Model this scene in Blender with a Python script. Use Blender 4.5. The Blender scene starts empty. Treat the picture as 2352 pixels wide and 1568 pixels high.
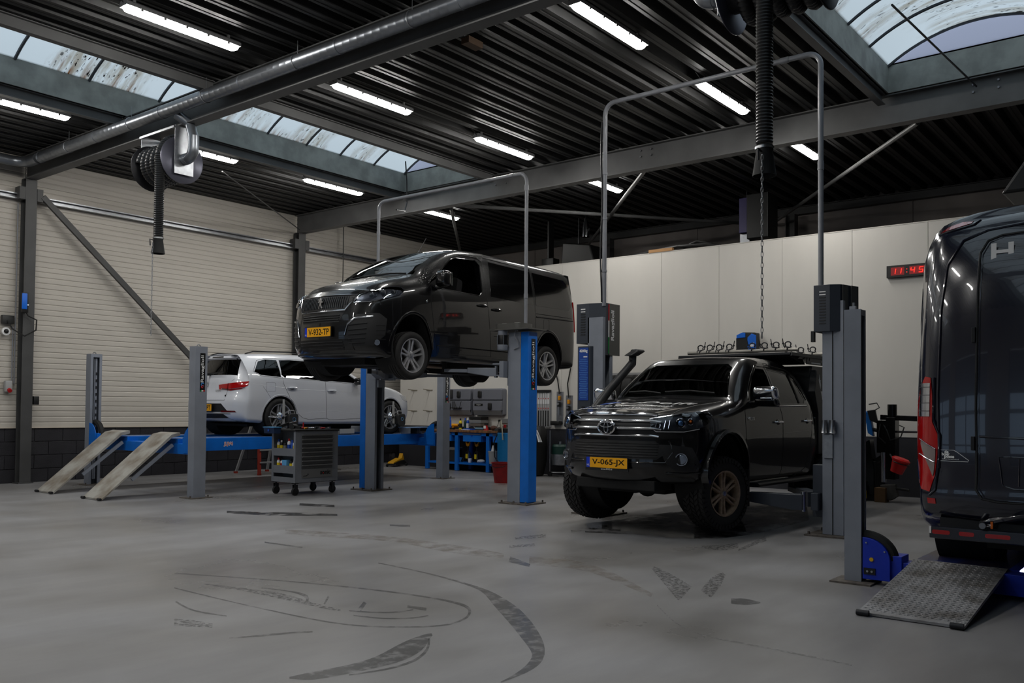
import bpy, bmesh, math, random
from math import pi, sin, cos, radians, sqrt, atan2
from mathutils import Vector, Matrix, Euler
from mathutils.bvhtree import BVHTree
from mathutils.geometry import delaunay_2d_cdt
random.seed(7)
SC = bpy.context.scene
COL = SC.collection
# ---------------------------------------------------------------- camera, world, exposure
camd = bpy.data.cameras.new('camera'); cam = bpy.data.objects.new('camera', camd); COL.objects.link(cam)
camd.sensor_width = 36.0; camd.lens = 2053.56 / 2352 * 36; camd.shift_y = 101.576 / 2352
camd.clip_start = .05; camd.clip_end = 300
_yaw, _pit, _rol = radians(38.5146), radians(1.56503), radians(.49482)
_f = Vector((cos(_pit) * cos(_yaw), cos(_pit) * sin(_yaw), sin(_pit)))
_r = _f.cross(Vector((0, 0, 1))).normalized(); _u = _r.cross(_f)
_r2 = cos(_rol) * _r + sin(_rol) * _u; _u2 = -sin(_rol) * _r + cos(_rol) * _u
_m = Matrix((_r2, _u2, -_f)).transposed().to_4x4(); _m.translation = Vector((0, 0, 1.36))
cam.matrix_world = _m
SC.camera = cam
SC.view_settings.view_transform = 'Standard'
SC.view_settings.look = 'None'
SC.view_settings.gamma = 1.0
SC.view_settings.use_curve_mapping = False
SC.view_settings.exposure = 0.25
SC.cycles.use_denoising = True
SC.cycles.max_bounces = 8; SC.cycles.diffuse_bounces = 4; SC.cycles.glossy_bounces = 4
SC.cycles.transmission_bounces = 6; SC.cycles.transparent_max_bounces = 12
SC.cycles.caustics_reflective = False; SC.cycles.caustics_refractive = False
SC.cycles.sample_clamp_indirect = 6.0
wd = bpy.data.worlds.new('overcast_sky'); SC.world = wd; wd.use_nodes = True
_bg = wd.node_tree.nodes['Background']
_bg.inputs['Color'].default_value = (.80, .90, 1.0, 1); _bg.inputs['Strength'].default_value = .7
LAMP_POWER = 52.0
LAMP_X = (-1.1, 1.95, 4.84, 7.76, 10.68, 13.58); LAMP_Y = (5.36, 9.26, 13.55); LAMP_Z = 5.68

# ---------------------------------------------------------------- materials
def lin(c):
    if isinstance(c, (int, float)): c = (c, c, c)
    return tuple(((x / 255) / 12.92 if x / 255 < .04045 else ((x / 255 + .055) / 1.055) ** 2.4) for x in c)
MATS = {}
def nd(nt, typ, **kw):
    n = nt.nodes.new(typ)
    for k, v in kw.items():
        if k in n.inputs: n.inputs[k].default_value = v
        else: setattr(n, k, v)
    return n
def mat(name, c, rough=.5, metal=0., var=0., scale=6., c2=None, bump=0., bscale=40., rvar=0., coat=0., emit=0., alpha=1., trans=0., stretch=(1, 1, 1), spec=.5, detail=5, ramp=(.35, .65), ior=1.45, co='Object'):
    if name in MATS: return MATS[name]
    m = bpy.data.materials.new(name); m.use_nodes = True; nt = m.node_tree
    b = nt.nodes['Principled BSDF']; L = nt.links.new
    col = lin(c)
    b.inputs['Base Color'].default_value = (*col, 1); b.inputs['Roughness'].default_value = rough
    b.inputs['Metallic'].default_value = metal; b.inputs['Specular IOR Level'].default_value = spec; b.inputs['IOR'].default_value = ior
    if coat: b.inputs['Coat Weight'].default_value = coat; b.inputs['Coat Roughness'].default_value = .03
    if alpha < 1: b.inputs['Alpha'].default_value = alpha
    if trans: b.inputs['Transmission Weight'].default_value = trans
    if emit: b.inputs['Emission Color'].default_value = (*col, 1); b.inputs['Emission Strength'].default_value = emit
    if var or c2 or bump or rvar:
        tc = nd(nt, 'ShaderNodeTexCoord'); mp = nd(nt, 'ShaderNodeMapping'); mp.inputs['Scale'].default_value = stretch
        L(tc.outputs[co], mp.inputs[0])
        if var or c2 or rvar:
            n = nd(nt, 'ShaderNodeTexNoise'); n.inputs['Scale'].default_value = scale; n.inputs['Detail'].default_value = detail
            L(mp.outputs[0], n.inputs['Vector'])
            mr = nd(nt, 'ShaderNodeMapRange'); mr.inputs['From Min'].default_value = ramp[0]; mr.inputs['From Max'].default_value = ramp[1]
            L(n.outputs['Fac'], mr.inputs['Value'])
            if var or c2:
                mx = nd(nt, 'ShaderNodeMix', data_type='RGBA')
                ca = lin(c2) if c2 is not None else tuple(x * (1 - var) for x in col)
                cb = col if c2 is not None else tuple(min(1, x * (1 + var)) for x in col)
                mx.inputs[6].default_value = (*ca, 1); mx.inputs[7].default_value = (*cb, 1)
                L(mr.outputs[0], mx.inputs[0]); L(mx.outputs[2], b.inputs['Base Color'])
            if rvar:
                m2 = nd(nt, 'ShaderNodeMapRange'); m2.inputs['To Min'].default_value = rough - rvar; m2.inputs['To Max'].default_value = rough + rvar
                m2.inputs['From Min'].default_value = .3; m2.inputs['From Max'].default_value = .7
                L(n.outputs['Fac'], m2.inputs['Value']); L(m2.outputs[0], b.inputs['Roughness'])
        if bump:
            n2 = nd(nt, 'ShaderNodeTexNoise'); n2.inputs['Scale'].default_value = bscale; L(mp.outputs[0], n2.inputs['Vector'])
            bp = nd(nt, 'ShaderNodeBump'); bp.inputs['Strength'].default_value = bump; bp.inputs['Distance'].default_value = .01
            L(n2.outputs['Fac'], bp.inputs['Height']); L(bp.outputs[0], b.inputs['Normal'])
    MATS[name] = m
    return m

# ---------------------------------------------------------------- geometry helpers
class MB:
    def __init__(s): s.v = []; s.f = []
    def add(s, vs, fs):
        o = len(s.v); s.v += [tuple(v) for v in vs]; s.f += [tuple(i + o for i in f) for f in fs]; return s
    def box(s, x0, x1, y0, y1, z0, z1, M=None):
        s.k = getattr(s, 'k', -1) + 1; e = min(.00035 * (s.k % 6), .08 * min(abs(x1 - x0), abs(y1 - y0), abs(z1 - z0)))
        x0, x1, y0, y1, z0, z1 = x0 + e, x1 - e, y0 + e, y1 - e, z0 + e, z1 - e
        vs = [Vector((x, y, z)) for x in (x0, x1) for y in (y0, y1) for z in (z0, z1)]
        if M is not None: vs = [M @ v for v in vs]
        return s.add(vs, [(0, 1, 3, 2), (4, 6, 7, 5), (0, 4, 5, 1), (2, 3, 7, 6), (0, 2, 6, 4), (1, 5, 7, 3)])
    def bar(s, p0, p1, w, h, up=(0, 0, 1)):
        p0, p1 = Vector(p0), Vector(p1); d = (p1 - p0).normalized(); u = Vector(up)
        sd = d.cross(u).normalized(); u = sd.cross(d)
        vs = [p + sd * a * w / 2 + u * b * h / 2 for p in (p0, p1) for a, b in ((-1, -1), (1, -1), (1, 1), (-1, 1))]
        return s.add(vs, [(0, 1, 2, 3), (4, 7, 6, 5), (0, 4, 5, 1), (1, 5, 6, 2), (2, 6, 7, 3), (3, 7, 4, 0)])
    def cyl(s, p0, p1, r, r1=None, n=16, caps=True):
        p0, p1 = Vector(p0), Vector(p1); r1 = r if r1 is None else r1; d = (p1 - p0).normalized()
        a = d.orthogonal().normalized(); b = d.cross(a)
        vs = [p + (a * cos(2 * pi * i / n) + b * sin(2 * pi * i / n)) * q for p, q in ((p0, r), (p1, r1)) for i in range(n)]
        fs = [(i, (i + 1) % n, n + (i + 1) % n, n + i) for i in range(n)]
        if caps: fs += [tuple(reversed(range(n))), tuple(range(n, 2 * n))]
        return s.add(vs, fs)
    def tube(s, pts, r, n=10, closed=False, caps=True):
        P = [Vector(p) for p in pts]; k = len(P); rr = r if isinstance(r, (list, tuple)) else [r] * k
        prev = None; rings = []
        for i in range(k):
            if closed: d = P[(i + 1) % k] - P[i - 1]
            else: d = P[min(i + 1, k - 1)] - P[max(i - 1, 0)]
            d.normalize()
            if prev is None: a = d.orthogonal().normalized()
            else:
                a = prev - d * prev.dot(d); a = a.normalized() if a.length > 1e-6 else d.orthogonal().normalized()
            prev = a; b = d.cross(a)
            rings.append([P[i] + (a * cos(2 * pi * j / n) + b * sin(2 * pi * j / n)) * rr[i] for j in range(n)])
        vs = [v for q in rings for v in q]; fs = []
        for i in range(k if closed else k - 1):
            i2 = (i + 1) % k
            fs += [(i * n + j, i * n + (j + 1) % n, i2 * n + (j + 1) % n, i2 * n + j) for j in range(n)]
        if not closed and caps: fs += [tuple(reversed(range(n))), tuple(range((k - 1) * n, k * n))]
        return s.add(vs, fs)
    def prism(s, poly, ax, a0, a1, M=None):
        n = len(poly)
        def P(u, v, a): return Vector({'x': (a, u, v), 'y': (u, a, v), 'z': (u, v, a)}[ax])
        vs = [P(u, v, a) for a in (a0, a1) for u, v in poly]
        if M is not None: vs = [M @ v for v in vs]
        fs = [tuple(range(n)), tuple(reversed(range(n, 2 * n)))] + [(i, n + i, n + (i + 1) % n, (i + 1) % n) for i in range(n)]
        return s.add(vs, fs)
    def lathe(s, prof, o=(0, 0, 0), ax='y', n=32, closed=False):
        # prof: (radius, height along axis)
        o = Vector(o); k = len(prof); vs = []
        for r, h in prof:
            for j in range(n):
                a = 2 * pi * j / n; c, q = r * cos(a), r * sin(a)
                vs.append(o + Vector({'x': (h, c, q), 'y': (c, h, q), 'z': (c, q, h)}[ax]))
        fs = []
        for i in range(k if closed else k - 1):
            i2 = (i + 1) % k
            fs += [(i * n + j, i * n + (j + 1) % n, i2 * n + (j + 1) % n, i2 * n + j) for j in range(n)]
        return s.add(vs, fs)
    def surf(s, rows, close=False):
        n = len(rows[0]); vs = [v for r in rows for v in r]; m = n if close else n - 1
        return s.add(vs, [(i * n + j, i * n + (j + 1) % n, (i + 1) * n + (j + 1) % n, (i + 1) * n + j) for i in range(len(rows) - 1) for j in range(m)])
    def sphere(s, c, r, n=14, m=8, sc=(1, 1, 1)):
        c = Vector(c); vs = []; fs = []
        for i in range(m + 1):
            t = pi * i / m
            for j in range(n): a = 2 * pi * j / n; vs.append(c + Vector((r * sin(t) * cos(a) * sc[0], r * sin(t) * sin(a) * sc[1], r * cos(t) * sc[2])))
        for i in range(m): fs += [(i * n + j, i * n + (j + 1) % n, (i + 1) * n + (j + 1) % n, (i + 1) * n + j) for j in range(n)]
        return s.add(vs, fs)
    def mesh(s, name, mt, smooth=True, bevel=0, ang=35, fix=True):
        me = bpy.data.meshes.new(name); me.from_pydata([tuple(v) for v in s.v], [], s.f)
        if mt: me.materials.append(mt)
        if bevel or fix:
            bm = bmesh.new(); bm.from_mesh(me); bmesh.ops.remove_doubles(bm, verts=bm.verts, dist=1e-5); bmesh.ops.dissolve_degenerate(bm, edges=bm.edges, dist=1e-6)
            bmesh.ops.recalc_face_normals(bm, faces=bm.faces)
            if bevel:
                ed = [e for e in bm.edges if len(e.link_faces) == 2 and e.calc_face_angle(0) > .5]
                bmesh.ops.bevel(bm, geom=ed, offset=bevel, segments=2, profile=.5, affect='EDGES', clamp_overlap=True)
            bm.to_mesh(me); bm.free()
        if smooth: me.shade_smooth(); me.set_sharp_from_angle(angle=radians(12 if bevel else ang))
        return me
    def build(s, name, mt, parent=None, label=None, **kw):
        return link(name, s.mesh(name, mt, **kw), parent, label)
def link(name, me, parent=None, label=None, loc=None, rot=None):
    o = bpy.data.objects.new(name, me); COL.objects.link(o)
    if parent is not None: o.parent = parent
    if label: o['label'] = label
    if loc: o.location = loc
    if rot: o.rotation_euler = rot
    return o
def thing(name, label, cat, loc=(0, 0, 0), rotz=0, group=None, rot=None):
    o = bpy.data.objects.new(name, None); COL.objects.link(o); o.empty_display_size = .1
    o.location = loc; o.rotation_euler = rot if rot else (0, 0, rotz); o['label'] = label; o['category'] = cat
    if group: o['group'] = group
    return o
def tag(o, label, cat, group=None):
    o['label'] = label; o['category'] = cat
    if group: o['group'] = group
    return o
def struct(name, loc=(0, 0, 0), label=None, cat='structure'):
    o = bpy.data.objects.new(name, None); COL.objects.link(o); o.location = loc; o['kind'] = 'structure'; o['label'] = label or name.replace('_', ' '); o['category'] = cat
    return o
def skind(o, label, cat='structure'):
    o['kind'] = 'structure'; o['label'] = label; o['category'] = cat; return o
def dup(root, loc=None, rot=None, label=None, group=None):
    def cp(o, par):
        c = o.copy(); COL.objects.link(c); c.parent = par
        for ch in KIDS.get(o.name, []): cp(ch, c)
        return c
    KIDS = {}
    for o in COL.objects:
        if o.parent: KIDS.setdefault(o.parent.name, []).append(o)
    r = cp(root, root.parent)
    if loc is not None: r.location = loc
    if rot is not None: r.rotation_euler = rot
    if label: r['label'] = label
    if group: r['group'] = group
    return r
def text_mesh(txt, size, mt, extrude=.001, sx=1., align='CENTER', bold=0., space=1.):
    cu = bpy.data.curves.new('lettering', 'FONT'); cu.body = txt; cu.size = size; cu.extrude = extrude
    cu.align_x = align; cu.align_y = 'CENTER'; cu.offset = bold; cu.resolution_u = 3; cu.space_character = space
    ob = bpy.data.objects.new('tmp_text', cu); COL.objects.link(ob)
    dg = bpy.context.evaluated_depsgraph_get(); me = bpy.data.meshes.new_from_object(ob.evaluated_get(dg))
    bpy.data.objects.remove(ob); bpy.data.curves.remove(cu)
    for v in me.vertices: v.co.x *= sx
    me.materials.clear(); me.materials.append(mt); return me
def text(txt, size, mt, M, parent, name='lettering', **kw):
    # M: 4x4 or tuple (loc, xdir, ydir)
    me = text_mesh(txt, size, mt, **kw)
    if not isinstance(M, Matrix):
        loc, xd, yd = M; xd = Vector(xd).normalized(); yd = Vector(yd).normalized(); z = xd.cross(yd)
        M = Matrix((xd, yd, z)).transposed().to_4x4(); M.translation = Vector(loc)
    me.transform(M); return link(name, me, parent)
def arc(c, r, a0, a1, n, ax=(1, 0, 0), ay=(0, 0, 1)):
    c, ax, ay = Vector(c), Vector(ax), Vector(ay)
    return [c + ax * r * cos(a0 + (a1 - a0) * i / n) + ay * r * sin(a0 + (a1 - a0) * i / n) for i in range(n + 1)]
def rrect(x0, x1, y0, y1, r, n=4):
    out = []
    for cx, cy, a in ((x1 - r, y1 - r, 0), (x0 + r, y1 - r, 90), (x0 + r, y0 + r, 180), (x1 - r, y0 + r, 270)):
        out += [(cx + r * cos(radians(a + 90 * i / n)), cy + r * sin(radians(a + 90 * i / n))) for i in range(n + 1)]
    return out

# ================================================================ STRUCTURE
X0, X1, Y0, Y1, XW = -5.0, 19.0, -2.3, 16.73, 15.48
m_deck = mat('deck_metal', 54, rough=.5, metal=.7, var=.25, scale=3, bump=.12, bscale=260, rvar=.08, stretch=(.3, 1, 1))
m_beam = mat('beam_paint', 92, rough=.55, var=.12, scale=2.5, bump=.05, bscale=60)
m_column = mat('column_paint', 66, rough=.5, var=.12, scale=3, bump=.05, bscale=60)
m_curb = mat('curb_galvanised', (150, 154, 150), rough=.6, var=.2, scale=4, bump=.1, bscale=30)
m_wallpanel = mat('cream_cladding', (188, 182, 173), rough=.5, var=.07, scale=1.2, bump=.03, bscale=20, stretch=(.4, 1, 1))
m_white = mat('white_panel', (210, 206, 199), rough=.42, var=.035, scale=1.4, bump=.02, bscale=12, stretch=(1, 1, .3))
m_block = mat('dark_block', (33, 32, 37), rough=.62, var=.3, scale=2.5, bump=.5, bscale=90)
m_mortar = mat('mortar', (84, 80, 82), rough=.9, var=.4, scale=9, c2=(38, 37, 40), ramp=(.4, .62))
m_dado = mat('dark_dado_paint', (40, 40, 45), rough=.55, var=.15, scale=1.5)
m_floor = mat('grey_epoxy_floor', (143, 143, 146), rough=.36, var=.0, c2=(124, 121, 118), scale=.55, rvar=.12, bump=.02, bscale=180, detail=8, ramp=(.3, .7))
m_galv = mat('galvanised_steel', (150, 152, 156), rough=.36, metal=.85, var=.12, scale=14)
m_gpipe = mat('grey_conduit', (128, 130, 136), rough=.35, var=.06, scale=8)
m_black = mat('black_plastic', (19, 19, 21), rough=.45)
m_rubber = mat('black_rubber', (20, 20, 21), rough=.7, var=.15, scale=20)
m_dsteel = mat('dark_steel', (44, 44, 47), rough=.4, metal=.5)
m_chrome = mat('chrome', (215, 217, 222), rough=.1, metal=1.)
m_satin = mat('satin_aluminium', (176, 178, 182), rough=.28, metal=1.)
m_lampw = mat('lamp_diffuser', (255, 253, 248), rough=.4, emit=LAMP_POWER)
m_lampg = mat('lamp_housing', (150, 150, 150), rough=.5)

# --- floor: slab with a fine dusty film worked in the material
nt = m_floor.node_tree; _b = nt.nodes['Principled BSDF']
_tc = nd(nt, 'ShaderNodeTexCoord'); _mp = nd(nt, 'ShaderNodeMapping'); _mp.inputs['Scale'].default_value = (.5, 1.6, 1); _mp.inputs['Rotation'].default_value = (0, 0, radians(35))
_n = nd(nt, 'ShaderNodeTexNoise', Scale=1.7, Detail=9., Roughness=.62); nt.links.new(_tc.outputs['Object'], _mp.inputs[0]); nt.links.new(_mp.outputs[0], _n.inputs['Vector'])
_r = nd(nt, 'ShaderNodeMapRange'); _r.inputs['From Min'].default_value = .36; _r.inputs['From Max'].default_value = .7; _r.inputs['To Min'].default_value = .86; _r.inputs['To Max'].default_value = 1.06
nt.links.new(_n.outputs['Fac'], _r.inputs['Value'])
_mm = nd(nt, 'ShaderNodeMix', data_type='RGBA', blend_type='MULTIPLY'); _mm.inputs[0].default_value = 1
_src = _b.inputs['Base Color'].links[0].from_socket
nt.links.new(_src, _mm.inputs[6]); nt.links.new(_r.outputs[0], _mm.inputs[7]); nt.links.new(_mm.outputs[2], _b.inputs['Base Color'])
fl = skind(MB().box(X0, X1, Y0, Y1, -.15, 0).build('floor', m_floor, smooth=False), 'light grey epoxy-painted workshop floor with scuffs and tyre marks', 'floor')

# --- roof: unseen opaque slab pieces, added to block sky light round the skylight strips, corrugated deck sheets below
STR = ((10.85, 13.1), (1.3, 3.6)); SKX = 12.85
roof = struct('roof', label='unseen opaque slab above the corrugated deck, added to block sky light', cat='roof')
mb = MB()
ys = [Y0 - .2, 1.3, 3.6, 10.85, 13.1, Y1 + .2]
for a, b in ((0, 1), (2, 3), (4, 5)): mb.box(X0 - .2, X1 + .2, ys[a] + (.03 if a else 0), ys[b] - (.03 if b < 5 else 0), 5.94, 6.12)
for a, b in STR: mb.box(SKX + .06, X1 + .2, a - .03, b + .03, 5.94, 6.12)
mb.build('roof_light_block', mat('roof_light_block', 60, rough=.9), roof, smooth=False)
ceil_ = struct('ceiling', label='dark corrugated steel roof deck spanning between the beams', cat='ceiling')
def sheet_mesh(L, W):
    n = max(1, round(W / .3)); p = W / n; prof = []
    for k in range(n):
        o = k * p
        prof += [(o, .115), (o + p * .21, .115), (o + p * .235, .108), (o + p * .36, .0), (o + p * .52, 0), (o + p * .545, .007), (o + p * .63, .007), (o + p * .655, 0), (o + p * .8, .0), (o + p * .93, .108)]
    prof.append((n * p, .115))
    return MB().surf([[(x, y, z) for y, z in prof] for x in (0, L)]).mesh('deck_sheet', m_deck, ang=20)
_cache = {}
for xa, xb in ((X0, 1.), (1., 7.), (7., 12.97), (12.97, X1)):
    segs = [(Y0, 1.3), (3.6, 10.85), (13.1, Y1)] if xb < 13 else [(Y0, 3.6), (3.6, 10.85), (10.85, Y1)]
    for a, b in segs:
        n = round((b - a) / .9); w = (b - a) / n
        for k in range(n):
            key = (round(xb - xa, 2), round(w, 4))
            if key not in _cache: _cache[key] = sheet_mesh(*key)
            link('deck_sheet', _cache[key], ceil_, loc=(xa, a + k * w, 5.81))

# --- beams along y
def ibeam(name, p0, p1, h, w, tf, mt, parent=None, up=(0, 0, 1)):
    p0, p1 = Vector(p0), Vector(p1); mb = MB(); U = Vector(up)
    mb.bar(p0 + U * (h / 2 - tf / 2), p1 + U * (h / 2 - tf / 2), w, tf, up); mb.bar(p0 - U * (h / 2 - tf / 2), p1 - U * (h / 2 - tf / 2), w, tf, up)
    mb.bar(p0, p1, .012, h - 2 * tf, up)
    return mb.build(name, mt, parent, smooth=False)
m_bolt = mat('bolt_steel', (120, 120, 124), rough=.4, metal=.8)
for i, (bx, lb) in enumerate(((1., 'roof beam above and behind the camera'), (7., 'roof beam carrying the round duct and the hose reels'), (12.97, 'roof beam in front of the far bay, behind the conduits'))):
    o = struct('beam', (bx, 0, 0), lb, 'beam')
    ibeam('girder', (0, Y0, 5.585), (0, Y1 - .05, 5.585), .42, .18, .016, m_beam, o)
    for y in (2.25, 2.55, 7.4, 7.6, 10.5, 10.75):
        for z in (5.62, 5.72):
            MB().cyl((-.028, y, z), (-.004, y, z), .016, n=6).build('bolt', m_bolt, o)
e = struct('beam', (18.88, 0, 0), 'dark edge beam along the top of the far outer wall', 'beam')
ibeam('girder', (0, Y0, 5.72), (0, Y1, 5.72), .17, .12, .014, m_column, e)
# trimmers beside the skylights
for a, b in STR:
    for y in (a - .09, b + .09):
        for xa, xb in ((X0, .9), (1.1, 6.9), (7.1, 12.87)):
            t = ibeam('trim_%d' % (len([o for o in COL.objects if o.name.startswith('trim_')]) + 1), (xa, y, 5.73), (xb, y, 5.73), .15, .1, .012, m_beam)
            skind(t, 'steel trimmer under the skylight curb at x %.0f y %.1f' % (xa, y) if False else 'steel trimmer bar running under a skylight curb', 'trim'); t['group'] = 'trimmers under the skylight curbs'

# --- skylights
def skylight_mat():
    m = bpy.data.materials.new('weathered_polycarbonate'); m.use_nodes = True; nt = m.node_tree; nt.nodes.clear(); L = nt.links.new
    out = nd(nt, 'ShaderNodeOutputMaterial'); tc = nd(nt, 'ShaderNodeTexCoord')
    def noise(sc, st, lo, hi, det=6, rough=.6, off=0):
        mp = nd(nt, 'ShaderNodeMapping'); mp.inputs['Scale'].default_value = st; mp.inputs['Location'].default_value = (off, off, 0)
        L(tc.outputs['Object'], mp.inputs[0]); n = nd(nt, 'ShaderNodeTexNoise', Scale=sc, Detail=det, Roughness=rough); L(mp.outputs[0], n.inputs['Vector'])
        r = nd(nt, 'ShaderNodeMapRange'); r.inputs['From Min'].default_value = lo; r.inputs['From Max'].default_value = hi; L(n.outputs['Fac'], r.inputs['Value']); return r.outputs[0]
    def mul(a, b):
        x = nd(nt, 'ShaderNodeMath', operation='MULTIPLY'); L(a, x.inputs[0])
        if isinstance(b, float): x.inputs[1].default_value = b
        else: L(b, x.inputs[1])
        return x.outputs[0]
    specks = noise(9., (3., 1.1, .2), .60, .66, 3, .5); patch = noise(.9, (1, .6, .3), .46, .60, 3, .5, 3.)
    sep = nd(nt, 'ShaderNodeSeparateXYZ'); L(tc.outputs['Object'], sep.inputs[0])
    low = nd(nt, 'ShaderNodeMapRange'); low.inputs['From Min'].default_value = .24; low.inputs['From Max'].default_value = .02; L(sep.outputs[2], low.inputs['Value'])
    rust = mul(mul(noise(5., (2.2, .25, .1), .48, .66, 4, .6, 7.), patch), low.outputs[0])
    haze = mul(noise(3.5, (2.5, .4, .2), .42, .62, 5, .6, 11.), patch)
    def mix(a, b, f):
        x = nd(nt, 'ShaderNodeMix', data_type='RGBA'); L(f, x.inputs[0])
        for i, c in ((6, a), (7, b)):
            if isinstance(c, tuple): x.inputs[i].default_value = (*lin(c), 1)
            else: L(c, x.inputs[i])
        return x.outputs[2]
    c = mix((226, 234, 236), (176, 172, 160), haze); c = mix(c, (118, 74, 26), rust); c = mix(c, (30, 26, 24), mul(specks, patch))
    tr = nd(nt, 'ShaderNodeBsdfTranslucent'); L(c, tr.inputs['Color'])
    gl = nd(nt, 'ShaderNodeBsdfGlossy', Roughness=.25); mxs = nd(nt, 'ShaderNodeMixShader'); mxs.inputs[0].default_value = .04
    L(tr.outputs[0], mxs.inputs[1]); L(gl.outputs[0], mxs.inputs[2]); L(mxs.outputs[0], out.inputs['Surface']); return m
m_poly = skylight_mat()
m_tymp = mat('ribbed_polycarbonate_end', (190, 200, 222), rough=.4)
_nt = m_tymp.node_tree; _o = _nt.nodes['Material Output']; _t = nd(_nt, 'ShaderNodeBsdfTranslucent'); _t.inputs['Color'].default_value = (.86, .88, .98, 1)
_nt.links.new(_t.outputs[0], _o.inputs['Surface'])
m_rib = mat('skylight_rib', (70, 74, 80), rough=.5)
RIBS = [12.85, 12.01, 11.15, 10.35, 9.5, 8.48, 7.45, 6.34, 5.3, 4.25, 3.2, 2.15, 1.1, .05, -1, -2, -3, -4, -5]
for k, (a, b) in enumerate(STR):
    sk = struct('window_%d' % (k + 1), (0, (a + b) / 2, 6.19), ('long barrel-vaulted skylight above the white car and the van', 'barrel-vaulted skylight above the dark blue van at the upper right')[k], 'skylight')
    w = (b - a) / 2; rise = .36; R = (w * w + rise * rise) / (2 * rise); th = math.asin(w / R)
    prof = [(R * sin(t), R * cos(t) - R + rise) for t in [(-1 + 2 * i / 20) * th for i in range(21)]]
    for i in range(len(RIBS) - 1):
        xa, xb = RIBS[i + 1], RIBS[i]
        MB().surf([[(x, y, z) for y, z in prof] for x in (xa + .0, xb - .0)]).build('glazing_pane', m_poly, sk)
    for x in RIBS:
        MB().tube([(x, y, z - .01) for y, z in prof], .022, n=6).build('rib', m_rib, sk)
    for x in (SKX + .03, X0):
        MB().prism([(y, z) for y, z in prof], 'x', x - .01, x + .01).build('end_pane', m_tymp, sk, smooth=False)
    for y, s in ((-w, -1), (w, 1)):
        MB().box(X0, SKX + .03, y - .02 if s < 0 else y, y if s < 0 else y + .02, -.38, .02).build('curb', m_curb, sk, smooth=False)
    MB().box(SKX + .02, SKX + .05, -w, w, -.38, .02).build('curb', m_curb, sk, smooth=False)

# --- left wall (y = Y1): cladding panels, dark block plinth
wl = struct('wall_left', (0, Y1, 0), 'cream horizontal ribbed cladding wall on a dark block plinth', 'wall')
def clad(L, H=.5):
    prof = []; g = .011
    for k in range(5):
        z = H * k / 5; d = .022 if k == 0 else g
        prof += [(0 + d, z), (0, z + .012), (0, z + H / 5 - .018), (g, z + H / 5 - .006)]
    prof[-1] = (.022, H)
    return MB().surf([[(x, y, z) for y, z in prof] for x in (0, L)]).mesh('cladding_panel', m_wallpanel, ang=25)
cl = clad(5.98)
MB().box(X0, X1, .02, .16, .97, 5.94).build('wall_core', mat('wall_core', 80, rough=.9), wl, smooth=False)
for xa in (X0, 1., 7., 13.):
    for k in range(10):
        link('cladding_panel', cl, wl, loc=(xa + .01, 0, .97 + .483 * k))
MB().box(X0, X1, .004, .16, 0, .97).build('mortar_bed', m_mortar, wl, smooth=False)
blk = MB().box(0, .492, -.012, .05, 0, .233).mesh('block', m_block, bevel=.004)
for r in range(4):
    for k in range(48):
        x = X0 + .5 * k + (.25 if r % 2 else 0)
        if x < 5.2 or x > 15.9: continue
        link('block', blk, wl, loc=(x, 0, .243 * r))
for xa, xb in ((X0, 5.2), (16.2, X1)): MB().box(xa, xb, -.01, .05, 0, .965).build('block_course', m_block, wl, smooth=False)
MB().box(X0, X1, -.035, 0, .965, .985).build('sill_flashing', mat('cream_trim', (190, 180, 166), rough=.5), wl, smooth=False)

# --- partition of white panels
wr = struct('wall_right', (XW, 0, 0), 'tall white sandwich-panel partition with a dark painted lower band', 'wall')
edges = [15.83, 14.65, 13.45, 12.2, 10.98, 9.84, 8.6, 7.38, 6.16, 4.93, 3.72, 2.5, 1.3, .1, -1.1, -2.3]
for a, b in zip(edges[:-1], edges[1:]):
    MB().box(0, .08, b + .002, a - .002, .96, 4.48).build('white_panel', m_white, wr, bevel=.004)
MB().box(.01, .09, -2.3, 15.83, .01, 4.46).build('panel_core', mat('panel_seam', 90, rough=.8), wr, smooth=False)
MB().box(-.012, .0, -2.3, 15.83, 0, .955).build('dado_band', m_dado, wr, smooth=False)
MB().box(-.014, -.002, -2.3, 15.83, .955, .972).build('dado_cap', m_dado, wr, smooth=False)
MB().box(-.005, .085, -2.3, 15.83, 4.475, 4.49).build('top_capping', m_white, wr, smooth=False)
# --- outer wall far behind the partition
wf = struct('wall_far', (X1, 0, 0), 'shaded concrete-grey outer wall seen above the white partition', 'wall')
m_far = mat('far_wall_panel', (150, 142, 138), rough=.7, var=.12, scale=1.5)
MB().box(.01, .2, Y0 - .2, Y1 + .16, 0, 6.0).build('wall_core', m_far, wf, smooth=False)
for k in range(5):
    for j in range(8):
        ya = Y0 + j * 2.38
        MB().box(-.01, .02, ya + .01, ya + 2.37, 3.2 + .5 * k + .006, 3.7 + .5 * k - .006).build('wall_panel', m_far, wf, smooth=False)
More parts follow.
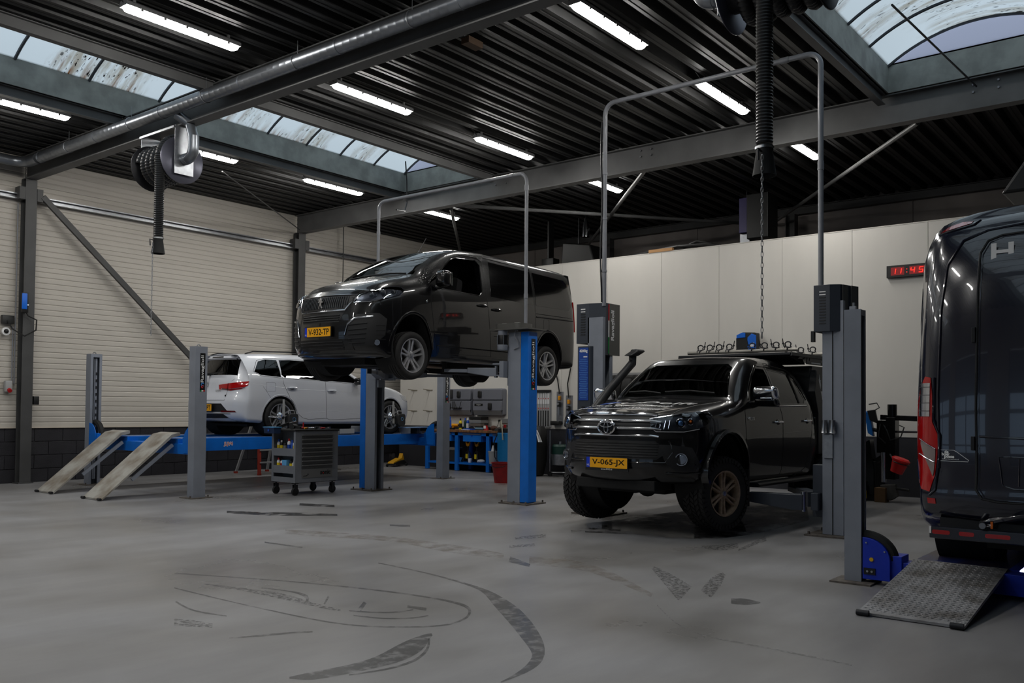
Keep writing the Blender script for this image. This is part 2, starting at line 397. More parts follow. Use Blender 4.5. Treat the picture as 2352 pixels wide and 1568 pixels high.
# --- wall behind the camera with three sectional doors and their window bands, and the near side wall
m_frame = mat('door_frame_grey', 70, rough=.5)
wb = struct('wall_back', (X0, 0, 0), 'wall with overhead doors behind the camera', 'wall')
m_door = mat('sectional_door', (120, 124, 130), rough=.5)
m_clear = bpy.data.materials.new('clear_pane'); m_clear.use_nodes = True
_nt = m_clear.node_tree; _nt.nodes.clear(); _o = nd(_nt, 'ShaderNodeOutputMaterial'); _tt = nd(_nt, 'ShaderNodeBsdfTransparent'); _tt.inputs[0].default_value = (.75, .82, .9, 1); _nt.links.new(_tt.outputs[0], _o.inputs[0])
dr = [(.2, 4.2), (5.4, 9.4), (10.6, 14.6)]
prev = Y0 - .2
mb = MB()
for a, b in dr: mb.box(-.2, 0, prev, a, 0, 6.1); prev = b
mb.box(-.2, 0, prev, Y1 + .2, 0, 6.1); mb.box(-.2, 0, Y0 - .2, Y1 + .2, 4.3, 6.1)
mb.build('wall_core', mat('back_wall', (150, 145, 138), rough=.7), wb, smooth=False)
for i, (a, b) in enumerate(dr):
    d = struct('door_%d' % (i + 1), (X0 - .1, a, 0), 'overhead sectional door number %d behind the camera' % (i + 1), 'door')
    for k in range(7):
        z0, z1 = k * .61, k * .61 + .605
        if k in (2, 3, 4):
            for j in range(2): 
                y0_, y1_ = .0 + j * 2., 2. + j * 2.
                mbb = MB(); mbb.box(0, .05, y0_, y0_ + .06, z0, z1); mbb.box(0, .05, y1_ - .06, y1_, z0, z1); mbb.box(0, .05, y0_, y1_, z0, z0 + .06); mbb.box(0, .05, y0_, y1_, z1 - .06, z1)
                mbb.build('window_frame', m_door, d, smooth=False); MB().box(.02, .026, y0_ + .05, y1_ - .05, z0 + .05, z1 - .05).build('pane', m_clear, d, smooth=False)
        else: MB().box(0, .05, 0, 4., z0, z1).build('door_panel', m_door, d, bevel=.004)
wn = struct('wall_near', (0, Y0, 0), 'near side wall outside the picture on the right', 'wall')
MB().box(X0, X1, -.2, 0, 0, 6.1).build('wall_core', mat('near_wall', 64, rough=.7), wn, smooth=False)

# --- wall columns, girt, bracing
for i, (cx, lb) in enumerate(((7.0, 'dark steel wall column at the left, below the ducted beam'), (12.95, 'dark steel wall column behind the raised black van'), (1.0, 'dark steel wall column outside the picture on the left'))):
    c = struct('column', (cx, 16.58, 0), lb, 'column')
    ibeam('steel_section', (0, 0, .02), (0, 0, 5.37), .19, .19, .014, m_column, c, up=(0, 1, 0))
    MB().box(-.13, .13, -.13, .12, 0, .02).build('base_plate', m_column, c, smooth=False)
    MB().box(-.2, -.1, -.1, .09, 5.0, 5.22).build('gusset_plate', m_column, c, smooth=False)
    MB().box(.1, .2, -.1, .09, 5.0, 5.22).build('gusset_plate', m_column, c, smooth=False)
for xa, xb, lb in ((X0, 6.9, 'galvanised wall girt left of the first column'), (7.1, 12.85, 'galvanised wall girt between the two wall columns'), (13.05, X1, 'galvanised wall girt right of the second column')):
    g = struct('girt', (0, 16.63, 5.06), lb, 'girt')
    MB().prism([(-.05, -.05), (.05, -.05), (.05, .05), (-.05, .05), (-.05, .03), (.03, .03), (.03, -.03), (-.05, -.03)], 'x', xa, xb).build('rail', m_galv, g, smooth=False)
b_ = struct('brace', (7.2, 16.5, 5.1), 'diagonal dark steel brace crossing the cream wall down to the right', 'brace')
MB().bar((0, 0, 0), (5.6, 0, -5.08), .06, .1).build('brace_tube', m_column, b_, smooth=False)
for p, q, lb in (((13.2, 3.3, 5.42), (18.8, 7.7, 5.5), 'long wind brace under the far roof bay at the right'), ((13.1, 7.6, 5.42), (18.8, 12.6, 5.5), 'wind brace under the far roof bay left of the tall hose'),
                 ((18.8, 7.9, 5.5), (13.1, 11.9, 5.42), 'wind brace crossing the far roof bay lamp row'), ((13.3, 12.2, 5.42), (17.5, 15.7, 5.5), 'wind brace just right of the second wall column'), ((9., 13.7, 5.5), (12.8, 16.4, 5.42), 'slim wind brace near the top of the cream wall')):
    w_ = struct('wind_brace', p, lb, 'brace'); MB().tube([(0, 0, 0), Vector(q) - Vector(p)], .012 if 'slim' in lb else .035, n=10).build('brace_tube', m_column if 'slim' in lb else m_beam, w_)
c = struct('column', (18.75, 7.25, 0), 'dark column rising behind the white partition', 'column')
ibeam('steel_section', (0, 0, 0), (0, 0, 5.62), .2, .2, .014, m_column, c, up=(0, 1, 0)); MB().bar((-.0, .1, 4.95), (0, 1.15, 4.2), .1, .12).build('knee_brace', m_column, c, smooth=False)
c = struct('column', (18.75, 11.9, 0), 'dark column behind the partition left of the grey conduit', 'column')
ibeam('steel_section', (0, 0, 0), (0, 0, 5.62), .2, .2, .014, m_column, c, up=(0, 1, 0))

# --- lamps
WL = {(4.84, 9.26): 'batten lamp at the top left, nearest the camera', (4.84, 13.55): 'batten lamp cut by the left picture edge', (7.76, 5.36): 'batten lamp at the top centre-right, longest in its row',
      (7.76, 9.26): 'batten lamp left of centre, just behind the ducted beam', (7.76, 13.55): 'batten lamp partly hidden behind the left hose reel', (10.68, 5.36): 'batten lamp beside the big vertical hose',
      (10.68, 9.26): 'batten lamp in the middle, above the van conduit bend', (10.68, 13.55): 'batten lamp below the left skylight curb', (13.58, 5.36): 'batten lamp cut by the right grey conduit, behind the far beam',
      (13.58, 9.26): 'batten lamp cut by the left conduit of the pickup lift', (13.58, 13.55): 'smallest batten lamp, above the roof of the raised van'}
hm = MB().prism([(-.08, .05), (-.08, .01), (.08, .01), (.08, .05), (.05, .075), (-.05, .075)], 'x', -.01, 1.42).mesh('housing', m_lampg)
dm = MB(); rows = []
for x, s in ((0, .55), (.03, .9), (.06, 1), (1.35, 1), (1.38, .9), (1.41, .55)): rows.append([(x, .074 * s * cos(t), .01 - .05 * s * sin(t)) for t in [pi * i / 8 for i in range(9)]])
dm.surf(rows); dm.add([r for r in rows[0]], [tuple(range(9))]); dm.add([r for r in rows[-1]], [tuple(reversed(range(9)))]); dm = dm.mesh('diffuser', m_lampw)
cm = MB().box(0, .03, -.088, -.07, -.012, .03).mesh('clip', m_lampg, bevel=.003)
bm_ = MB().box(-.0, .03, -.012, .012, .07, .13).mesh('bracket', m_lampg)
for x in LAMP_X:
    for y in LAMP_Y:
        t = thing('batten_lamp', WL.get((x, y), 'batten lamp behind the camera, outside the picture'), 'lamp', (x, y, LAMP_Z), group='batten lamps under the roof deck')
        link('housing', hm, t); link('diffuser', dm, t)
        for k in range(5): link('clip', cm, t, loc=(.15 + k * .27, 0, 0))
        for k in (.1, 1.28): link('bracket', bm_, t, loc=(k, 0, 0))
        MB().tube([(-.15, 0, .125), (-.05, .0, .09), (0, 0, .04)], .006, n=6).build('cable_tail', m_black, t)

# ================================================================ LIFTS, DUCTS, REELS
def B(mb, name, mt, par, root=None, **kw):
    o = (root or par).location; mb.v = [(v[0] - o[0], v[1] - o[1], v[2] - o[2]) for v in mb.v]
    return mb.build(name, mt, par, **kw)
m_lblue = mat('lift_blue', (10, 104, 198), rough=.38, var=.08, scale=5)
m_dblue = mat('deep_lift_blue', (16, 48, 176), rough=.36, var=.08, scale=5)
m_lgrey = mat('lift_grey', (128, 133, 143), rough=.4, var=.07, scale=4, bump=.03, bscale=30)
m_anth = mat('anthracite_enamel', (52, 57, 66), rough=.38, var=.05, scale=6)
m_anth2 = mat('warm_anthracite', (84, 83, 80), rough=.42)
m_sign = mat('sign_black', 22, rough=.35)
m_wt = mat('print_white', 225, rough=.5)
m_red = mat('print_red', (190, 30, 34), rough=.45); m_grn = mat('print_green', (30, 130, 60), rough=.45)
m_sky = mat('print_blue', (40, 120, 190), rough=.45); m_yel = mat('signal_yellow', (214, 170, 20), rough=.5)
m_rust = mat('dirty_plate', (88, 82, 76), rough=.7, var=.35, scale=14)
m_label = mat('label_blue', (22, 66, 150), rough=.4)
def plate_text(t, M, w, h, name='brand_plate', tall=True, txt='Ravaglioli', root=None, mt=None):
    """black strip, lettering running upward; M maps (u across, v up, n out)"""
    p = MB().prism(rrect(-w / 2, w / 2, 0, h, .004, 2), 'z', 0, .003, M).build(name, mt or m_sign, t, smooth=False)
    me = text_mesh(txt, 1, m_wt, extrude=0.0, bold=.012)
    xs = [v.co.x for v in me.vertices]; ys = [v.co.y for v in me.vertices]; L = h * .70; sx = L / (max(xs) - min(xs)); sy = w * .72 / (max(ys) - min(ys))
    for v in me.vertices:
        a, b = (v.co.x - min(xs)) * sx + h * .24, (v.co.y - (min(ys) + max(ys)) / 2) * sy
        v.co = M @ Vector((-b, a, .0036))
    link('lettering', me, p)
    # emblem: blue swirl over a red one, italian tricolour below
    for c, mt2, rr in ((h * .185, m_sky, w * .24), (h * .125, m_red, w * .2)):
        MB().tube([M @ q for q in arc((0, c, .004), rr, .3, 5.2, 12, (1, 0, 0), (0, 1, 0))], w * .09, n=5).build('emblem', mt2, p)
    for k, mt2 in ((-1, m_grn), (0, m_wt), (1, m_red)):
        MB().prism([(w / 3 * (k - .5), .002), (w / 3 * (k + .5), .002), (w / 3 * (k + .5), .02), (w / 3 * (k - .5), .02)], 'z', .003, .0045, M).build('tricolour_stripe', mt2, p, smooth=False)
    return p
def frame(o, u, v):
    u, v = Vector(u), Vector(v); m = Matrix((u, v, u.cross(v))).transposed().to_4x4(); m.translation = Vector(o); return m
def relF(root, o, u, v): return frame(Vector(o) - root.location, u, v)
def arm(t, hinge, pad, z, w, mt, h=.12, padz=.1, name='swing_arm'):
    hx, hy = hinge; px, py = pad; d = Vector((px - hx, py - hy, 0)); L = d.length; d.normalize(); n = Vector((-d.y, d.x, 0))
    def P(a, s, zz): return Vector((hx, hy, 0)) + d * a + n * s + Vector((0, 0, zz))
    mb = MB(); k = .55 * L
    rows = []
    for a, ww, hh in ((0, w, h), (.12, w, h), (k, w * .75, h * .62)): rows.append([P(a, -ww, z + h - hh), P(a, ww, z + h - hh), P(a, ww, z + h), P(a, -ww, z + h)])
    vs = [v for r in rows for v in r]; fs = [(i * 4 + j, i * 4 + (j + 1) % 4, i * 4 + 4 + (j + 1) % 4, i * 4 + 4 + j) for i in range(2) for j in range(4)] + [(0, 1, 2, 3), (11, 10, 9, 8)]
    mb.add(vs, fs); a_ = B(mb, name, mt, t, smooth=False, bevel=.004)
    mb = MB(); rows = []
    for a, ww, hh in ((k - .1, w * .5, h * .42), (L, w * .5, h * .36)): rows.append([P(a, -ww, z + h - .02 - hh), P(a, ww, z + h - .02 - hh), P(a, ww, z + h - .02), P(a, -ww, z + h - .02)])
    vs = [v for r in rows for v in r]; mb.add(vs, [(j, (j + 1) % 4, 4 + (j + 1) % 4, 4 + j) for j in range(4)] + [(0, 1, 2, 3), (7, 6, 5, 4)])
    B(mb, 'arm_extension', mt, a_, t, smooth=False, bevel=.003)
    B(MB().cyl(P(L, 0, z + h - .07), P(L, 0, z + h + padz - .02), .035, n=14).cyl(P(L, 0, z + h + padz - .02), P(L, 0, z + h + padz), .06, n=16), 'lifting_pad', m_rubber, a_, t)
    B(MB().cyl(P(0, 0, z - .02), P(0, 0, z + h + .03), .028, n=14), 'hinge_pin', m_satin, a_, t)
    return a_
# ---- lift A under the raised van
t = thing('two_post_lift', 'blue and grey two-post lift holding the black panel van high up', 'car lift', (10.35, 9.65, 0))
YC = 9.65
for s in (-1, 1):
    def Y(y): return YC + s * (YC - y) if s > 0 else y   # mirror for the far column
    def bx(mb, x0, x1, y0, y1, z0, z1): a, b = sorted((Y(y0), Y(y1))); return mb.box(x0, x1, a, b, z0, z1)
    mb = MB(); bx(mb, 10.25, 10.46, 8.0, 8.02, .02, 2.5); bx(mb, 10.25, 10.265, 8.0, 8.23, .02, 2.5); bx(mb, 10.445, 10.46, 8.0, 8.23, .02, 2.5)
    bx(mb, 10.25, 10.3, 8.215, 8.23, .02, 2.5); bx(mb, 10.41, 10.46, 8.215, 8.23, .02, 2.5)
    B(mb, 'post', m_lgrey, t, smooth=False)
    poly = [(10.25, Y(7.995)), (10.25, Y(7.87)), (10.262, Y(7.85)), (10.448, Y(7.85)), (10.46, Y(7.87)), (10.46, Y(7.995))]
    cv = B(MB().prism(poly, 'z', .03, 2.5), 'cover', m_lblue, t, smooth=False)
    mb = MB(); bx(mb, 10.13, 10.6, 7.78, 8.3, .0, .018); bp = B(mb, 'base_plate', m_rust, t, smooth=False)
    for ax, ay in ((10.16, 7.82), (10.57, 7.82), (10.16, 8.26), (10.57, 8.26), (10.16, 8.04), (10.57, 8.04)):
        B(MB().cyl((ax, Y(ay), .018), (ax, Y(ay), .05), .014, n=6), 'anchor_bolt', m_rust, bp, t)
    mb = MB(); bx(mb, 10.31, 10.34, 8.04, 8.05, .1, 2.4); bx(mb, 10.37, 10.4, 8.04, 8.05, .1, 2.4); B(mb, 'drive_belt', m_black, t, smooth=False)
    B(MB().cyl((10.355, Y(8.12), .1), (10.355, Y(8.12), 2.45), .02, n=10), 'lifting_screw', m_dsteel, t)
    mb = MB(); bx(mb, 10.28, 10.43, 8.1, 8.27, 1.72, 2.3); bx(mb, 10.16, 10.55, 8.25, 8.33, 1.84, 2.08); bx(mb, 10.16, 10.27, 8.33, 8.46, 2.03, 2.05); bx(mb, 10.44, 10.55, 8.33, 8.46, 2.03, 2.05); bx(mb, 10.16, 10.27, 8.33, 8.46, 1.86, 1.88); bx(mb, 10.44, 10.55, 8.33, 8.46, 1.86, 1.88)
    B(mb, 'carriage', m_lgrey, t, smooth=False, bevel=.003)
    if s < 0:
        plate_text(t, relF(t, (10.355, 7.849, 1.66), (1, 0, 0), (0, 0, 1)), .095, .74)
        hd = B(MB().prism([(10.12, 7.78), (10.58, 7.78), (10.58, 8.5), (10.12, 8.5)], 'z', 2.53, 2.55).prism(rrect(10.17, 10.52, 7.95, 8.46, .1, 6), 'z', 2.55, 2.63), 'drive_housing', m_anth2, t, ang=30)
        for yy in (8.15, 8.38): B(MB().lathe([(0, .025), (.05, .022), (.085, .0)], (10.36, yy, 2.63), 'z', 20), 'housing_dome', m_anth2, hd, t)
        mo = B(MB().lathe([(0, 0), (.075, 0), (.08, .01), (.08, .075), (.07, .08)], (10.2, 8.3, 2.24), 'z', 24), 'motor', m_lgrey, t)
        B(MB().lathe([(.068, 0), (.072, .01), (.072, .14), (.068, .15)], (10.2, 8.3, 2.315), 'z', 24), 'motor_winding', m_black, mo, t)
        B(MB().lathe([(.07, 0), (.075, .01), (.075, .075), (0, .075)], (10.2, 8.3, 2.46), 'z', 24), 'motor_flange', m_lgrey, mo, t)
        for q in range(4):
            a = pi / 4 + q * pi / 2; B(MB().cyl((10.2 + .078 * cos(a), 8.3 + .078 * sin(a), 2.31), (10.2 + .078 * cos(a), 8.3 + .078 * sin(a), 2.47), .005, n=6), 'tie_rod', m_satin, mo, t)
        B(MB().tube([(10.24, 8.05, 2.52), (10.22, 8.08, 2.52), (10.2, 8.08, 2.45), (10.21, 8.03, 2.36), (10.23, 8.02, 2.28), (10.24, 8.12, 2.25)], .008, n=8), 'motor_cable', m_gpipe, t)
    else: B(MB().box(10.2, 10.5, Y(8.3), Y(7.85), 2.5, 2.53), 'head_plate', m_anth2, t, smooth=False)
arm(t, (10.2, 8.42), (9.72, 9.02), 1.86, .07, m_lgrey, padz=.08); arm(t, (10.5, 8.42), (11.35, 9.02), 1.86, .07, m_lgrey, padz=.08)
arm(t, (10.2, 10.88), (9.5, 10.4), 1.86, .07, m_lgrey, padz=.08); arm(t, (10.5, 10.88), (11.4, 10.4), 1.86, .07, m_lgrey, padz=.08)
ap = [(10.36, 8.0, 2.6), (10.36, 8.0, 4.72)] + arc((10.36, 8.14, 4.72), .14, 0, pi / 2, 8, (0, -1, 0), (0, 0, 1)) + arc((10.36, 11.02, 4.72), .14, pi / 2, pi, 8, (0, -1, 0), (0, 0, 1)) + [(10.36, 11.16, 2.6)]
cd = B(MB().tube(ap, .026, n=12), 'conduit_arch', m_gpipe, t, label='grey overhead conduit joining the two posts')
for p, q in (((10.36, 8.0, 3.0), (10.36, 8.0, 3.07)), ((10.36, 11.16, 3.7), (10.36, 11.16, 3.77)), ((10.36, 11.16, 4.3), (10.36, 11.16, 4.36)), ((10.36, 8.0, 4.6), (10.36, 8.0, 4.68)), ((10.36, 8.25, 4.86), (10.36, 8.33, 4.86))):
    B(MB().cyl(p, q, .031, n=12), 'coupling', m_gpipe, cd, t)

# ---- lift B under the pickup
t = thing('two_post_lift', 'grey two-post lift with anthracite top boxes holding the black pickup', 'car lift', (10.05, 4.95, 0))
for s in (-1, 1):
    if s < 0: ya, yb, op = 3.26, 3.49, 1
    else: ya, yb, op = 6.38, 6.62, -1
    mb = MB(); back = ya if op > 0 else yb - .018
    mb.box(9.93, 10.17, back, back + .018, .02, 2.6)
    mb.box(9.93, 9.948, ya, yb, .02, 2.6); mb.box(10.152, 10.17, ya, yb, .02, 2.6)
    lip = yb - .016 if op > 0 else ya
    mb.box(9.93, 9.99, lip, lip + .016, .02, 2.6); mb.box(10.11, 10.17, lip, lip + .016, .02, 2.6)
    B(mb, 'post', m_lgrey, t, smooth=False)
    if s < 0: B(MB().box(9.922, 9.93, 3.372, 3.38, .02, 2.3), 'post_seam', m_black, t, smooth=False)
    bp = B(MB().box(9.8, 10.3, ya - .16, yb + .16, 0, .018), 'base_plate', m_rust, t, smooth=False)
    for ax in (9.84, 10.26):
        for ay in (ya - .12, yb + .12): B(MB().cyl((ax, ay, .018), (ax, ay, .05), .014, n=6), 'anchor_bolt', m_rust, bp, t)
    B(MB().box(10.0, 10.1, (ya + yb) / 2 - .02, (ya + yb) / 2, .1, 2.5), 'drive_belt', m_black, t, smooth=False)
    c = yb + .02 if s < 0 else ya - .1
    B(MB().box(9.96, 10.14, c - .06, c + .1, .2, .78).box(9.84, 10.26, c, c + .08, .28, .47), 'carriage', m_anth, t, smooth=False, bevel=.004)
# covers
plan = [(9.88, 3.57), (9.88, 3.39), (9.93, 3.29), (10.25, 3.2), (10.25, 3.57)]
bxo = B(MB().prism(plan, 'z', 2.26, 2.78), 'top_box', m_anth, t, smooth=False, bevel=.004)
B(MB().prism([(9.96, 3.277), (10.05, 3.252), (10.05, 3.246), (9.96, 3.271)], 'z', 2.262, 2.778).prism([(10.11, 3.236), (10.24, 3.2), (10.24, 3.192), (10.11, 3.228)], 'z', 2.262, 2.778), 'side_stripe', m_anth2, bxo, t, smooth=False)
for k in range(12): B(MB().box(9.876, 9.882, 3.435, 3.505, 2.345 + k * .032, 2.357 + k * .032), 'vent_slot', m_wt if k > 9 else m_black, bxo, t, smooth=False)
B(MB().prism([(9.875, 3.6), (9.93, 3.6), (9.93, 3.565), (9.875, 3.565)], 'z', 2.15, 2.27), 'cable_gland', m_black, t, smooth=False)
plan = [(9.93, 6.8), (9.93, 6.6), (10.0, 6.4), (10.0, 6.38), (10.34, 6.38), (10.34, 6.8)]
far_box = B(MB().prism([(6.8, 2.26), (6.8, 2.79), (6.38, 2.79), (6.38, 2.1), (6.58, 2.25)], 'x', 10.0, 10.34).prism([(6.8, 2.26), (6.8, 2.79), (6.6, 2.79), (6.6, 2.26)], 'x', 9.93, 10.01).add([(9.93, 6.6, 2.26), (9.93, 6.6, 2.79), (10.0, 6.38, 2.79), (10.0, 6.38, 2.1), (10.0, 6.6, 2.26), (10.0, 6.6, 2.79)], [(0, 1, 2, 3), (1, 5, 2), (0, 3, 4)]), 'top_box', m_anth, t, smooth=False)
for k in range(11): B(MB().box(9.925, 9.932, 6.66, 6.73, 2.37 + k * .034, 2.383 + k * .034), 'vent_slot', m_wt if k > 8 else m_black, far_box, t, smooth=False)
for k, mt2 in enumerate((m_grn, m_wt, m_red)): B(MB().box(10.06, 10.075, 6.374, 6.38, 2.12 + k * .22, 2.34 + k * .22), 'tricolour_stripe', mt2, far_box, t, smooth=False)
text('Ravaglioli', .1, m_wt, (Vector((10.16, 6.374, 2.5)) - t.location, (0, 0, 1), (-1, 0, 0)), far_box, extrude=.0008, sx=1.1, bold=.002)
B(MB().box(10.08, 10.34, 6.376, 6.38, 2.1, 2.79), 'side_panel', m_anth2, far_box, t, smooth=False)
cb = B(MB().prism([(9.9, 6.76), (9.9, 6.56), (9.94, 6.52), (10.2, 6.52), (10.2, 6.76)], 'z', 1.2, 2.22), 'control_cabinet', m_anth, t, smooth=False, bevel=.006)
B(MB().box(9.892, 9.9, 6.585, 6.735, 1.5, 2.2), 'rating_label', m_label, cb, t, smooth=False)
text('4200kg', .05, m_wt, (Vector((9.89, 6.66, 2.155)) - t.location, (0, -1, 0), (0, 0, 1)), cb, extrude=.0006, sx=.85, bold=.002)
for k in range(22):
    w_ = .10 + .035 * ((k * 7) % 3) / 2
    B(MB().box(9.8905, 9.892, 6.66 - w_ / 2, 6.66 + w_ / 2, 1.53 + k * .024, 1.538 + k * .024), 'print_line', mat('print_pale_blue', (70, 120, 190), rough=.5), cb, t, smooth=False)
B(MB().box(9.889, 9.892, 6.60, 6.66, 2.07, 2.085), 'print_bar', m_wt, cb, t, smooth=False)
for z in (1.3, 1.4): B(MB().cyl((9.9, 6.66, z), (9.875, 6.66, z), .02, n=14), 'push_button', m_black, cb, t)
arm(t, (9.86, 3.68), (9.62, 4.72), .28, .085, m_anth, h=.17, padz=.14); arm(t, (10.24, 3.68), (11.1, 4.3), .28, .085, m_anth, h=.17, padz=.14)
arm(t, (9.86, 6.22), (9.6, 5.5), .28, .085, m_anth, h=.17, padz=.14); arm(t, (10.24, 6.22), (11.1, 5.6), .28, .085, m_anth, h=.17, padz=.14)
ad = B(MB().box(9.91, 9.93, 3.37, 3.47, .86, 1.12), 'adapter_holder', m_galv, t, smooth=False, bevel=.002)
for yy in (3.455, 3.365):
    B(MB().lathe([(.0, 0), (.032, 0), (.04, .01), (.034, .03), (.032, .13), (.036, .15), (0, .15)], (9.885, yy, 1.13), 'z', 18), 'pad_adapter', m_satin, ad, t)
ap = [(10.0, 3.53, 2.78), (10.0, 3.53, 5.3)] + arc((10.0, 3.68, 5.3), .15, 0, pi / 2, 8, (0, -1, 0), (0, 0, 1)) + arc((10.0, 6.26, 5.3), .15, pi / 2, pi, 8, (0, -1, 0), (0, 0, 1)) + [(10.0, 6.41, 2.75)]
cd = B(MB().tube(ap, .03, n=12), 'conduit_arch', m_gpipe, t, label='tall grey conduit joining the two posts')
for p, q in (((10, 3.53, 4.1), (10, 3.53, 4.2)), ((10, 3.9, 5.45), (10, 4.0, 5.45)), ((10, 6.41, 4.5), (10, 6.41, 4.53)), ((10, 6.41, 3.9), (10, 6.41, 3.93)), ((10, 6.41, 3.2), (10, 6.41, 3.23))):
    B(MB().cyl(p, q, .035, n=12), 'coupling', m_gpipe, cd, t)
B(MB().tube([(9.97, 6.44 + .012 * sin(k * .9), 5.2 - k * .2) for k in range(13)], .012, n=6), 'black_cable', m_black, cd, t)

# ---- four-post lifts
def post4(t, x, y, h, side, mt=m_lgrey, label=None, w=.2, d=.165):
    """rectangular post; open channel towards -y when side=-1"""
    mb = MB(); x1, y1 = x + w, y + d
    if side < 0:
        mb.box(x, x1, y1 - .012, y1, .01, h); mb.box(x, x + .012, y, y1, .01, h); mb.box(x1 - .012, x1, y, y1, .01, h)
        mb.box(x, x + .045, y, y + .012, .01, h); mb.box(x1 - .045, x1, y, y + .012, .01, h); mb.box(x, x1, y, y1, h - .06, h)
    else:
        mb.box(x, x1, y, y + .012, .01, h); mb.box(x, x + .012, y, y1, .01, h); mb.box(x1 - .012, x1, y, y1, .01, h); mb.box(x, x1, y, y1, h - .02, h)
    p = B(mb, 'post', mt, t, smooth=False, label=label)
    B(MB().box(x - .08, x1 + .08, y - .08, y1 + .08, 0, .012), 'base_plate', m_rust, p, t, smooth=False)
    for q in (x - .05, x1 + .05): B(MB().cyl((q, y + .0, .012), (q, y, .04), .012, n=6), 'anchor_bolt', m_rust, p, t)
    B(MB().tube(arc((x + w / 2, y + d / 2, h), .03, 0, pi, 8, (1, 0, 0), (0, 0, 1)), .007, n=6), 'eye_hook', m_galv, p, t)
    if side < 0:
        B(MB().box(x + .075, x + .085, y + .02, y + .05, .1, h - .08).box(x + .1, x + .13, y + .03, y + .04, .1, h - .08), 'lock_rack', m_lgrey, p, t, smooth=False)
        mb = MB()
        for k in range(14): mb.box(x + .106, x + .124, y + .022, y + .031, .35 + k * .12, .4 + k * .12)
        o = B(mb, 'rack_slots', m_black, p, t, smooth=False); o['kind'] = 'stuff'
    return p
t = thing('four_post_lift', 'blue and grey four-post alignment lift carrying the white estate car', 'car lift', (10.2, 13.8, 0))
p = post4(t, 7.52, 12.05, 2.28, 1)
plate_text(p, relF(t, (7.64, 12.049, 1.6), (1, 0, 0), (0, 0, 1)), .085, .58)
post4(t, 7.6, 15.42, 2.28, -1)
p = post4(t, 12.93, 12.02, 2.28, 1); plate_text(p, relF(t, (13.04, 12.019, 1.5), (1, 0, 0), (0, 0, 1)), .085, .6)
post4(t, 12.93, 15.42, 2.28, -1)
RY = ((12.66, 13.22), (14.17, 14.73))
for i, (a, b) in enumerate(RY):
    r = B(MB().box(7.62, 13.2, a, b, .80, .872).box(7.62, 13.2, a, a + .07, .67, .86).box(7.62, 13.2, b - .07, b, .67, .86), 'runway', m_lblue, t, smooth=False, bevel=.004)
    B(MB().box(7.7, 13.15, a + .03, b - .03, .872, .877), 'tread_surface', mat('blue_grey_tread', (92, 120, 165), rough=.5, var=.2, scale=8), r, t, smooth=False)
    if i == 0:
        mb = MB()
        text('REMA', .08, m_red, (Vector((8.43, a - .001, .77)) - t.location, (1, 0, 0), (0, 0, 1)), r, extrude=.0008, bold=.003, sx=.8) if False else None
for i, x in enumerate((7.6, 12.9)):
    c_ = B(MB().box(x, x + .2, 12.22, 15.42, .64, .80).box(x - .0, x + .2, 12.2, 12.5, .64, .9).box(x, x + .2, 15.15, 15.45, .64, .9), 'crossbeam', m_lblue, t, smooth=False, bevel=.005)
    for ya, s in ((12.22, 1), (15.42, -1)):
        prof = [(ya, .66)] + [(ya + s * .24 * sin(a), .84 + .24 * cos(a) - .0) for a in [pi / 2 * k / 6 for k in range(7)]] + [(ya + s * .24, .66)]
        B(MB().prism(prof, 'x', x - .01, x + .0), 'end_guard', m_lblue, c_, t, smooth=False)
        B(MB().tube([(x + .1, ya + s * .24 * sin(a), .85 + .24 * cos(a)) for a in [pi / 2 * k / 6 for k in range(7)]], .05, n=8), 'pulley_cover', m_rubber, c_, t)
m_ramp = mat('dusty_aluminium', (168, 166, 160), rough=.6, metal=.1, c2=(110, 98, 82), scale=3.2, ramp=(.3, .62), bump=.1, bscale=120)
def ramp(t, xa, za, xb, zb, ya, yb, ya2=None, yb2=None, mt=m_ramp, th=.05, lip=0.):
    ya2 = ya if ya2 is None else ya2; yb2 = yb if yb2 is None else yb2
    vs = []
    for x, z, p, q in ((xa, za, ya, yb), (xb - lip, zb - (.03 if lip else 0), ya2, yb2), (xb, zb, ya2, yb2)):
        vs += [(x, p, z), (x, q, z), (x, q, z - th if x > xa else 0.005), (x, p, z - th if x > xa else .005)]
    fs = [(i * 4 + j, i * 4 + (j + 1) % 4, i * 4 + 4 + (j + 1) % 4, i * 4 + 4 + j) for i in range(2) for j in range(4)] + [(3, 2, 1, 0), (8, 9, 10, 11)]
    r = B(MB().add(vs, fs), 'ramp', mt, t, smooth=False)
    for y in (ya + .04, yb - .04): B(MB().cyl((xa - .02, y - .04, .022), (xa - .02, y + .04, .022), .02, n=12), 'ramp_roller', m_dsteel, r, t)
    return r
for a, b in RY:
    r = ramp(t, 6.44, .03, 7.66, .97, a, b, lip=.14)
    B(MB().bar((6.9, a + .03, .28), (7.55, a + .03, .78), .03, .05), 'stiffener', m_lgrey, r, t, smooth=False)
# loose jacking beam and the front wheel rests on the runways
for a, b in RY:
    B(MB().box(12.95, 13.0, a, b, .877, .99), 'wheel_stop', mat('pale_grey_panel', (170, 172, 174), rough=.5), t, smooth=False)
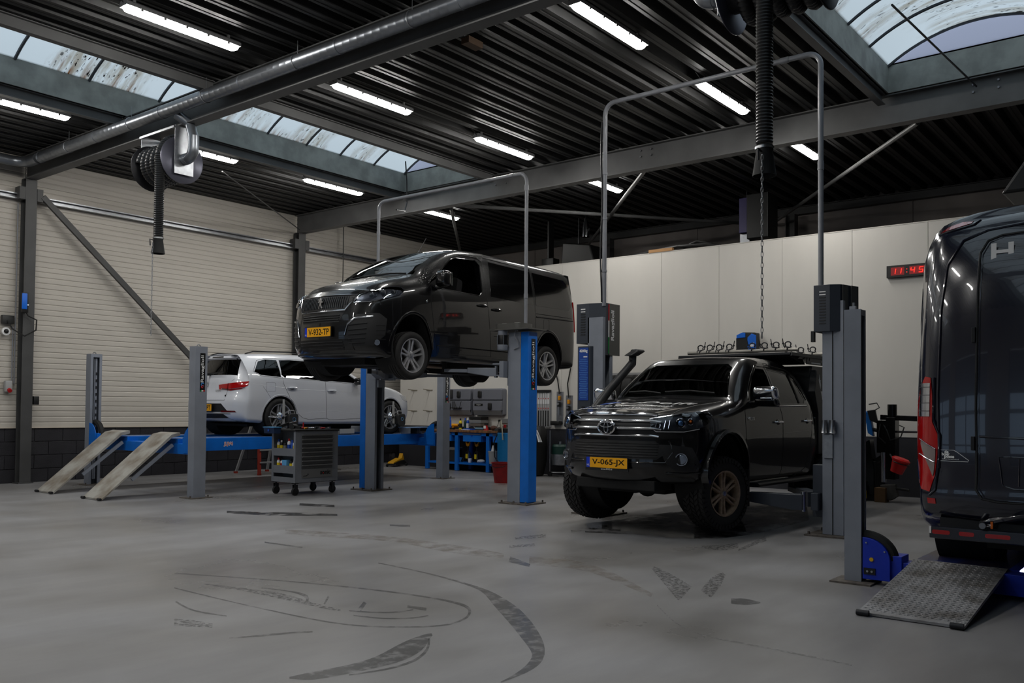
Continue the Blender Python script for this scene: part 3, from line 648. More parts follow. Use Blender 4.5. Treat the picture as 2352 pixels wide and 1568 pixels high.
# LED runway on lift C
t = thing('four_post_lift', 'deep blue four-post lift lowered to the floor under the dark blue van', 'car lift', (9.8, .5, 0))
mb = MB(); x, y, h = 7.37, 2.28, 2.2
mb.box(x, x + .01, y, y + .133, .01, h); mb.box(x + .12, x + .13, y, y + .133, .01, h); mb.box(x, x + .13, y + .123, y + .133, .01, h); mb.box(x, x + .022, y, y + .01, .01, h); mb.box(x + .108, x + .13, y, y + .01, .01, h); mb.box(x, x + .13, y, y + .133, h - .05, h)
p = B(mb, 'post', m_lgrey, t, smooth=False)
B(MB().box(x - .1, x + .2, y - .1, y + .22, 0, .014), 'base_plate', m_rust, p, t, smooth=False)
B(MB().box(x + .05, x + .06, y + .03, y + .05, .1, h - .06).cyl((x + .09, y + .1, .1), (x + .09, y + .1, h - .06), .012, n=8), 'lock_rack', m_dsteel, p, t, smooth=False)
B(MB().box(x + .03, x + .07, y + .05, y + .1, h, h + .03).cyl((x + .05, y + .07, h), (x + .05, y + .07, h + .06), .01, n=6), 'cable_anchor', m_galv, p, t)
for yy in (-1.1,): post4(t, 7.38, yy, 2.2, 1)
post4(t, 12.2, 2.19, 2.2, -1)
cbm = B(MB().box(7.42, 7.6, -1.0, 2.2, .035, .19).box(7.40, 7.6, 1.98, 2.27, .035, .24), 'crossbeam', m_dblue, t, smooth=False, bevel=.004)
prof = [(2.27, .04)] + [(2.27 - .21 * sin(a) , .2 + .17 * cos(a)) for a in [pi / 2 * k / 8 for k in range(9)]] + [(2.06, .04)]
B(MB().prism(prof, 'x', 7.37, 7.42), 'end_guard', m_dblue, cbm, t, smooth=False, bevel=.003)
B(MB().tube([(7.44, 2.27 - .22 * sin(a), .2 + .18 * cos(a)) for a in [pi / 2 * k / 10 for k in range(11)]], .042, n=10), 'pulley_cover', m_rubber, cbm, t)
B(MB().cyl((7.37, 2.2, .2), (7.362, 2.2, .2), .016, n=16), 'yellow_cap', m_yel, cbm, t)
B(MB().box(7.362, 7.372, 2.17, 2.26, .08, .13), 'roller_bracket', m_black, cbm, t, smooth=False)
for yy in (2.195, 2.23): B(MB().cyl((7.362, yy, .105), (7.355, yy, .105), .009, n=10), 'bolt', m_satin, cbm, t)
for yy, zz in ((2.24, .33), (2.1, .27)): B(MB().cyl((7.37, yy, zz), (7.362, yy, zz), .007, n=8), 'bolt', m_satin, cbm, t)
B(MB().box(12.0, 12.2, -1.0, 2.2, .035, .19), 'crossbeam', m_dblue, t, smooth=False)
m_tread = mat('checker_plate', (150, 150, 153), rough=.45, metal=.15, c2=(104, 101, 98), scale=5, ramp=(.3, .6), bump=.2, bscale=160)
m_runt = mat('worn_blue_runway', (24, 36, 88), rough=.32, c2=(52, 40, 40), scale=4)
for ya, yb in ((1.27, 1.93), (-.85, -.2)):
    r = B(MB().box(7.5, 12.3, ya, yb, .19, .2), 'runway', m_runt, t, smooth=False)
    B(MB().box(7.52, 12.3, ya, ya + .08, .04, .19).box(7.52, 12.3, yb - .08, yb, .04, .19), 'side_rail', m_dblue, r, t, smooth=False)
    rp = ramp(t, 6.22, .022, 7.56, .21, ya + .02, yb + .02, ya, yb, mt=m_tread, th=.03)
    # raised treads in rows across the plate
    mb = MB(); sl = (.21 - .022) / (7.56 - 6.22)
    for i in range(46):
        xx = 6.28 + i * .0277
        for j in range(26):
            yy = ya + .03 + j * .0245 + (.012 if i % 2 else 0); zz = .022 + (xx - 6.22) * sl; e = .008 * (1 if (i + j) % 2 else -1)
            mb.add([(xx - .009, yy - .004 - e, zz + .001 - .009 * sl), (xx - .009, yy + .004 - e, zz + .001), (xx + .009, yy + .004 + e, zz + .001 + .009 * sl), (xx + .009, yy - .004 + e, zz + .001 + .009 * sl), (xx, yy, zz + .0045)], [(0, 1, 4), (1, 2, 4), (2, 3, 4), (3, 0, 4)])
    o = B(mb, 'raised_treads', m_tread, rp, t, smooth=False); o['kind'] = 'stuff'
led = B(MB().box(7.62, 12.0, 1.17, 1.2, .15, .17), 'light_tube', mat('led_white', 250, emit=9), t, smooth=False, label='lit white tube light along the runway')
B(MB().box(7.6, 12.1, 1.2, 1.27, .06, .2).box(7.6, 12.1, 1.12, 1.2, .06, .075), 'light_rail', m_dblue, t, smooth=False)

# ---- spiral duct and hose reels on the ducted beam
t = thing('spiral_duct', 'long round galvanised duct running along the ducted roof beam', 'duct', (6.76, 7, 5.56))
m_duct = mat('spiral_duct_steel', (132, 136, 142), rough=.34, metal=.8, var=.1, scale=2)
def dsec(L, r=.088):
    pr = []; k = 0.
    while k < L - .02: pr += [(r, k), (r, k + .115), (r + .0012, k + .12)]; k += .125
    pr += [(r, L), (r + .007, L), (r + .007, L + .03), (r, L + .03)]
    return MB().lathe(pr, (0, 0, 0), 'y', 28).mesh('duct_section', m_duct, ang=50)
ds = dsec(1.87)
for k in range(9): link('duct_section', ds, t, loc=(0, -7 - 1.9 + k * 1.9 + 1.2, 0)) if False else link('duct_section', ds, t, loc=(0, -8.5 + k * 1.9, 0))
B(MB().tube([(6.76, 15.7, 5.56)] + arc((6.51, 15.95, 5.56), .25, 0, pi / 2, 8, (1, 0, 0), (0, 1, 0)) + [(3.0, 16.2, 5.56)], .088, n=24), 'duct_bend', m_duct, t)
for k in range(9):
    y = -1 + k * 1.95; B(MB().cyl((6.76, y, 5.65), (6.76, y, 5.82), .005, n=6), 'hanger_rod', m_galv, t)
    B(MB().tube(arc((6.76, y, 5.56), .093, 0, 2 * pi, 20, (1, 0, 0), (0, 0, 1))[:-1], .006, n=4, closed=True), 'hanger_ring', m_galv, t)
def corr_tube(pts, r, pitch=.022, n=12, amp=.007):
    # resample the path and ripple the radius
    P = [Vector(p) for p in pts]; out = []; rad = []; acc = 0
    for a, b in zip(P[:-1], P[1:]):
        L = (b - a).length; k = max(1, int(L / (pitch / 2)))
        for i in range(k): out.append(a.lerp(b, i / k)); rad.append(r + (amp if len(out) % 2 else 0))
    return MB().tube(out, rad, n=n)
m_hose = mat('black_corrugated_hose', (24, 24, 25), rough=.42, var=.1)
m_disc = mat('reel_disc_grey', (96, 96, 108), rough=.3, metal=.6)
def reel(loc, label, s, chain, drop_y, drop_z, hose_r=.062):
    """s=-1: inlet on the -y side"""
    t = thing('hose_reel', label, 'hose reel', loc)
    w = .40
    for q in (-1, 1): MB().lathe([(0, 0), (.325, 0), (.335, .006), (.335, .014), (.325, .02), (0, .02)], (0, q * w - .01, 0), 'y', 40).build('flange', m_disc if q == s else m_dsteel, t)
    MB().lathe([(.17, -w), (.17, w)], (0, 0, 0), 'y', 28).build('drum', m_dsteel, t)
    turns = 5; P = []
    for i in range(turns * 22 + 1): a = 2 * pi * i / 22 + pi; y = -w + .08 + (2 * w - .16) * i / (turns * 22); P.append((.24 * cos(a), y, .24 * sin(a)))
    h = corr_tube(P, hose_r - .004, .03, 10).build('coiled_hose', m_hose, t)
    P = arc((0, drop_y, .0), .30, pi / 2, pi, 10, (1, 0, 0), (0, 0, 1)) + [(-.30, drop_y, -.2), (-.30, drop_y, drop_z)]
    corr_tube(P, hose_r, .026, 14).build('drop_hose', m_hose, t)
    noz = MB().lathe([(hose_r + .004, .0), (hose_r + .006, -.04), (hose_r * 1.05, -.05), (hose_r * 1.5, -.24), (hose_r * 1.42, -.24), (hose_r * .95, -.04)], (-.30, drop_y, drop_z), 'z', 24).build('nozzle', m_rubber, t)
    MB().lathe([(hose_r + .01, -.03), (hose_r + .012, -.03), (hose_r + .012, -.01), (hose_r + .01, -.01)], (-.30, drop_y, drop_z), 'z', 24).build('hose_clamp', m_satin, noz)
    MB().tube([(-.30 - hose_r * .9, drop_y, drop_z - .06), (-.30 - hose_r * 2., drop_y - .0, drop_z - .05), (-.30 - hose_r * 1.9, drop_y, drop_z - .14)], .009, n=6).build('release_lever', m_dsteel, noz)
    # chain
    cz = drop_z - .12; cx = -.30 - hose_r * 1.5; lk = []; mbc = MB(); n = int((cz - chain) / .042)
    for k in range(n):
        z = cz - k * .042; ax = (1, 0, 0) if k % 2 else (0, 1, 0)
        mbc.tube([Vector((cx, drop_y - .02, z)) + Vector(ax) * .009 * cos(a) * 1. + Vector((0, 0, .026 * sin(a))) for a in [2 * pi * i / 8 for i in range(8)]], .0032, n=4, closed=True)
    o = mbc.build('pull_chain', m_galv, t); o['kind'] = 'stuff'
    # frame hung from the beam, inlet elbow and branch
    MB().bar((-.16, -w - .06, .44), (-.16, w + .06, .44), .03, .03).bar((.16, -w - .06, .44), (.16, w + .06, .44), .03, .03).build('mounting_rail', m_galv, t, smooth=False)
    for q in (-1, 1):
        MB().box(-.15, .15, q * (w + .055) - .004, q * (w + .055) + .004, -.22, .47).build('end_plate', m_galv, t, smooth=False, bevel=.002)
    y0 = s * (w + .06); r = .075
    el = [(0, y0, 0), (0, y0 + s * .1, 0)] + [(0, y0 + s * (.1 + .13 * sin(a)), .13 - .13 * cos(a)) for a in [pi / 2 * k / 8 for k in range(9)]] + [(0, y0 + s * .23, .3)]
    MB().tube(el, r, n=20).build('inlet_elbow', m_duct, t)
    for q in (.04, .07, .1): MB().lathe([(r, 0), (r + .006, .006), (r, .012)], (0, y0 + s * q, 0), 'y', 24).build('elbow_bead', m_duct, t)
    MB().tube([(0, y0 + s * .23, .28), (-.02, y0 + s * .16, .48), (-.17, y0 + s * .06, .60)], r - .003, n=20).build('branch_duct', m_duct, t)
    return t
reel((7.0, 12.06, 4.9), 'exhaust hose reel at the left, hose hanging before the cream wall', -1, -2.58, -.33, -1.14)
reel((7.0, 2.83, 4.9), 'exhaust hose reel at the top edge, its thick hose hanging above the pickup', 1, -3.0, -.02, -1.44)

# ================================================================ VEHICLES
def pchip(xs, ys, n):
    """monotone cubic through ys (tuples) at indices, n sub-steps per interval"""
    K = len(ys); dim = len(ys[0]); m = [[0.] * dim for _ in range(K)]
    for d in range(dim):
        dl = [ys[i + 1][d] - ys[i][d] for i in range(K - 1)]
        for i in range(K):
            if i == 0: m[i][d] = dl[0]
            elif i == K - 1: m[i][d] = dl[-1]
            else: m[i][d] = 0 if dl[i - 1] * dl[i] <= 0 else 2 * dl[i - 1] * dl[i] / (dl[i - 1] + dl[i])
    out = []
    for i in range(K - 1):
        for k in range(n):
            t = k / n; h = (2 * t ** 3 - 3 * t * t + 1, t ** 3 - 2 * t * t + t, -2 * t ** 3 + 3 * t * t, t ** 3 - t * t)
            out.append(tuple(h[0] * ys[i][d] + h[1] * m[i][d] + h[2] * ys[i + 1][d] + h[3] * m[i + 1][d] for d in range(dim)))
    out.append(tuple(ys[-1])); return out
def lut(tab):
    def f(v):
        if v <= tab[0][0]: return tab[0][1]
        for (a, p), (b, q) in zip(tab[:-1], tab[1:]):
            if v <= b: t = (v - a) / (b - a); return p + (q - p) * t
        return tab[-1][1]
    return f
def slut(tab):
    d = pchip(None, tab, 8); return lut(d)
def sect(x, zb, ys, zs, yw, zw, yb, zb2, yc, zc, ye, ze, zr, bow=0):
    r = [(0, zb), (ys - .14, zb), (ys - .015, zb + .04), (ys, zs), ((ys + yw) / 2 + .003, (zs + zw) / 2), (yw, zw), ((yw + yb) / 2 + .006, (zw + zb2) / 2), (yb, zb2), (yc, zc), (ye, ze), (ye * .55, zr - .012), (0, zr)]
    return [(x + bow * (y / max(yb, .1)) ** 2, y, z) for y, z in r]
def frows(ys, XF, bow, zb, ztop, zs, back=.12, flip=1):
    """vertical strips from the centre line outwards forming a front (flip=1) or rear (flip=-1) face"""
    rows = []
    rk = sorted(ys)
    for y in ys:
        e = rk.index(y) * .016
        f = lambda z: XF(z) + flip * bow(y)
        zt = ztop(y); zz = [zb + (zt - zb) * q for q in zs]
        r = [(XF(zb) + flip * (back + e + bow(y) * .5), 0, zb), (f(zb) + flip * (back * .5 + e * .3), y * .82, zb)] + [(f(z), y, z) for z in zz]
        for q in (.7, .36, 0): yy = y * q; r.append((XF(ztop(yy)) + flip * (bow(yy) + e), yy, ztop(yy) + e * .15))
        rows.append(r)
    return rows
def loft_body(rows, nx=4, ny=3):
    R = [pchip(None, r, ny) for r in rows]
    cols = [pchip(None, [R[i][j] for i in range(len(R))], nx) for j in range(len(R[0]))]
    R = [[cols[j][i] for j in range(len(cols))] for i in range(len(cols[0]))]
    mb = MB(); n = len(R[0]); full = []
    for r in R:
        full.append([Vector(p) for p in r] + [Vector((p[0], -p[1], p[2])) for p in reversed(r[1:-1])])
    mb.surf(full, close=True); N = len(full[0]); k = len(mb.v)
    if max(abs(v.y) for v in full[0]) > .01: mb.f.append(tuple(reversed(range(N))))
    if max(abs(v.y) for v in full[-1]) > .01: mb.f.append(tuple(range(k - N, k)))
    return mb
def bool_cut(me, cutters, solver='EXACT'):
    # one difference at a time; a cut that fails leaves the shell as it was
    for c in cutters:
        best = None
        for us in (False, True):
            ob = bpy.data.objects.new('tmp_body', me); COL.objects.link(ob)
            co = bpy.data.objects.new('tmp_cutter', c.mesh('tmp_cut', None, smooth=False)); COL.objects.link(co)
            m = ob.modifiers.new('b', 'BOOLEAN'); m.operation = 'DIFFERENCE'; m.object = co; m.solver = solver; m.use_self = us
            dg = bpy.context.evaluated_depsgraph_get(); out = bpy.data.meshes.new_from_object(ob.evaluated_get(dg))
            bpy.data.objects.remove(ob); bpy.data.objects.remove(co)
            if len(out.vertices) > len(me.vertices) * .6 and len(out.vertices) != len(me.vertices): best = out; break
        if best is not None: me = best
        else: print('CUT FAILED', len(out.vertices), len(me.vertices))
    return me
class Skin:
    def __init__(s, me, dz=0):
        bm = bmesh.new(); bm.from_mesh(me); s.t = BVHTree.FromBMesh(bm); bm.free()
    def hit(s, p, d):
        d = Vector(d).normalized(); h = s.t.ray_cast(Vector(p) - d * 3, d)
        if h[0] is None: h = s.t.find_nearest(Vector(p))
        return Vector(h[0]), Vector(h[1])
    def patch(s, pts, d, mt, name, par, off=.003, th=.006, step=.05, label=None, smooth=True, cut=None):
        d = Vector(d).normalized(); u = Vector((0, 0, 1)) - d * d.z
        u = Vector((1, 0, 0)) - d * d.x if u.length < .3 else u; u.normalize(); v = d.cross(u)
        P = [Vector((Vector(p).dot(u), Vector(p).dot(v))) for p in pts]
        ring = []
        for i in range(len(P)):
            a, b = P[i], P[(i + 1) % len(P)]; k = max(1, int((b - a).length / step))
            ring += [a.lerp(b, q / k) for q in range(k)]
        x0, x1 = min(p.x for p in P), max(p.x for p in P); y0, y1 = min(p.y for p in P), max(p.y for p in P)
        def inside(q):
            c = False
            for i in range(len(P)):
                a, b = P[i], P[i - 1]
                if (a.y > q.y) != (b.y > q.y) and q.x < (b.x - a.x) * (q.y - a.y) / (b.y - a.y) + a.x: c = not c
            return c
        inner = []
        nx, ny = int((x1 - x0) / step), int((y1 - y0) / step)
        for i in range(1, nx):
            for j in range(1, ny):
                q = Vector((x0 + (x1 - x0) * i / nx, y0 + (y1 - y0) * j / ny))
                if inside(q) and min((q - r).length for r in ring) > step * .4: inner.append(q)
        n = len(ring)
        vs, ed, fs, *_ = delaunay_2d_cdt(ring + inner, [(i, (i + 1) % n) for i in range(n)], [tuple(range(n))], 2, 1e-6)
        base = (u, v); C = []
        for q in vs:
            o = u * q.x + v * q.y; h, nn = s.hit(o + d * (Vector(pts[0]).dot(d)), d)
            if nn.dot(d) > 0: nn = -nn
            C.append((h, (nn - d * .6).normalized()))
        k = len(C); V = [h + nn * off for h, nn in C] + [h + nn * (off - th) for h, nn in C]
        F = [tuple(f) for f in fs] + [tuple(k + i for i in reversed(f)) for f in fs]
        cnt = {}
        for f in fs:
            for a, b in zip(f, f[1:] + f[:1]): cnt[(a, b)] = 1
        for (a, b) in list(cnt):
            if (b, a) not in cnt: F.append((b, a, a + k, b + k))
        o = MB().add(V, F).build(name, mt, par, label, smooth=smooth, ang=40)
        return o
    def line(s, pts, d, r, mt, name, par, off=0., step=.06, closed=False, n=6, label=None):
        P = [Vector(p) for p in pts]; out = []
        if closed: P.append(P[0])
        for a, b in zip(P[:-1], P[1:]):
            k = max(1, int((b - a).length / step)); out += [a.lerp(b, i / k) for i in range(k)]
        if not closed: out.append(P[-1])
        Q = []
        for p in out: h, nn = s.hit(p, d); nn = nn if nn.dot(Vector(d)) < 0 else -nn; Q.append(h + nn * off)
        return MB().tube(Q, r, n=n, closed=closed).build(name, mt, par, label)
def glass_mat(name, tint, fres=1.5, gl=1.0):
    m = bpy.data.materials.new(name); m.use_nodes = True; nt = m.node_tree; nt.nodes.clear(); L = nt.links.new
    o = nd(nt, 'ShaderNodeOutputMaterial'); t = nd(nt, 'ShaderNodeBsdfTransparent'); t.inputs[0].default_value = (*tint, 1)
    g = nd(nt, 'ShaderNodeBsdfGlossy', Roughness=.015); f = nd(nt, 'ShaderNodeFresnel', IOR=fres); mx = nd(nt, 'ShaderNodeMixShader')
    g.inputs['Color'].default_value = (gl, gl, gl, 1)
    L(f.outputs[0], mx.inputs[0]); L(t.outputs[0], mx.inputs[1]); L(g.outputs[0], mx.inputs[2]); L(mx.outputs[0], o.inputs[0]); return m
m_glass = glass_mat('clear_car_glass', (.68, .76, .72), 1.9)
m_gdark = glass_mat('privacy_glass', (.03, .035, .035), 1.6)
m_lens = glass_mat('lamp_lens', (.8, .82, .85), 1.5)
m_rlens = mat('red_lamp_lens', (165, 12, 16), rough=.08, coat=.6, spec=.6)
m_rlens2 = mat('dark_red_lens', (84, 10, 16), rough=.1, coat=.6)
m_paint = mat('black_paint', (5, 5, 7), rough=.3, coat=1., spec=.25)
def wet_mat():
    m = m_paint.copy(); m.name = 'wet_black_paint'; nt = m.node_tree; L = nt.links.new; b = nt.nodes['Principled BSDF']
    tc = nd(nt, 'ShaderNodeTexCoord'); v = nd(nt, 'ShaderNodeTexVoronoi', Scale=70.); L(tc.outputs['Object'], v.inputs['Vector'])
    r = nd(nt, 'ShaderNodeMapRange'); r.inputs['From Min'].default_value = .28; r.inputs['From Max'].default_value = .1; L(v.outputs['Distance'], r.inputs['Value'])
    s = nd(nt, 'ShaderNodeSeparateXYZ'); L(tc.outputs['Object'], s.inputs[0]); q = nd(nt, 'ShaderNodeMapRange'); q.inputs['From Min'].default_value = 1.15; q.inputs['From Max'].default_value = 1.4; L(s.outputs[2], q.inputs['Value'])
    x = nd(nt, 'ShaderNodeMath', operation='MULTIPLY'); L(r.outputs[0], x.inputs[0]); L(q.outputs[0], x.inputs[1])
    bp = nd(nt, 'ShaderNodeBump'); bp.inputs['Strength'].default_value = .55; bp.inputs['Distance'].default_value = .004; L(x.outputs[0], bp.inputs['Height']); L(bp.outputs[0], b.inputs['Coat Normal']); L(bp.outputs[0], b.inputs['Normal']); return m
m_wet = wet_mat()
m_dpaint = mat('midnight_blue_paint', (12, 16, 34), rough=.2, coat=1., spec=.6)
m_wpaint = mat('white_paint', (206, 208, 214), rough=.25, coat=.8)
m_trim = mat('unpainted_trim', (24, 24, 26), rough=.5)
m_gblk = mat('gloss_black', (8, 8, 9), rough=.12, coat=.5)
m_int = mat('car_interior', (20, 20, 22), rough=.75)
m_tyre = mat('tyre_rubber', (24, 23, 23), rough=.68, var=.12, scale=12)
m_rim = mat('silver_alloy', (182, 182, 184), rough=.3, metal=.7)
m_bronze = mat('dusty_alloy', (158, 136, 116), rough=.5, metal=.35, var=.2, scale=20)
m_disc2 = mat('brake_disc', (92, 90, 88), rough=.35, metal=.8)
m_pyel = mat('plate_yellow', (238, 168, 8), rough=.4); m_pblu = mat('plate_blue', (18, 56, 190), rough=.4); m_ptx = mat('plate_black', 16, rough=.5)
m_ref = mat('lamp_reflector', (196, 200, 208), rough=.16, metal=1.)
m_und = mat('underbody', (16, 16, 17), rough=.8)
m_amber = mat('amber_lens', (200, 96, 20), rough=.2)
def wheel(par, c, s, R=.335, W=.215, r=.236, rimm=None, spokes=5, twin=.16, tread=0, steer=0, name='wheel', dish=.02, swid=.028, hubc=True):
    """axle along y, outer face towards s*y"""
    Mx = Matrix.Translation(Vector(c)) @ Matrix.Rotation(steer, 4, 'Z'); h = W / 2
    def put(mb): mb.v = [tuple(Mx @ Vector(v)) for v in mb.v]; return mb
    pr = [(r - .005, -h * .82), (r + .02, -h * .95), (r + (R - r) * .5, -h), (R - .025, -h * .93), (R - .005, -h * .78), (R, -h * .5), (R, h * .5), (R - .005, h * .78), (R - .025, h * .93), (r + (R - r) * .5, h), (r + .02, h * .95), (r - .005, h * .82)]
    if not tread:
        q = [(R, -h * .5)]
        for k in range(-1, 2): q += [(R, k * h * .4 - .006), (R - .008, k * h * .4 - .004), (R - .008, k * h * .4 + .004), (R, k * h * .4 + .006)]
        pr = pr[:5] + q + pr[6:]
    w_ = put(MB().lathe(pr, (0, 0, 0), 'y', 56)).build(name, m_tyre, par, ang=40)
    if tread:
        mb = MB(); n = 44
        for i in range(n):
            for j, yy in enumerate((-.8, -.42, 0, .42, .8)):
                a = 2 * pi * (i + (.5 if j % 2 else 0)) / n; da = 2 * pi / n * .34
                wy = h * .17; y = h * yy; rr = R - (.012 if abs(yy) > .7 else 0); sk = .05 * (1 if j % 2 else -1)
                vs = []
                for rad in (rr - .01, rr + .013):
                    for aa, y2 in ((-da, -wy), (da, -wy), (da, wy), (-da, wy)):
                        an = a + aa + sk * (1 if y2 > 0 else -1); vs.append((rad * cos(an), y + y2, rad * sin(an)))
                mb.add(vs, [(4, 5, 6, 7), (0, 1, 5, 4), (1, 2, 6, 5), (2, 3, 7, 6), (3, 0, 4, 7)])
            a = 2 * pi * i / n
            for sy in (-1, 1):
                vs = []
                for rad, y in ((R - .055, h * 1.0), (R - .01, h * .97)):
                    for aa in (-.045, .045): vs.append((rad * cos(a + aa), sy * (y + .008), rad * sin(a + aa)))
                    for aa in (.045, -.045): vs.append((rad * cos(a + aa), sy * (y - .015), rad * sin(a + aa)))
                mb.add(vs, [(0, 1, 5, 4), (1, 2, 6, 5), (3, 0, 4, 7), (4, 5, 6, 7)])
        o = put(mb).build('tread_blocks', m_tyre, w_, smooth=False); o['kind'] = 'stuff'
    rimm = rimm or m_rim; f = h * .72
    mb = MB().lathe([(r - .004, s * h * .86), (r + .004, s * h * .92), (r - .012, s * h * .9), (r - .022, s * h * .6), (r - .03, -s * h * .8)], (0, 0, 0), 'y', 48)
    for k in range(spokes):
        for tw in ((-twin, twin) if twin else (0,)):
            a = 2 * pi * k / spokes + pi / 2; a1 = a + tw; a0 = a + tw * 2.4
            p0 = Vector((.045 * cos(a0), 0, .045 * sin(a0))); p1 = Vector(((r - .014) * cos(a1), 0, (r - .014) * sin(a1)))
            d = (p1 - p0).normalized(); sd = Vector((-d.z, 0, d.x)); vs = []
            for p, w0, yo in ((p0, swid * .75, f - dish), (p0.lerp(p1, .6), swid * .5, f - dish * .3), (p1, swid * .62, f + .004)):
                for q, y in ((-1, yo - .012), (-.55, yo), (.55, yo), (1, yo - .012), (1, yo - .04), (-1, yo - .04)): vs.append(p + sd * w0 * q + Vector((0, s * y, 0)))
            mb.add(vs, [(i * 6 + j, i * 6 + (j + 1) % 6, i * 6 + 6 + (j + 1) % 6, i * 6 + 6 + j) for i in range(2) for j in range(6)])
    mb.lathe([(0, s * (f - dish + .012)), (.03, s * (f - dish + .01)), (.062, s * (f - dish)), (.07, s * (f - dish - .02)), (.07, s * (f - .08))], (0, 0, 0), 'y', 24)
    for k in range(5):
        a = 2 * pi * (k + .5) / 5; mb.cyl((.05 * cos(a), s * (f - dish - .01), .05 * sin(a)), (.05 * cos(a), s * (f - dish + .012), .05 * sin(a)), .008, n=6)
    rm = put(mb).build('alloy_rim', rimm, w_, ang=30)
    put(MB().lathe([(.06, s * (f - .075)), (r * .78, s * (f - .075)), (r * .78, s * (f - .095)), (.06, s * (f - .095))], (0, 0, 0), 'y', 32)).build('brake_disc', m_disc2, w_)
    put(MB().lathe([(0, -s * h * .5), (r - .03, -s * h * .5), (r - .03, -s * h * .52), (0, -s * h * .52)], (0, 0, 0), 'y', 32)).build('inner_wheel', m_und, w_)
    if hubc: put(MB().lathe([(0, s * (f - dish + .02)), (.026, s * (f - dish + .018)), (.03, s * (f - dish + .008))], (0, 0, 0), 'y', 20)).build('centre_cap', m_satin if rimm is m_rim else m_satin, w_)
    return w_
def reg_plate(par, M, txt, w=.52, h=.112, nl=True):
    """M: x right, y up, z out; centre"""
    p = MB().prism(rrect(-w / 2 - .008, w / 2 + .008, -h / 2 - .008, h / 2 + .008, .01, 3), 'z', -.012, .0, M).build('number_plate', m_black, par, smooth=False)
    MB().prism(rrect(-w / 2 + .045, w / 2, -h / 2, h / 2, .006, 2), 'z', 0, .002, M).build('yellow_field', m_pyel, p, smooth=False)
    MB().prism(rrect(-w / 2, -w / 2 + .045, -h / 2, h / 2, .004, 2), 'z', 0, .002, M).build('country_band', m_pblu, p, smooth=False)
    me = text_mesh(txt, .1, m_ptx, extrude=.0002, bold=.0018); xs = [v.co.x for v in me.vertices]; ys = [v.co.y for v in me.vertices]
    L = w - .105; cx, cy = (min(xs) + max(xs)) / 2, (min(ys) + max(ys)) / 2
    for v in me.vertices: v.co = M @ Vector(((v.co.x - cx) * L / (max(xs) - min(xs)) + .0225, (v.co.y - cy) * .076 / (max(ys) - min(ys)), .0026))
    link('lettering', me, p)
    if nl: text('NL', .028, m_wt, M @ Matrix.Translation((-w / 2 + .022, -h / 2 + .025, .0024)), p, extrude=.0002)
    return p
def vframe(o, x, y): x, y = Vector(x).normalized(), Vector(y).normalized(); z = x.cross(y).normalized(); y = z.cross(x); m = Matrix((x, y, z)).transposed().to_4x4(); m.translation = Vector(o); return m
def seat(mb, x, y, z, w=.5):
    mb.add(*_sb(x, y, z, w)); return mb
def seats(par, xs, z, ys=(-.38, .38)):
    for x in xs:
        for y in ys:
            mb = MB(); rr = rrect(-.25, .25, 0, .62, .08, 4)
            M = Matrix.Translation((x, y, z + .1)) @ Matrix.Rotation(radians(14), 4, 'Y')
            mb.prism([(a, b) for a, b in rr], 'x', -.05, .07, M); mb.prism([(a, b) for a, b in rrect(-.25, .25, 0, .14, .05, 3)], 'x', -.5, .05, Matrix.Translation((x, y, z)))
            mb.prism([(a, b) for a, b in rrect(-.13, .13, .65, .84, .06, 4)], 'x', -.03, .06, M); mb.cyl(M @ Vector((0, -.06, .6)), M @ Vector((0, -.06, .7)), .008, n=6).cyl(M @ Vector((0, .06, .6)), M @ Vector((0, .06, .7)), .008, n=6)
            mb.build('seat', m_int, par, bevel=.012)
def steering(par, x, y, z, s=1):
    M = Matrix.Translation((x, y, z)) @ Matrix.Rotation(radians(-62), 4, 'Y')
    MB().tube([M @ Vector((.185 * cos(a), .185 * sin(a), 0)) for a in [2 * pi * k / 24 for k in range(24)]], .014, n=8, closed=True).cyl(M @ Vector((-.18, 0, 0)), M @ Vector((.18, 0, 0)), .014, n=6).cyl(M @ Vector((0, 0, -.04)), M @ Vector((0, 0, .03)), .06, n=16).build('steering_wheel', m_int, par)
def arch_cut(x, z, r, y0, y1, n=40): return [MB().cyl((x, y0, z), (x, y1, z), r, n=n), MB().cyl((x, -y0, z), (x, -y1, z), r, n=n)]
def liner(par, x, z, r, y0, y1, root=None):
    for s in (-1, 1):
        MB().lathe([(r - .002, s * y1), (r - .004, s * (y0 + .01)), (0, s * (y0 + .01))], (x, 0, z), 'y', 40).build('wheel_arch_liner', m_und, par)
def cabin_cut(rows):
    """rows: (x, zfloor, ybelt, zbelt, ycant, zcant, zroof)"""
    mb = MB(); R = []
    for x, zf, yb, zb, yc, zc, zr in rows:
        h = [(0, zf), (yb, zf), (yb, zb), (yc, zc), (yc - .1, zr - .02), (0, zr)]
        R.append([Vector((x, y, z)) for y, z in h] + [Vector((x, -y, z)) for y, z in reversed(h[1:-1])])
    mb.surf(R, close=True); N = len(R[0]); k = len(mb.v); mb.f.append(tuple(reversed(range(N)))); mb.f.append(tuple(range(k - N, k))); return mb
def shift(obs, dz): pass
def side(pts, y, s): return [(x, s * y, z) for x, z in pts]

def warp(root, f, skip=('wheel',)):
    """push every mesh of the vehicle but its wheels through f(x, y, z) -> (x, y, z)"""
    KIDS = {}; done = set()
    for o in COL.objects:
        if o.parent: KIDS.setdefault(o.parent.name, []).append(o)
    def go(o):
        if o.name.split('.')[0] in skip: return
        if o.data and o.data.name not in done:
            done.add(o.data.name)
            for v in o.data.vertices: v.co = f(*v.co)
        for c in KIDS.get(o.name, []): go(c)
    for c in KIDS.get(root.name, []): go(c)

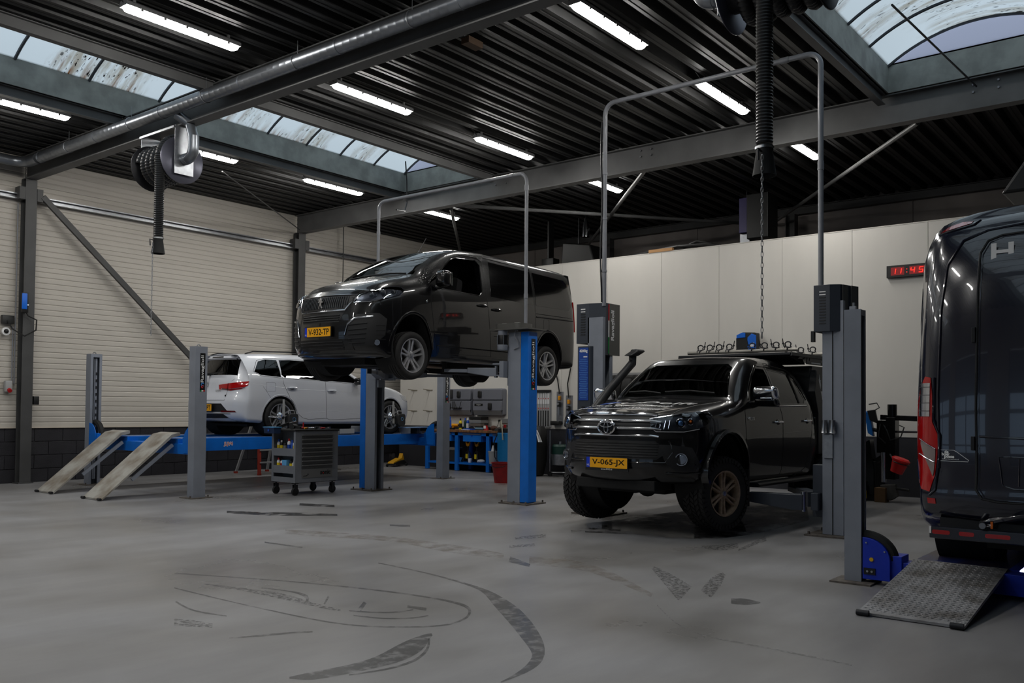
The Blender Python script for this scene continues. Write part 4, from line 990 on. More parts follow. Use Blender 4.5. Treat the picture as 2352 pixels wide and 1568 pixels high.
# ---------------------------------------------------------------- black panel van on the tall lift
def rbox(c, sx, sy, sz, r=.02, seg=3):
    bm = bmesh.new(); bmesh.ops.create_cube(bm, size=1); bmesh.ops.scale(bm, vec=(sx, sy, sz), verts=bm.verts)
    bmesh.ops.bevel(bm, geom=bm.edges[:], offset=r, segments=seg, profile=.5, affect='EDGES', clamp_overlap=True)
    mb = MB(); mb.add([Vector(c) + v.co for v in bm.verts], [[v.index for v in f.verts] for f in bm.faces]); bm.free(); return mb
def handle(par, sk, x, y, z, s, mt, w=.2):
    h, n = sk.hit((x, s * 2, z), (0, -s, 0)); yy = h.y
    MB().tube([(x - w / 2, yy, z), (x - w / 2 + .02, yy + s * .03, z), (x, yy + s * .042, z + .003), (x + w / 2 - .02, yy + s * .03, z), (x + w / 2, yy, z)], [.008, .014, .016, .014, .008], n=10).build('door_handle', mt, par)
def van():
    t = thing('panel_van', 'wet glossy black panel van raised high on the blue two-post lift', 'van', (8.786, 9.701, 1.849), radians(1.643))
    XF = slut([(.2, -.70), (.27, -.82), (.36, -.86), (.5, -.885), (.62, -.885), (.76, -.86), (.86, -.84), (.95, -.79), (1.0, -.74), (1.06, -.66)])
    bow = lambda y: .2 * (y / .85) ** 2 + .12 * (y / .85) ** 6
    zt = lambda y: 1.04 - .07 * (abs(y) / .8) ** 2
    rows = frows([0, .25, .5, .68, .8], XF, bow, .2, zt, (.04, .14, .3, .5, .7, .87, 1.0))
    S = [(-.44, .2, .875, .34, .895, .6, .86, .93, .74, 1.07, .52, 1.125, 1.15, 0), (-.2, .2, .935, .36, .945, .62, .91, 1.0, .77, 1.17, .54, 1.215, 1.235, 0), (.12, .2, .945, .36, .955, .66, .93, 1.07, .79, 1.25, .58, 1.30, 1.325, 0),
         (.42, .2, .945, .33, .96, .66, .935, 1.1, .80, 1.37, .62, 1.43, 1.47, 0), (.75, .2, .945, .33, .96, .66, .94, 1.1, .80, 1.54, .64, 1.61, 1.66, 0), (1.08, .2, .945, .33, .96, .66, .94, 1.1, .79, 1.70, .66, 1.775, 1.825, 0),
         (1.4, .2, .945, .33, .96, .66, .94, 1.1, .80, 1.77, .69, 1.85, 1.90, 0), (2.0, .2, .945, .33, .96, .66, .94, 1.1, .82, 1.79, .71, 1.875, 1.925, 0), (3.0, .2, .945, .33, .96, .66, .94, 1.1, .82, 1.79, .71, 1.875, 1.925, 0),
         (3.8, .22, .945, .36, .96, .66, .94, 1.1, .815, 1.78, .70, 1.86, 1.91, 0), (4.06, .24, .93, .36, .945, .66, .925, 1.1, .79, 1.75, .67, 1.84, 1.89, 0)]
    rows += [sect(*a) for a in S]
    XR = slut([(.24, 4.16), (.4, 4.2), (.7, 4.215), (1.1, 4.2), (1.5, 4.17), (1.8, 4.12), (1.9, 4.08)])
    rows += frows([.82, .6, .3, 0], XR, lambda y: .07 * (y / .85) ** 4, .24, lambda y: 1.87 - .07 * (abs(y) / .8) ** 2, (.04, .12, .25, .45, .55, .8, 1.0), flip=-1)
    me0 = loft_body(rows).mesh('body', m_wet, ang=32); sk = Skin(me0)
    win = [(.47, 1.19), (.60, 1.135), (1.58, 1.125), (1.66, 1.2), (1.67, 1.62), (1.58, 1.70), (1.14, 1.675), (1.06, 1.64)]
    cuts = arch_cut(0, .36, .395, .52, 1.3) + arch_cut(3.275, .36, .39, .52, 1.3)
    cuts += [cabin_cut([(.34, .7, .83, 1.04, .66, 1.24, 1.31), (.8, .6, .87, 1.1, .70, 1.48, 1.61), (1.1, .6, .87, 1.1, .71, 1.62, 1.76), (1.4, .6, .87, 1.1, .73, 1.7, 1.84), (1.95, .6, .87, 1.1, .74, 1.72, 1.86)]),
             MB().prism(win, 'y', -1.3, 1.3), MB().prism([(-.70, 1.33), (0, 1.365), (.70, 1.33), (.58, 1.70), (.5, 1.765), (0, 1.79), (-.5, 1.765), (-.58, 1.70)], 'x', -.6, 1.15)]
    me = bool_cut(me0, cuts); me.shade_smooth(); me.set_sharp_from_angle(angle=radians(32))
    link('body_shell', me, t)
    liner(t, 0, .36, .392, .53, .93); liner(t, 3.275, .36, .387, .53, .93)
    sk.patch([(0, -.72, 1.315), (0, 0, 1.35), (0, .72, 1.315), (0, .60, 1.71), (0, .51, 1.78), (0, 0, 1.805), (0, -.51, 1.78), (0, -.60, 1.71)], (1, 0, 0), m_glass, 'windscreen', t, off=.002, th=.004, step=.08)
    seats(t, (1.35,), .72); steering(t, .78, -.38, 1.2)
    MB().prism([(.32, .7), (.75, .7), (.78, 1.12), (.6, 1.2), (.34, 1.16)], 'y', -.82, .82).build('dashboard', m_int, t, bevel=.01)
    for s in (-1, 1):
        sk.line(side(win, 1.3, s), (0, -s, 0), .009, m_gblk, 'window_seal', t, closed=True)
        if s > 0: sk.patch(side([(.5, 1.2), (.62, 1.14), (1.57, 1.13), (1.65, 1.2), (1.66, 1.61), (1.57, 1.69), (1.15, 1.665)], 1.3, s), (0, -s, 0), m_gdark, 'side_window', t, off=-.004, th=.004)
        # flush dark panel behind the B pillar, seams, rail
        sk.patch(side([(1.86, 1.14), (2.86, 1.12), (2.86, 1.70), (1.9, 1.72)], 1.3, s), (0, -s, 0), m_gblk, 'flush_side_window', t, off=.004, th=.006, step=.09)
        sk.patch(side([(2.93, 1.12), (3.9, 1.13), (4.0, 1.2), (3.94, 1.62), (3.86, 1.68), (2.93, 1.70)], 1.3, s), (0, -s, 0), m_gblk, 'flush_rear_window', t, off=.004, th=.006, step=.09)
        for pl in ([(.50, 1.14), (.44, .95), (.47, .6), (.52, .32)], [(1.0, 1.77), (1.2, 1.75), (1.62, 1.76), (1.745, 1.7), (1.76, 1.1), (1.76, .33), (.52, .31)], [(1.79, 1.78), (2.88, 1.76), (2.9, 1.1), (2.9, .36), (2.78, .30), (1.79, .3)]):
            sk.line(side(pl, 1.3, s), (0, -s, 0), .0035, m_black, 'door_seam', t, n=5)
        sk.line(side([(2.92, .94), (4.02, .96)], 1.3, s), (0, -s, 0), .011, m_black, 'slide_rail', t, n=5)
        sk.line(side([(2.92, .99), (4.0, 1.0)], 1.3, s), (0, -s, 0), .004, m_gblk, 'rail_cover', t, n=5)
        sk.line(side([(1.85, .62), (2.86, .62)], 1.3, s), (0, -s, 0), .004, m_gblk, 'door_crease', t, n=5)
        sk.line(side([(.52, .42), (2.85, .42)], 1.3, s), (0, -s, 0), .010, m_gblk, 'side_moulding', t, n=6)
        sk.line(side(rrect(3.12, 3.28, .76, .92, .03, 3), 1.3, s), (0, -s, 0), .003, m_black, 'fuel_flap' if s < 0 else 'panel_seam', t, closed=True, n=5)
        handle(t, sk, 1.62, 1, .98, s, m_gblk); handle(t, sk, 1.96, 1, .95, s, m_gblk)
        arc_ = [(.0 + .42 * cos(a), .36 + .42 * sin(a)) for a in [pi * k / 16 for k in range(17)]]
        sk.line(side(arc_, 1.3, s), (0, -s, 0), .014, m_paint, 'arch_lip', t, off=-.004, n=8)
        sk.line(side([(3.275 + .41 * cos(a), .36 + .41 * sin(a)) for a in [pi * k / 16 for k in range(17)]], 1.3, s), (0, -s, 0), .014, m_paint, 'arch_lip', t, off=-.004, n=8)
        h, n = sk.hit((.30, s * 2, .93), (0, -s, 0)); MB().sphere(h, .02, sc=(1.2, .4, 1)).build('side_repeater', m_ref, t)
        # headlamp
        d = (.78, -s * .62, 0)
        hl = [(-.80, s * .585, .845), (-.76, s * .64, .925), (-.62, s * .75, .995), (-.40, s * .86, 1.055), (-.22, s * .9, 1.06), (-.17, s * .91, 1.02), (-.26, s * .9, .955), (-.46, s * .86, .90), (-.66, s * .76, .855)]
        lp = sk.patch(hl, d, mat('lamp_bowl', (120, 122, 128), rough=.3, metal=.8), 'headlamp', t, off=.003, th=.01, step=.03)
        sk.patch(hl, d, m_lens, 'lens', lp, off=.03, th=.004, step=.04)
        sk.line([hl[0], hl[1], hl[2], hl[3]], d, .007, m_ref, 'chrome_edge', lp, off=.014)
        sk.line(hl[5:] + [hl[0]], d, .006, m_ref, 'chrome_edge', lp, off=.012)
        for (px, py, pz, rr) in ((-.62, .75, .925, .045), (-.48, .82, .965, .055), (-.33, .86, .99, .04)):
            h, n = sk.hit((px, s * py, pz), d); dv = -Vector(d).normalized()
            MB().cyl(h - dv * .01, h + dv * .025, rr, rr * .8, n=18).build('reflector', m_ref, lp)
            MB().sphere(h + dv * .02, rr * .45).build('bulb', m_lens, lp)
        for k in range(4): sk.line([(-.58 + .1 * k, s * (.78 + .03 * k), .90 + .015 * k), (-.54 + .1 * k, s * (.79 + .03 * k), 1.0 + .015 * k)], d, .006, m_ref, 'reflector_rib', lp, off=.01)
        # fog panel with slats and light strip
        d = (.86, -s * .5, 0)
        fp = sk.patch([(-.8, s * .47, .35), (-.82, s * .44, .5), (-.8, s * .5, .66), (-.74, s * .6, .72), (-.5, s * .8, .735), (-.44, s * .87, .68), (-.46, s * .86, .5), (-.6, s * .78, .36)], d, m_trim, 'corner_grille', t, off=.004, th=.008, step=.05)
        for k in range(5): sk.line([(-.8, s * (.50 + .0 * k), .39 + k * .055), (-.62, s * (.66 + .01 * k), .40 + k * .058)], d, .008, m_trim, 'slat', fp, off=.008)
        sk.line([(-.83, s * .46, .5), (-.8, s * .49, .62), (-.74, s * .56, .68), (-.55, s * .74, .70)], d, .010, m_ref, 'daylight_strip', fp, off=.012)
        for k in range(4): sk.line([(-.5, s * (.76), .44 + k * .055), (-.44, s * .85, .445 + k * .055)], d, .004, m_black, 'groove', fp, off=.004)
        h, n = sk.hit((-.52, s * .79, .40), d); dv = -Vector(d).normalized()
        MB().cyl(h, h + dv * .02, .038, n=18).build('fog_lamp', m_ref, fp); MB().cyl(h + dv * .018, h + dv * .022, .034, n=18).build('lens', m_lens, fp)
        # mirror
        M_ = Matrix.Translation((.62, s * 1.06, 1.26)) @ Matrix.Rotation(s * radians(8), 4, 'Z')
        mr = rbox((0, 0, 0), .17, .22, .24, .06, 4); mr.v = [tuple(M_ @ Vector(v)) for v in mr.v]; mo = mr.build('mirror', m_paint, t)
        MB().tube([(.62, s * .9, 1.15), (.64, s * .97, 1.14), (.65, s * 1.03, 1.17)], [.035, .03, .035], n=10).build('mirror_arm', m_trim, mo)
        MB().box(.702, .708, s * 1.06 - .09, s * 1.06 + .09, 1.16, 1.36).build('mirror_glass', m_chrome, mo, smooth=False)
        sk.patch(side([(.46, 1.17), (.60, 1.13), (.70, 1.135), (.70, 1.30)], 1.3, s), (0, -s, 0), m_trim, 'mirror_foot', t, off=.004, th=.02)
        # tail lamps
        tl = sk.patch([(4.2, s * .80, .80), (4.2, s * .80, 1.3), (4.12, s * .92, 1.3), (4.12, s * .94, .8)], (-.8, -s * .6, 0), m_rlens, 'tail_lamp', t, off=.02, th=.03)
    wheel(t, (0, -.83, .255), -1, twin=.17); wheel(t, (0, .83, .255), 1, twin=.17); wheel(t, (3.275, -.83, .255), -1, twin=.17); wheel(t, (3.275, .83, .255), 1, twin=.17)
    # grille
    F = (1, 0, 0)
    g = sk.patch([(-1, y, z) for y, z in ((-.42, .775), (.42, .775), (.50, .85), (.54, .93), (-.54, .93), (-.50, .85))], F, m_black, 'grille', t, off=.004, th=.008)
    for k in range(27):
        y = -.455 + k * .035; sk.line([(-1, y, .79 + (.03 if abs(y) > .42 else 0)), (-1, y, .92)], F, .006, m_gblk, 'grille_bar', g, off=.007, n=6)
    sk.line([(-1, y, z) for y, z in ((-.56, .945), (-.51, .85), (-.43, .765), (0, .76), (.43, .765), (.51, .85), (.56, .945))], F, .008, m_chrome, 'chrome_surround', g, off=.008)
    sk.line([(-1, y, z) for y, z in ((-.56, .945), (0, .95), (.56, .945))], F, .006, m_chrome, 'chrome_surround', g, off=.006)
    # rampant emblem
    fx = XF(.855) - .022
    lion = [(-.035, -.06), (-.012, -.06), (-.02, -.045), (.0, -.02), (.02, -.05), (.035, -.06), (.05, -.052), (.03, -.035), (.022, -.005), (.04, .01), (.055, .005), (.05, .022), (.03, .025), (.04, .045), (.02, .07), (-.01, .065), (.0, .05), (-.03, .052), (-.05, .04), (-.02, .035), (-.045, .012), (-.03, .005), (-.01, .018), (-.012, -.01), (-.03, -.035)]
    MB().prism([(-a * 1.0, .855 + b) for a, b in lion], 'x', fx - .006, fx).build('emblem', m_chrome, g, bevel=.001)
    for z0, z1, w in ((.645, .735, .36), (.30, .45, .42)):
        q = sk.patch([(-1, y, z) for y, z in ((-w, z0), (w, z0), (w + .06, z1), (-w - .06, z1))], F, m_black, 'air_intake', t, off=.003, th=.008)
        for k in range(3): sk.line([(-1, -w, z0 + (k + 1) * (z1 - z0) / 4), (-1, w, z0 + (k + 1) * (z1 - z0) / 4)], F, .007, m_trim, 'slat', q, off=.008)
    sk.patch([(-1, y, z) for y, z in ((-.56, .30), (-.44, .30), (-.42, .44), (-.54, .45))], F, m_gblk, 'tow_cover', t, off=.008, th=.01)
    sk.line([(-1, y, .268) for y in (-.8, -.4, 0, .4, .8)], F, .014, m_trim, 'lower_lip', t, off=.0, n=8)
    # bonnet edge, plate, wipers, aerial, roof ribs
    sk.line([(-.74, -.52, 2), (-.5, -.66, 2), (-.1, -.74, 2), (.18, -.76, 2)], (0, 0, -1), .004, m_black, 'bonnet_seam', t, n=5); sk.line([(-.74, .52, 2), (-.5, .66, 2), (-.1, .74, 2), (.18, .76, 2)], (0, 0, -1), .004, m_black, 'bonnet_seam', t, n=5)
    reg_plate(t, vframe((-.906, 0, .543), (0, -1, 0), (0, 0, 1)), 'V-932-TP')
    for y0, y1 in ((-.6, .05), (.55, -.1)):
        sk.line([(.15, y0, 1.33), (.2, (y0 + y1) / 2, 1.36), (.22, y1, 1.36)], F, .008, m_black, 'wiper', t, off=.014)
    h, n = sk.hit((1.25, -.0, 3), (0, 0, -1)); MB().cyl(h, h + Vector((.0, 0, .03)), .025, .015).cyl(h + Vector((0, 0, .02)), h + Vector((.16, 0, .24)), .004).build('roof_aerial', m_black, t)
    for y in (-.45, -.15, .15, .45): sk.line([(1.8, y, 3), (3.9, y, 3)], (0, 0, -1), .01, m_paint, 'roof_rib', t, off=-.004, n=6)
    # underside: exhaust, subframe, floor tray
    MB().tube([(.5, -.3, .17), (.8, -.5, .16), (1.2, -.62, .155), (2.2, -.6, .15), (2.8, -.4, .15), (3.9, -.4, .2)], .035, n=12).build('exhaust_pipe', mat('hot_steel', (128, 112, 100), rough=.35, metal=.8), t)
    MB().box(-.45, .6, -.45, .45, .12, .22).box(1.0, 2.9, -.75, -.66, .12, .21).box(1.0, 2.9, .66, .75, .12, .21).box(2.2, 2.8, .1, .5, .1, .2).build('underbody_frame', m_und, t, bevel=.01)
    for x in (0, 3.275):
        MB().cyl((x, -.72, .255), (x, .72, .255), .045, n=12).box(x - .06, x + .06, -.55, .55, .12, .2).build('axle', m_und, t)
    for s in (-1, 1): MB().tube([(.32, s * .55, .2), (.36, s * .8, .1), (.36, s * .9, .05)], .012, n=6).build('mud_guard_stay', m_und, t)
    zm = slut([(0, 0), (.3, .3), (.55, .56), (.85, .945), (1.12, 1.235), (1.75, 1.83), (1.94, 2.0), (2.3, 2.4)]); sx = slut([(-1, 0), (.1, 0), (.6, .15), (2., .14), (3.1, .0), (4.5, 0)]); sz = slut([(0, 0), (.4, .3), (.9, .8), (1.2, 1), (3, 1)])
    warp(t, lambda x, y, z: (x - sx(x) * sz(z), y, zm(z)))
    return t
van()

# ---------------------------------------------------------------- white estate car (local x runs from the front axle to the back; root turned by 180 degrees)
def estate():
    c, s_ = cos(radians(.94)), sin(radians(.94)); rx, ry = 9.56, 13.60
    t = thing('estate_car', 'white estate car on the blue four-post lift, tail towards the camera', 'car', (rx + 2.636 * c, ry + 2.636 * s_, .885), radians(180.94))
    XF = slut([(.2, -.72), (.3, -.83), (.45, -.87), (.6, -.86), (.72, -.80), (.80, -.70)])
    rows = frows([0, .3, .55, .72], XF, lambda y: .2 * (y / .8) ** 2 + .1 * (y / .8) ** 6, .2, lambda y: .80 - .08 * (y / .72) ** 2, (.05, .2, .4, .55, .7, .87, 1.))
    S = [(-.4, .2, .80, .33, .84, .52, .80, .76, .70, .82, .5, .84, .85), (-.1, .19, .86, .36, .895, .6, .86, .84, .72, .90, .5, .93, .945), (.35, .19, .87, .32, .90, .6, .87, .90, .74, .96, .5, .99, 1.0),
         (.62, .19, .87, .3, .9, .6, .872, .92, .73, 1.02, .52, 1.06, 1.08), (1.0, .19, .87, .3, .9, .6, .875, .94, .67, 1.22, .52, 1.27, 1.3), (1.4, .19, .87, .3, .9, .6, .875, .95, .64, 1.36, .53, 1.405, 1.43),
         (2.0, .19, .87, .3, .9, .6, .88, .97, .645, 1.385, .54, 1.43, 1.455), (2.6, .19, .87, .3, .905, .6, .88, .99, .64, 1.38, .53, 1.42, 1.445), (3.0, .22, .865, .34, .90, .62, .865, 1.0, .61, 1.36, .51, 1.40, 1.425), (3.25, .24, .84, .36, .88, .62, .835, .99, .57, 1.33, .48, 1.375, 1.40)]
    rows += [sect(*a) for a in S]
    XR = slut([(.24, 3.44), (.35, 3.53), (.5, 3.55), (.62, 3.535), (.75, 3.49), (.95, 3.46), (1.1, 3.40), (1.3, 3.28), (1.38, 3.24)])
    rows += frows([.74, .55, .3, 0], XR, lambda y: .16 * (y / .8) ** 2 + .05 * (y / .8) ** 6, .24, lambda y: 1.375 - .05 * (y / .74) ** 2, (.04, .14, .3, .45, .6, .85, 1.0), flip=-1)
    # narrow the glasshouse of the rear strips
    for r in rows[-4:]:
        for i, (x, y, z) in enumerate(r):
            if z > .95: r[i] = (x, y * (1 - .3 * (z - .95) / .43), z)
    me0 = loft_body(rows).mesh('body', m_wpaint, ang=32); sk = Skin(me0)
    front = [(.80, .97), (.95, .955), (1.60, .98), (1.60, 1.31), (1.36, 1.315), (1.1, 1.2)]
    rear = [(1.66, .98), (2.55, 1.005), (2.60, 1.05), (2.55, 1.31), (2.3, 1.325), (1.66, 1.32)]
    quart = [(2.62, 1.01), (3.02, 1.035), (3.13, 1.09), (2.98, 1.27), (2.84, 1.31), (2.60, 1.31)]
    tailg = [(0, y, z) for y, z in ((-.60, 1.02), (-.46, 1.03), (.46, 1.03), (.60, 1.02), (.49, 1.3), (-.49, 1.3))]
    cuts = arch_cut(0, .33, .355, .5, 1.2) + arch_cut(2.636, .33, .355, .5, 1.2)
    cuts += [cabin_cut([(.75, .6, .78, .9, .62, 1.0, 1.05), (1.05, .55, .79, .93, .58, 1.18, 1.26), (1.45, .5, .79, .93, .57, 1.33, 1.39), (2.6, .5, .79, .95, .57, 1.35, 1.41), (3.05, .6, .76, .97, .53, 1.31, 1.38), (3.2, .7, .7, .97, .50, 1.26, 1.35)])]
    cuts += [MB().prism(q, 'y', -1.2, 1.2) for q in (front, rear, quart)]
    cuts += [MB().prism([(y, z) for _, y, z in tailg], 'x', 2.9, 4.), MB().prism([(-.60, 1.02), (.60, 1.02), (.5, 1.33), (-.5, 1.33)], 'x', .2, 1.3)]
    me = bool_cut(me0, cuts); me.shade_smooth(); me.set_sharp_from_angle(angle=radians(32)); link('body_shell', me, t)
    liner(t, 0, .33, .352, .52, .87); liner(t, 2.636, .33, .352, .52, .87)
    sk.patch([(0, -.62, 1.0), (0, .62, 1.0), (0, .53, 1.345), (0, -.53, 1.345)], (1, 0, 0), m_glass, 'windscreen', t, off=.002, th=.004, step=.1)
    sk.patch([(4, y, z) for _, y, z in tailg], (-1, 0, 0), m_gdark, 'rear_window', t, off=.003, th=.004, step=.08)
    sk.patch([(4, y, z) for y, z in ((-.53, 1.315), (.53, 1.315), (.50, 1.36), (-.50, 1.36))], (-1, 0, 0), m_wpaint, 'roof_spoiler', t, off=.03, th=.05)
    sk.patch([(4, y, z) for y, z in ((-.16, 1.325), (.16, 1.325), (.15, 1.345), (-.15, 1.345))], (-1, 0, 0), m_gblk, 'brake_light', t, off=.036, th=.01)
    MB().bar((3.49, -.0, 1.05), (3.47, .42, 1.075), .03, .02).cyl((3.42, .0, 1.05), (3.51, .0, 1.045), .028, n=12).build('rear_wiper', m_black, t)
    seats(t, (1.55, 2.45), .42)
    for s in (-1, 1):
        for q, nm in ((front, m_gdark), (rear, m_gdark), (quart, m_gdark)):
            sk.patch(side(q, 1.3, s), (0, -s, 0), m_glass if q is front else m_gdark, 'side_window', t, off=-.003, th=.004)
        sk.line(side([(.78, .965), (.95, .943), (1.75, .972), (2.6, .995), (3.02, 1.02), (3.15, 1.09), (3.0, 1.285), (2.84, 1.325), (2.3, 1.34), (1.36, 1.33), (1.08, 1.21)], 1.3, s), (0, -s, 0), .004, m_trim, 'window_trim', t, closed=True, n=5)
        for pl in ([(.72, .93), (.62, .8), (.60, .55), (.66, .30), (1.5, .27), (1.60, .30), (1.63, .6), (1.64, .96)], [(1.63, .6), (1.60, .30), (2.0, .28), (2.14, .31), (2.25, .38), (2.38, .56), (2.50, .75), (2.58, .9), (2.59, 1.0)]):
            sk.line(side(pl, 1.3, s), (0, -s, 0), .003, m_black, 'door_seam', t, n=5)
        sk.line(side([(.5, .76), (1.4, .79), (2.3, .81), (3.0, .86), (3.3, .89)], 1.3, s), (0, -s, 0), .014, m_wpaint, 'shoulder_crease', t, off=-.0125, n=8)
        sk.line(side([(.55, .36), (1.4, .43), (2.1, .40)], 1.3, s), (0, -s, 0), .014, m_wpaint, 'sill_crease', t, off=-.0125, n=8)
        sk.line(side(rrect(2.75, 2.94, .76, .91, .02, 3), 1.3, s), (0, -s, 0), .002, m_dsteel, 'fuel_flap' if s > 0 else 'panel_seam', t, closed=True, n=4)
        sk.line(side([(3.0, .84), (2.86, .66), (2.8, .55)], 1.3, s), (0, -s, 0), .002, m_dsteel, 'bumper_seam', t, n=4)
        handle(t, sk, 1.5, 1, .80, s, m_wpaint, .19); handle(t, sk, 2.4, 1, .83, s, m_wpaint, .19)
        for xx, zz in ((1.5, .80), (2.4, .83)):
            h, n = sk.hit((xx, s * 2, zz - .006), (0, -s, 0)); MB().sphere(h, .035, sc=(1.7, .12, .6)).build('handle_cup', m_dsteel, t)
        for xc in (0, 2.636): sk.line(side([(xc + .375 * cos(a), .33 + .375 * sin(a)) for a in [pi * k / 16 for k in range(17)]], 1.3, s), (0, -s, 0), .012, m_wpaint, 'arch_lip', t, off=-.004, n=8)
        MB().tube([(1.3, s * .53, 1.40), (1.5, s * .535, 1.455), (2.2, s * .54, 1.475), (2.95, s * .515, 1.445), (3.1, s * .5, 1.40)], .012, n=8).build('roof_rail', m_gblk, t)
        mo = rbox((.92, s * 1.0, .985), .14, .2, .13, .04, 4).build('mirror', m_gblk, t); MB().tube([(.86, s * .85, .93), (.9, s * .94, .94)], .02, n=8).build('mirror_arm', m_gblk, mo)
        # tail lamp wrapping round the corner
        d = (-.72, -s * .7, 0)
        tl = sk.patch([(3.5, s * .35, .785), (3.5, s * .335, .86), (3.45, s * .6, .89), (3.36, s * .74, .91), (3.22, s * .81, .92), (3.24, s * .81, .85), (3.36, s * .76, .79), (3.48, s * .62, .762)], d, m_rlens, 'tail_lamp', t, off=.008, th=.012, step=.04)
        sk.line([(3.5, s * .44, .79), (3.46, s * .6, .785), (3.3, s * .8, .815)], d, .006, m_lens, 'lamp_strip', tl, off=.014)
        sk.patch([(3.5, s * .41, .785), (3.5, s * .41, .80), (3.48, s * .58, .79), (3.48, s * .55, .775)], d, m_ref, 'reverse_lamp', tl, off=.014, th=.008)
        sk.line([(3.5, s * .585, .89), (3.5, s * .57, .77)], d, .003, m_black, 'lamp_seam', tl, off=.012)
        sk.patch([(3.5, s * .42, .40), (3.45, s * .76, .40), (3.45, s * .72, .425), (3.5, s * .42, .428)], d, m_rlens2, 'rear_reflector', t, off=.006, th=.01)
        sk.patch([(-.85, s * .42, .62), (-.8, s * .5, .68), (-.5, s * .78, .74), (-.3, s * .84, .76), (-.42, s * .82, .66), (-.7, s * .66, .60)], (.8, -s * .6, 0), m_ref, 'headlamp', t, off=.004, th=.01)
    # bumper lower part, plate, badge
    sk.patch([(4, y, z) for y, z in ((-.56, .405), (.56, .405), (.42, .545), (-.42, .545))], (-1, 0, 0), m_trim, 'plate_recess', t, off=.004, th=.01)
    sk.patch([(4, y, z) for y, z in ((-.62, .245), (.62, .245), (.46, .37), (-.46, .37))], (-1, 0, 0), m_trim, 'rear_diffuser', t, off=.006, th=.02)
    sk.line([(4, -.6, .38), (4, 0, .385), (4, .6, .38)], (-1, 0, 0), .006, m_satin, 'bumper_strip', t, off=.008)
    sk.line([(4, y, z) for y, z in ((-.62, 1.0), (-.50, .88), (-.48, .60), (.48, .60), (.50, .88), (.62, 1.0))], (-1, 0, 0), .003, m_black, 'tailgate_seam', t, n=5)
    reg_plate(t, vframe((3.575, 0, .475), (0, 1, 0), (0, 0, 1)), 'SD-317-PT')
    h, n = sk.hit((4, 0, .87), (-1, 0, 0)); text('S', .1, m_chrome, vframe(h + Vector((.012, 0, 0)), (0, 1, 0), (0, 0, 1)), t, 'badge', extrude=.004, bold=.006)
    h, n = sk.hit((4, .30, .76), (-1, 0, 0)); text('LEON', .05, m_chrome, vframe(h + Vector((.01, 0, 0)), (-.1, 1, 0), (0, 0, 1)), t, 'lettering', extrude=.002)
    h, n = sk.hit((4, .48, .68), (-1, 0, 0)); MB().prism([(-.02, -.012), (.02, -.012), (.008, .014), (-.008, .014)], 'x', -.004, .004, Matrix.Translation(h + Vector((.006, 0, 0)))).build('small_badge', m_black, t)
    for y in (-.83, .83):
        s = 1 if y > 0 else -1
        for x in (0, 2.636): wheel(t, (x, s * .80, .322), s, R=.322, W=.215, r=.228, twin=.15, swid=.03)
    MB().box(.3, 3.1, -.6, .6, .16, .2).cyl((0, -.7, .3), (0, .7, .3), .04).cyl((2.636, -.7, .3), (2.636, .7, .3), .04).build('underbody_frame', m_und, t)
    return t
EST = estate()
EST_ZM = 0

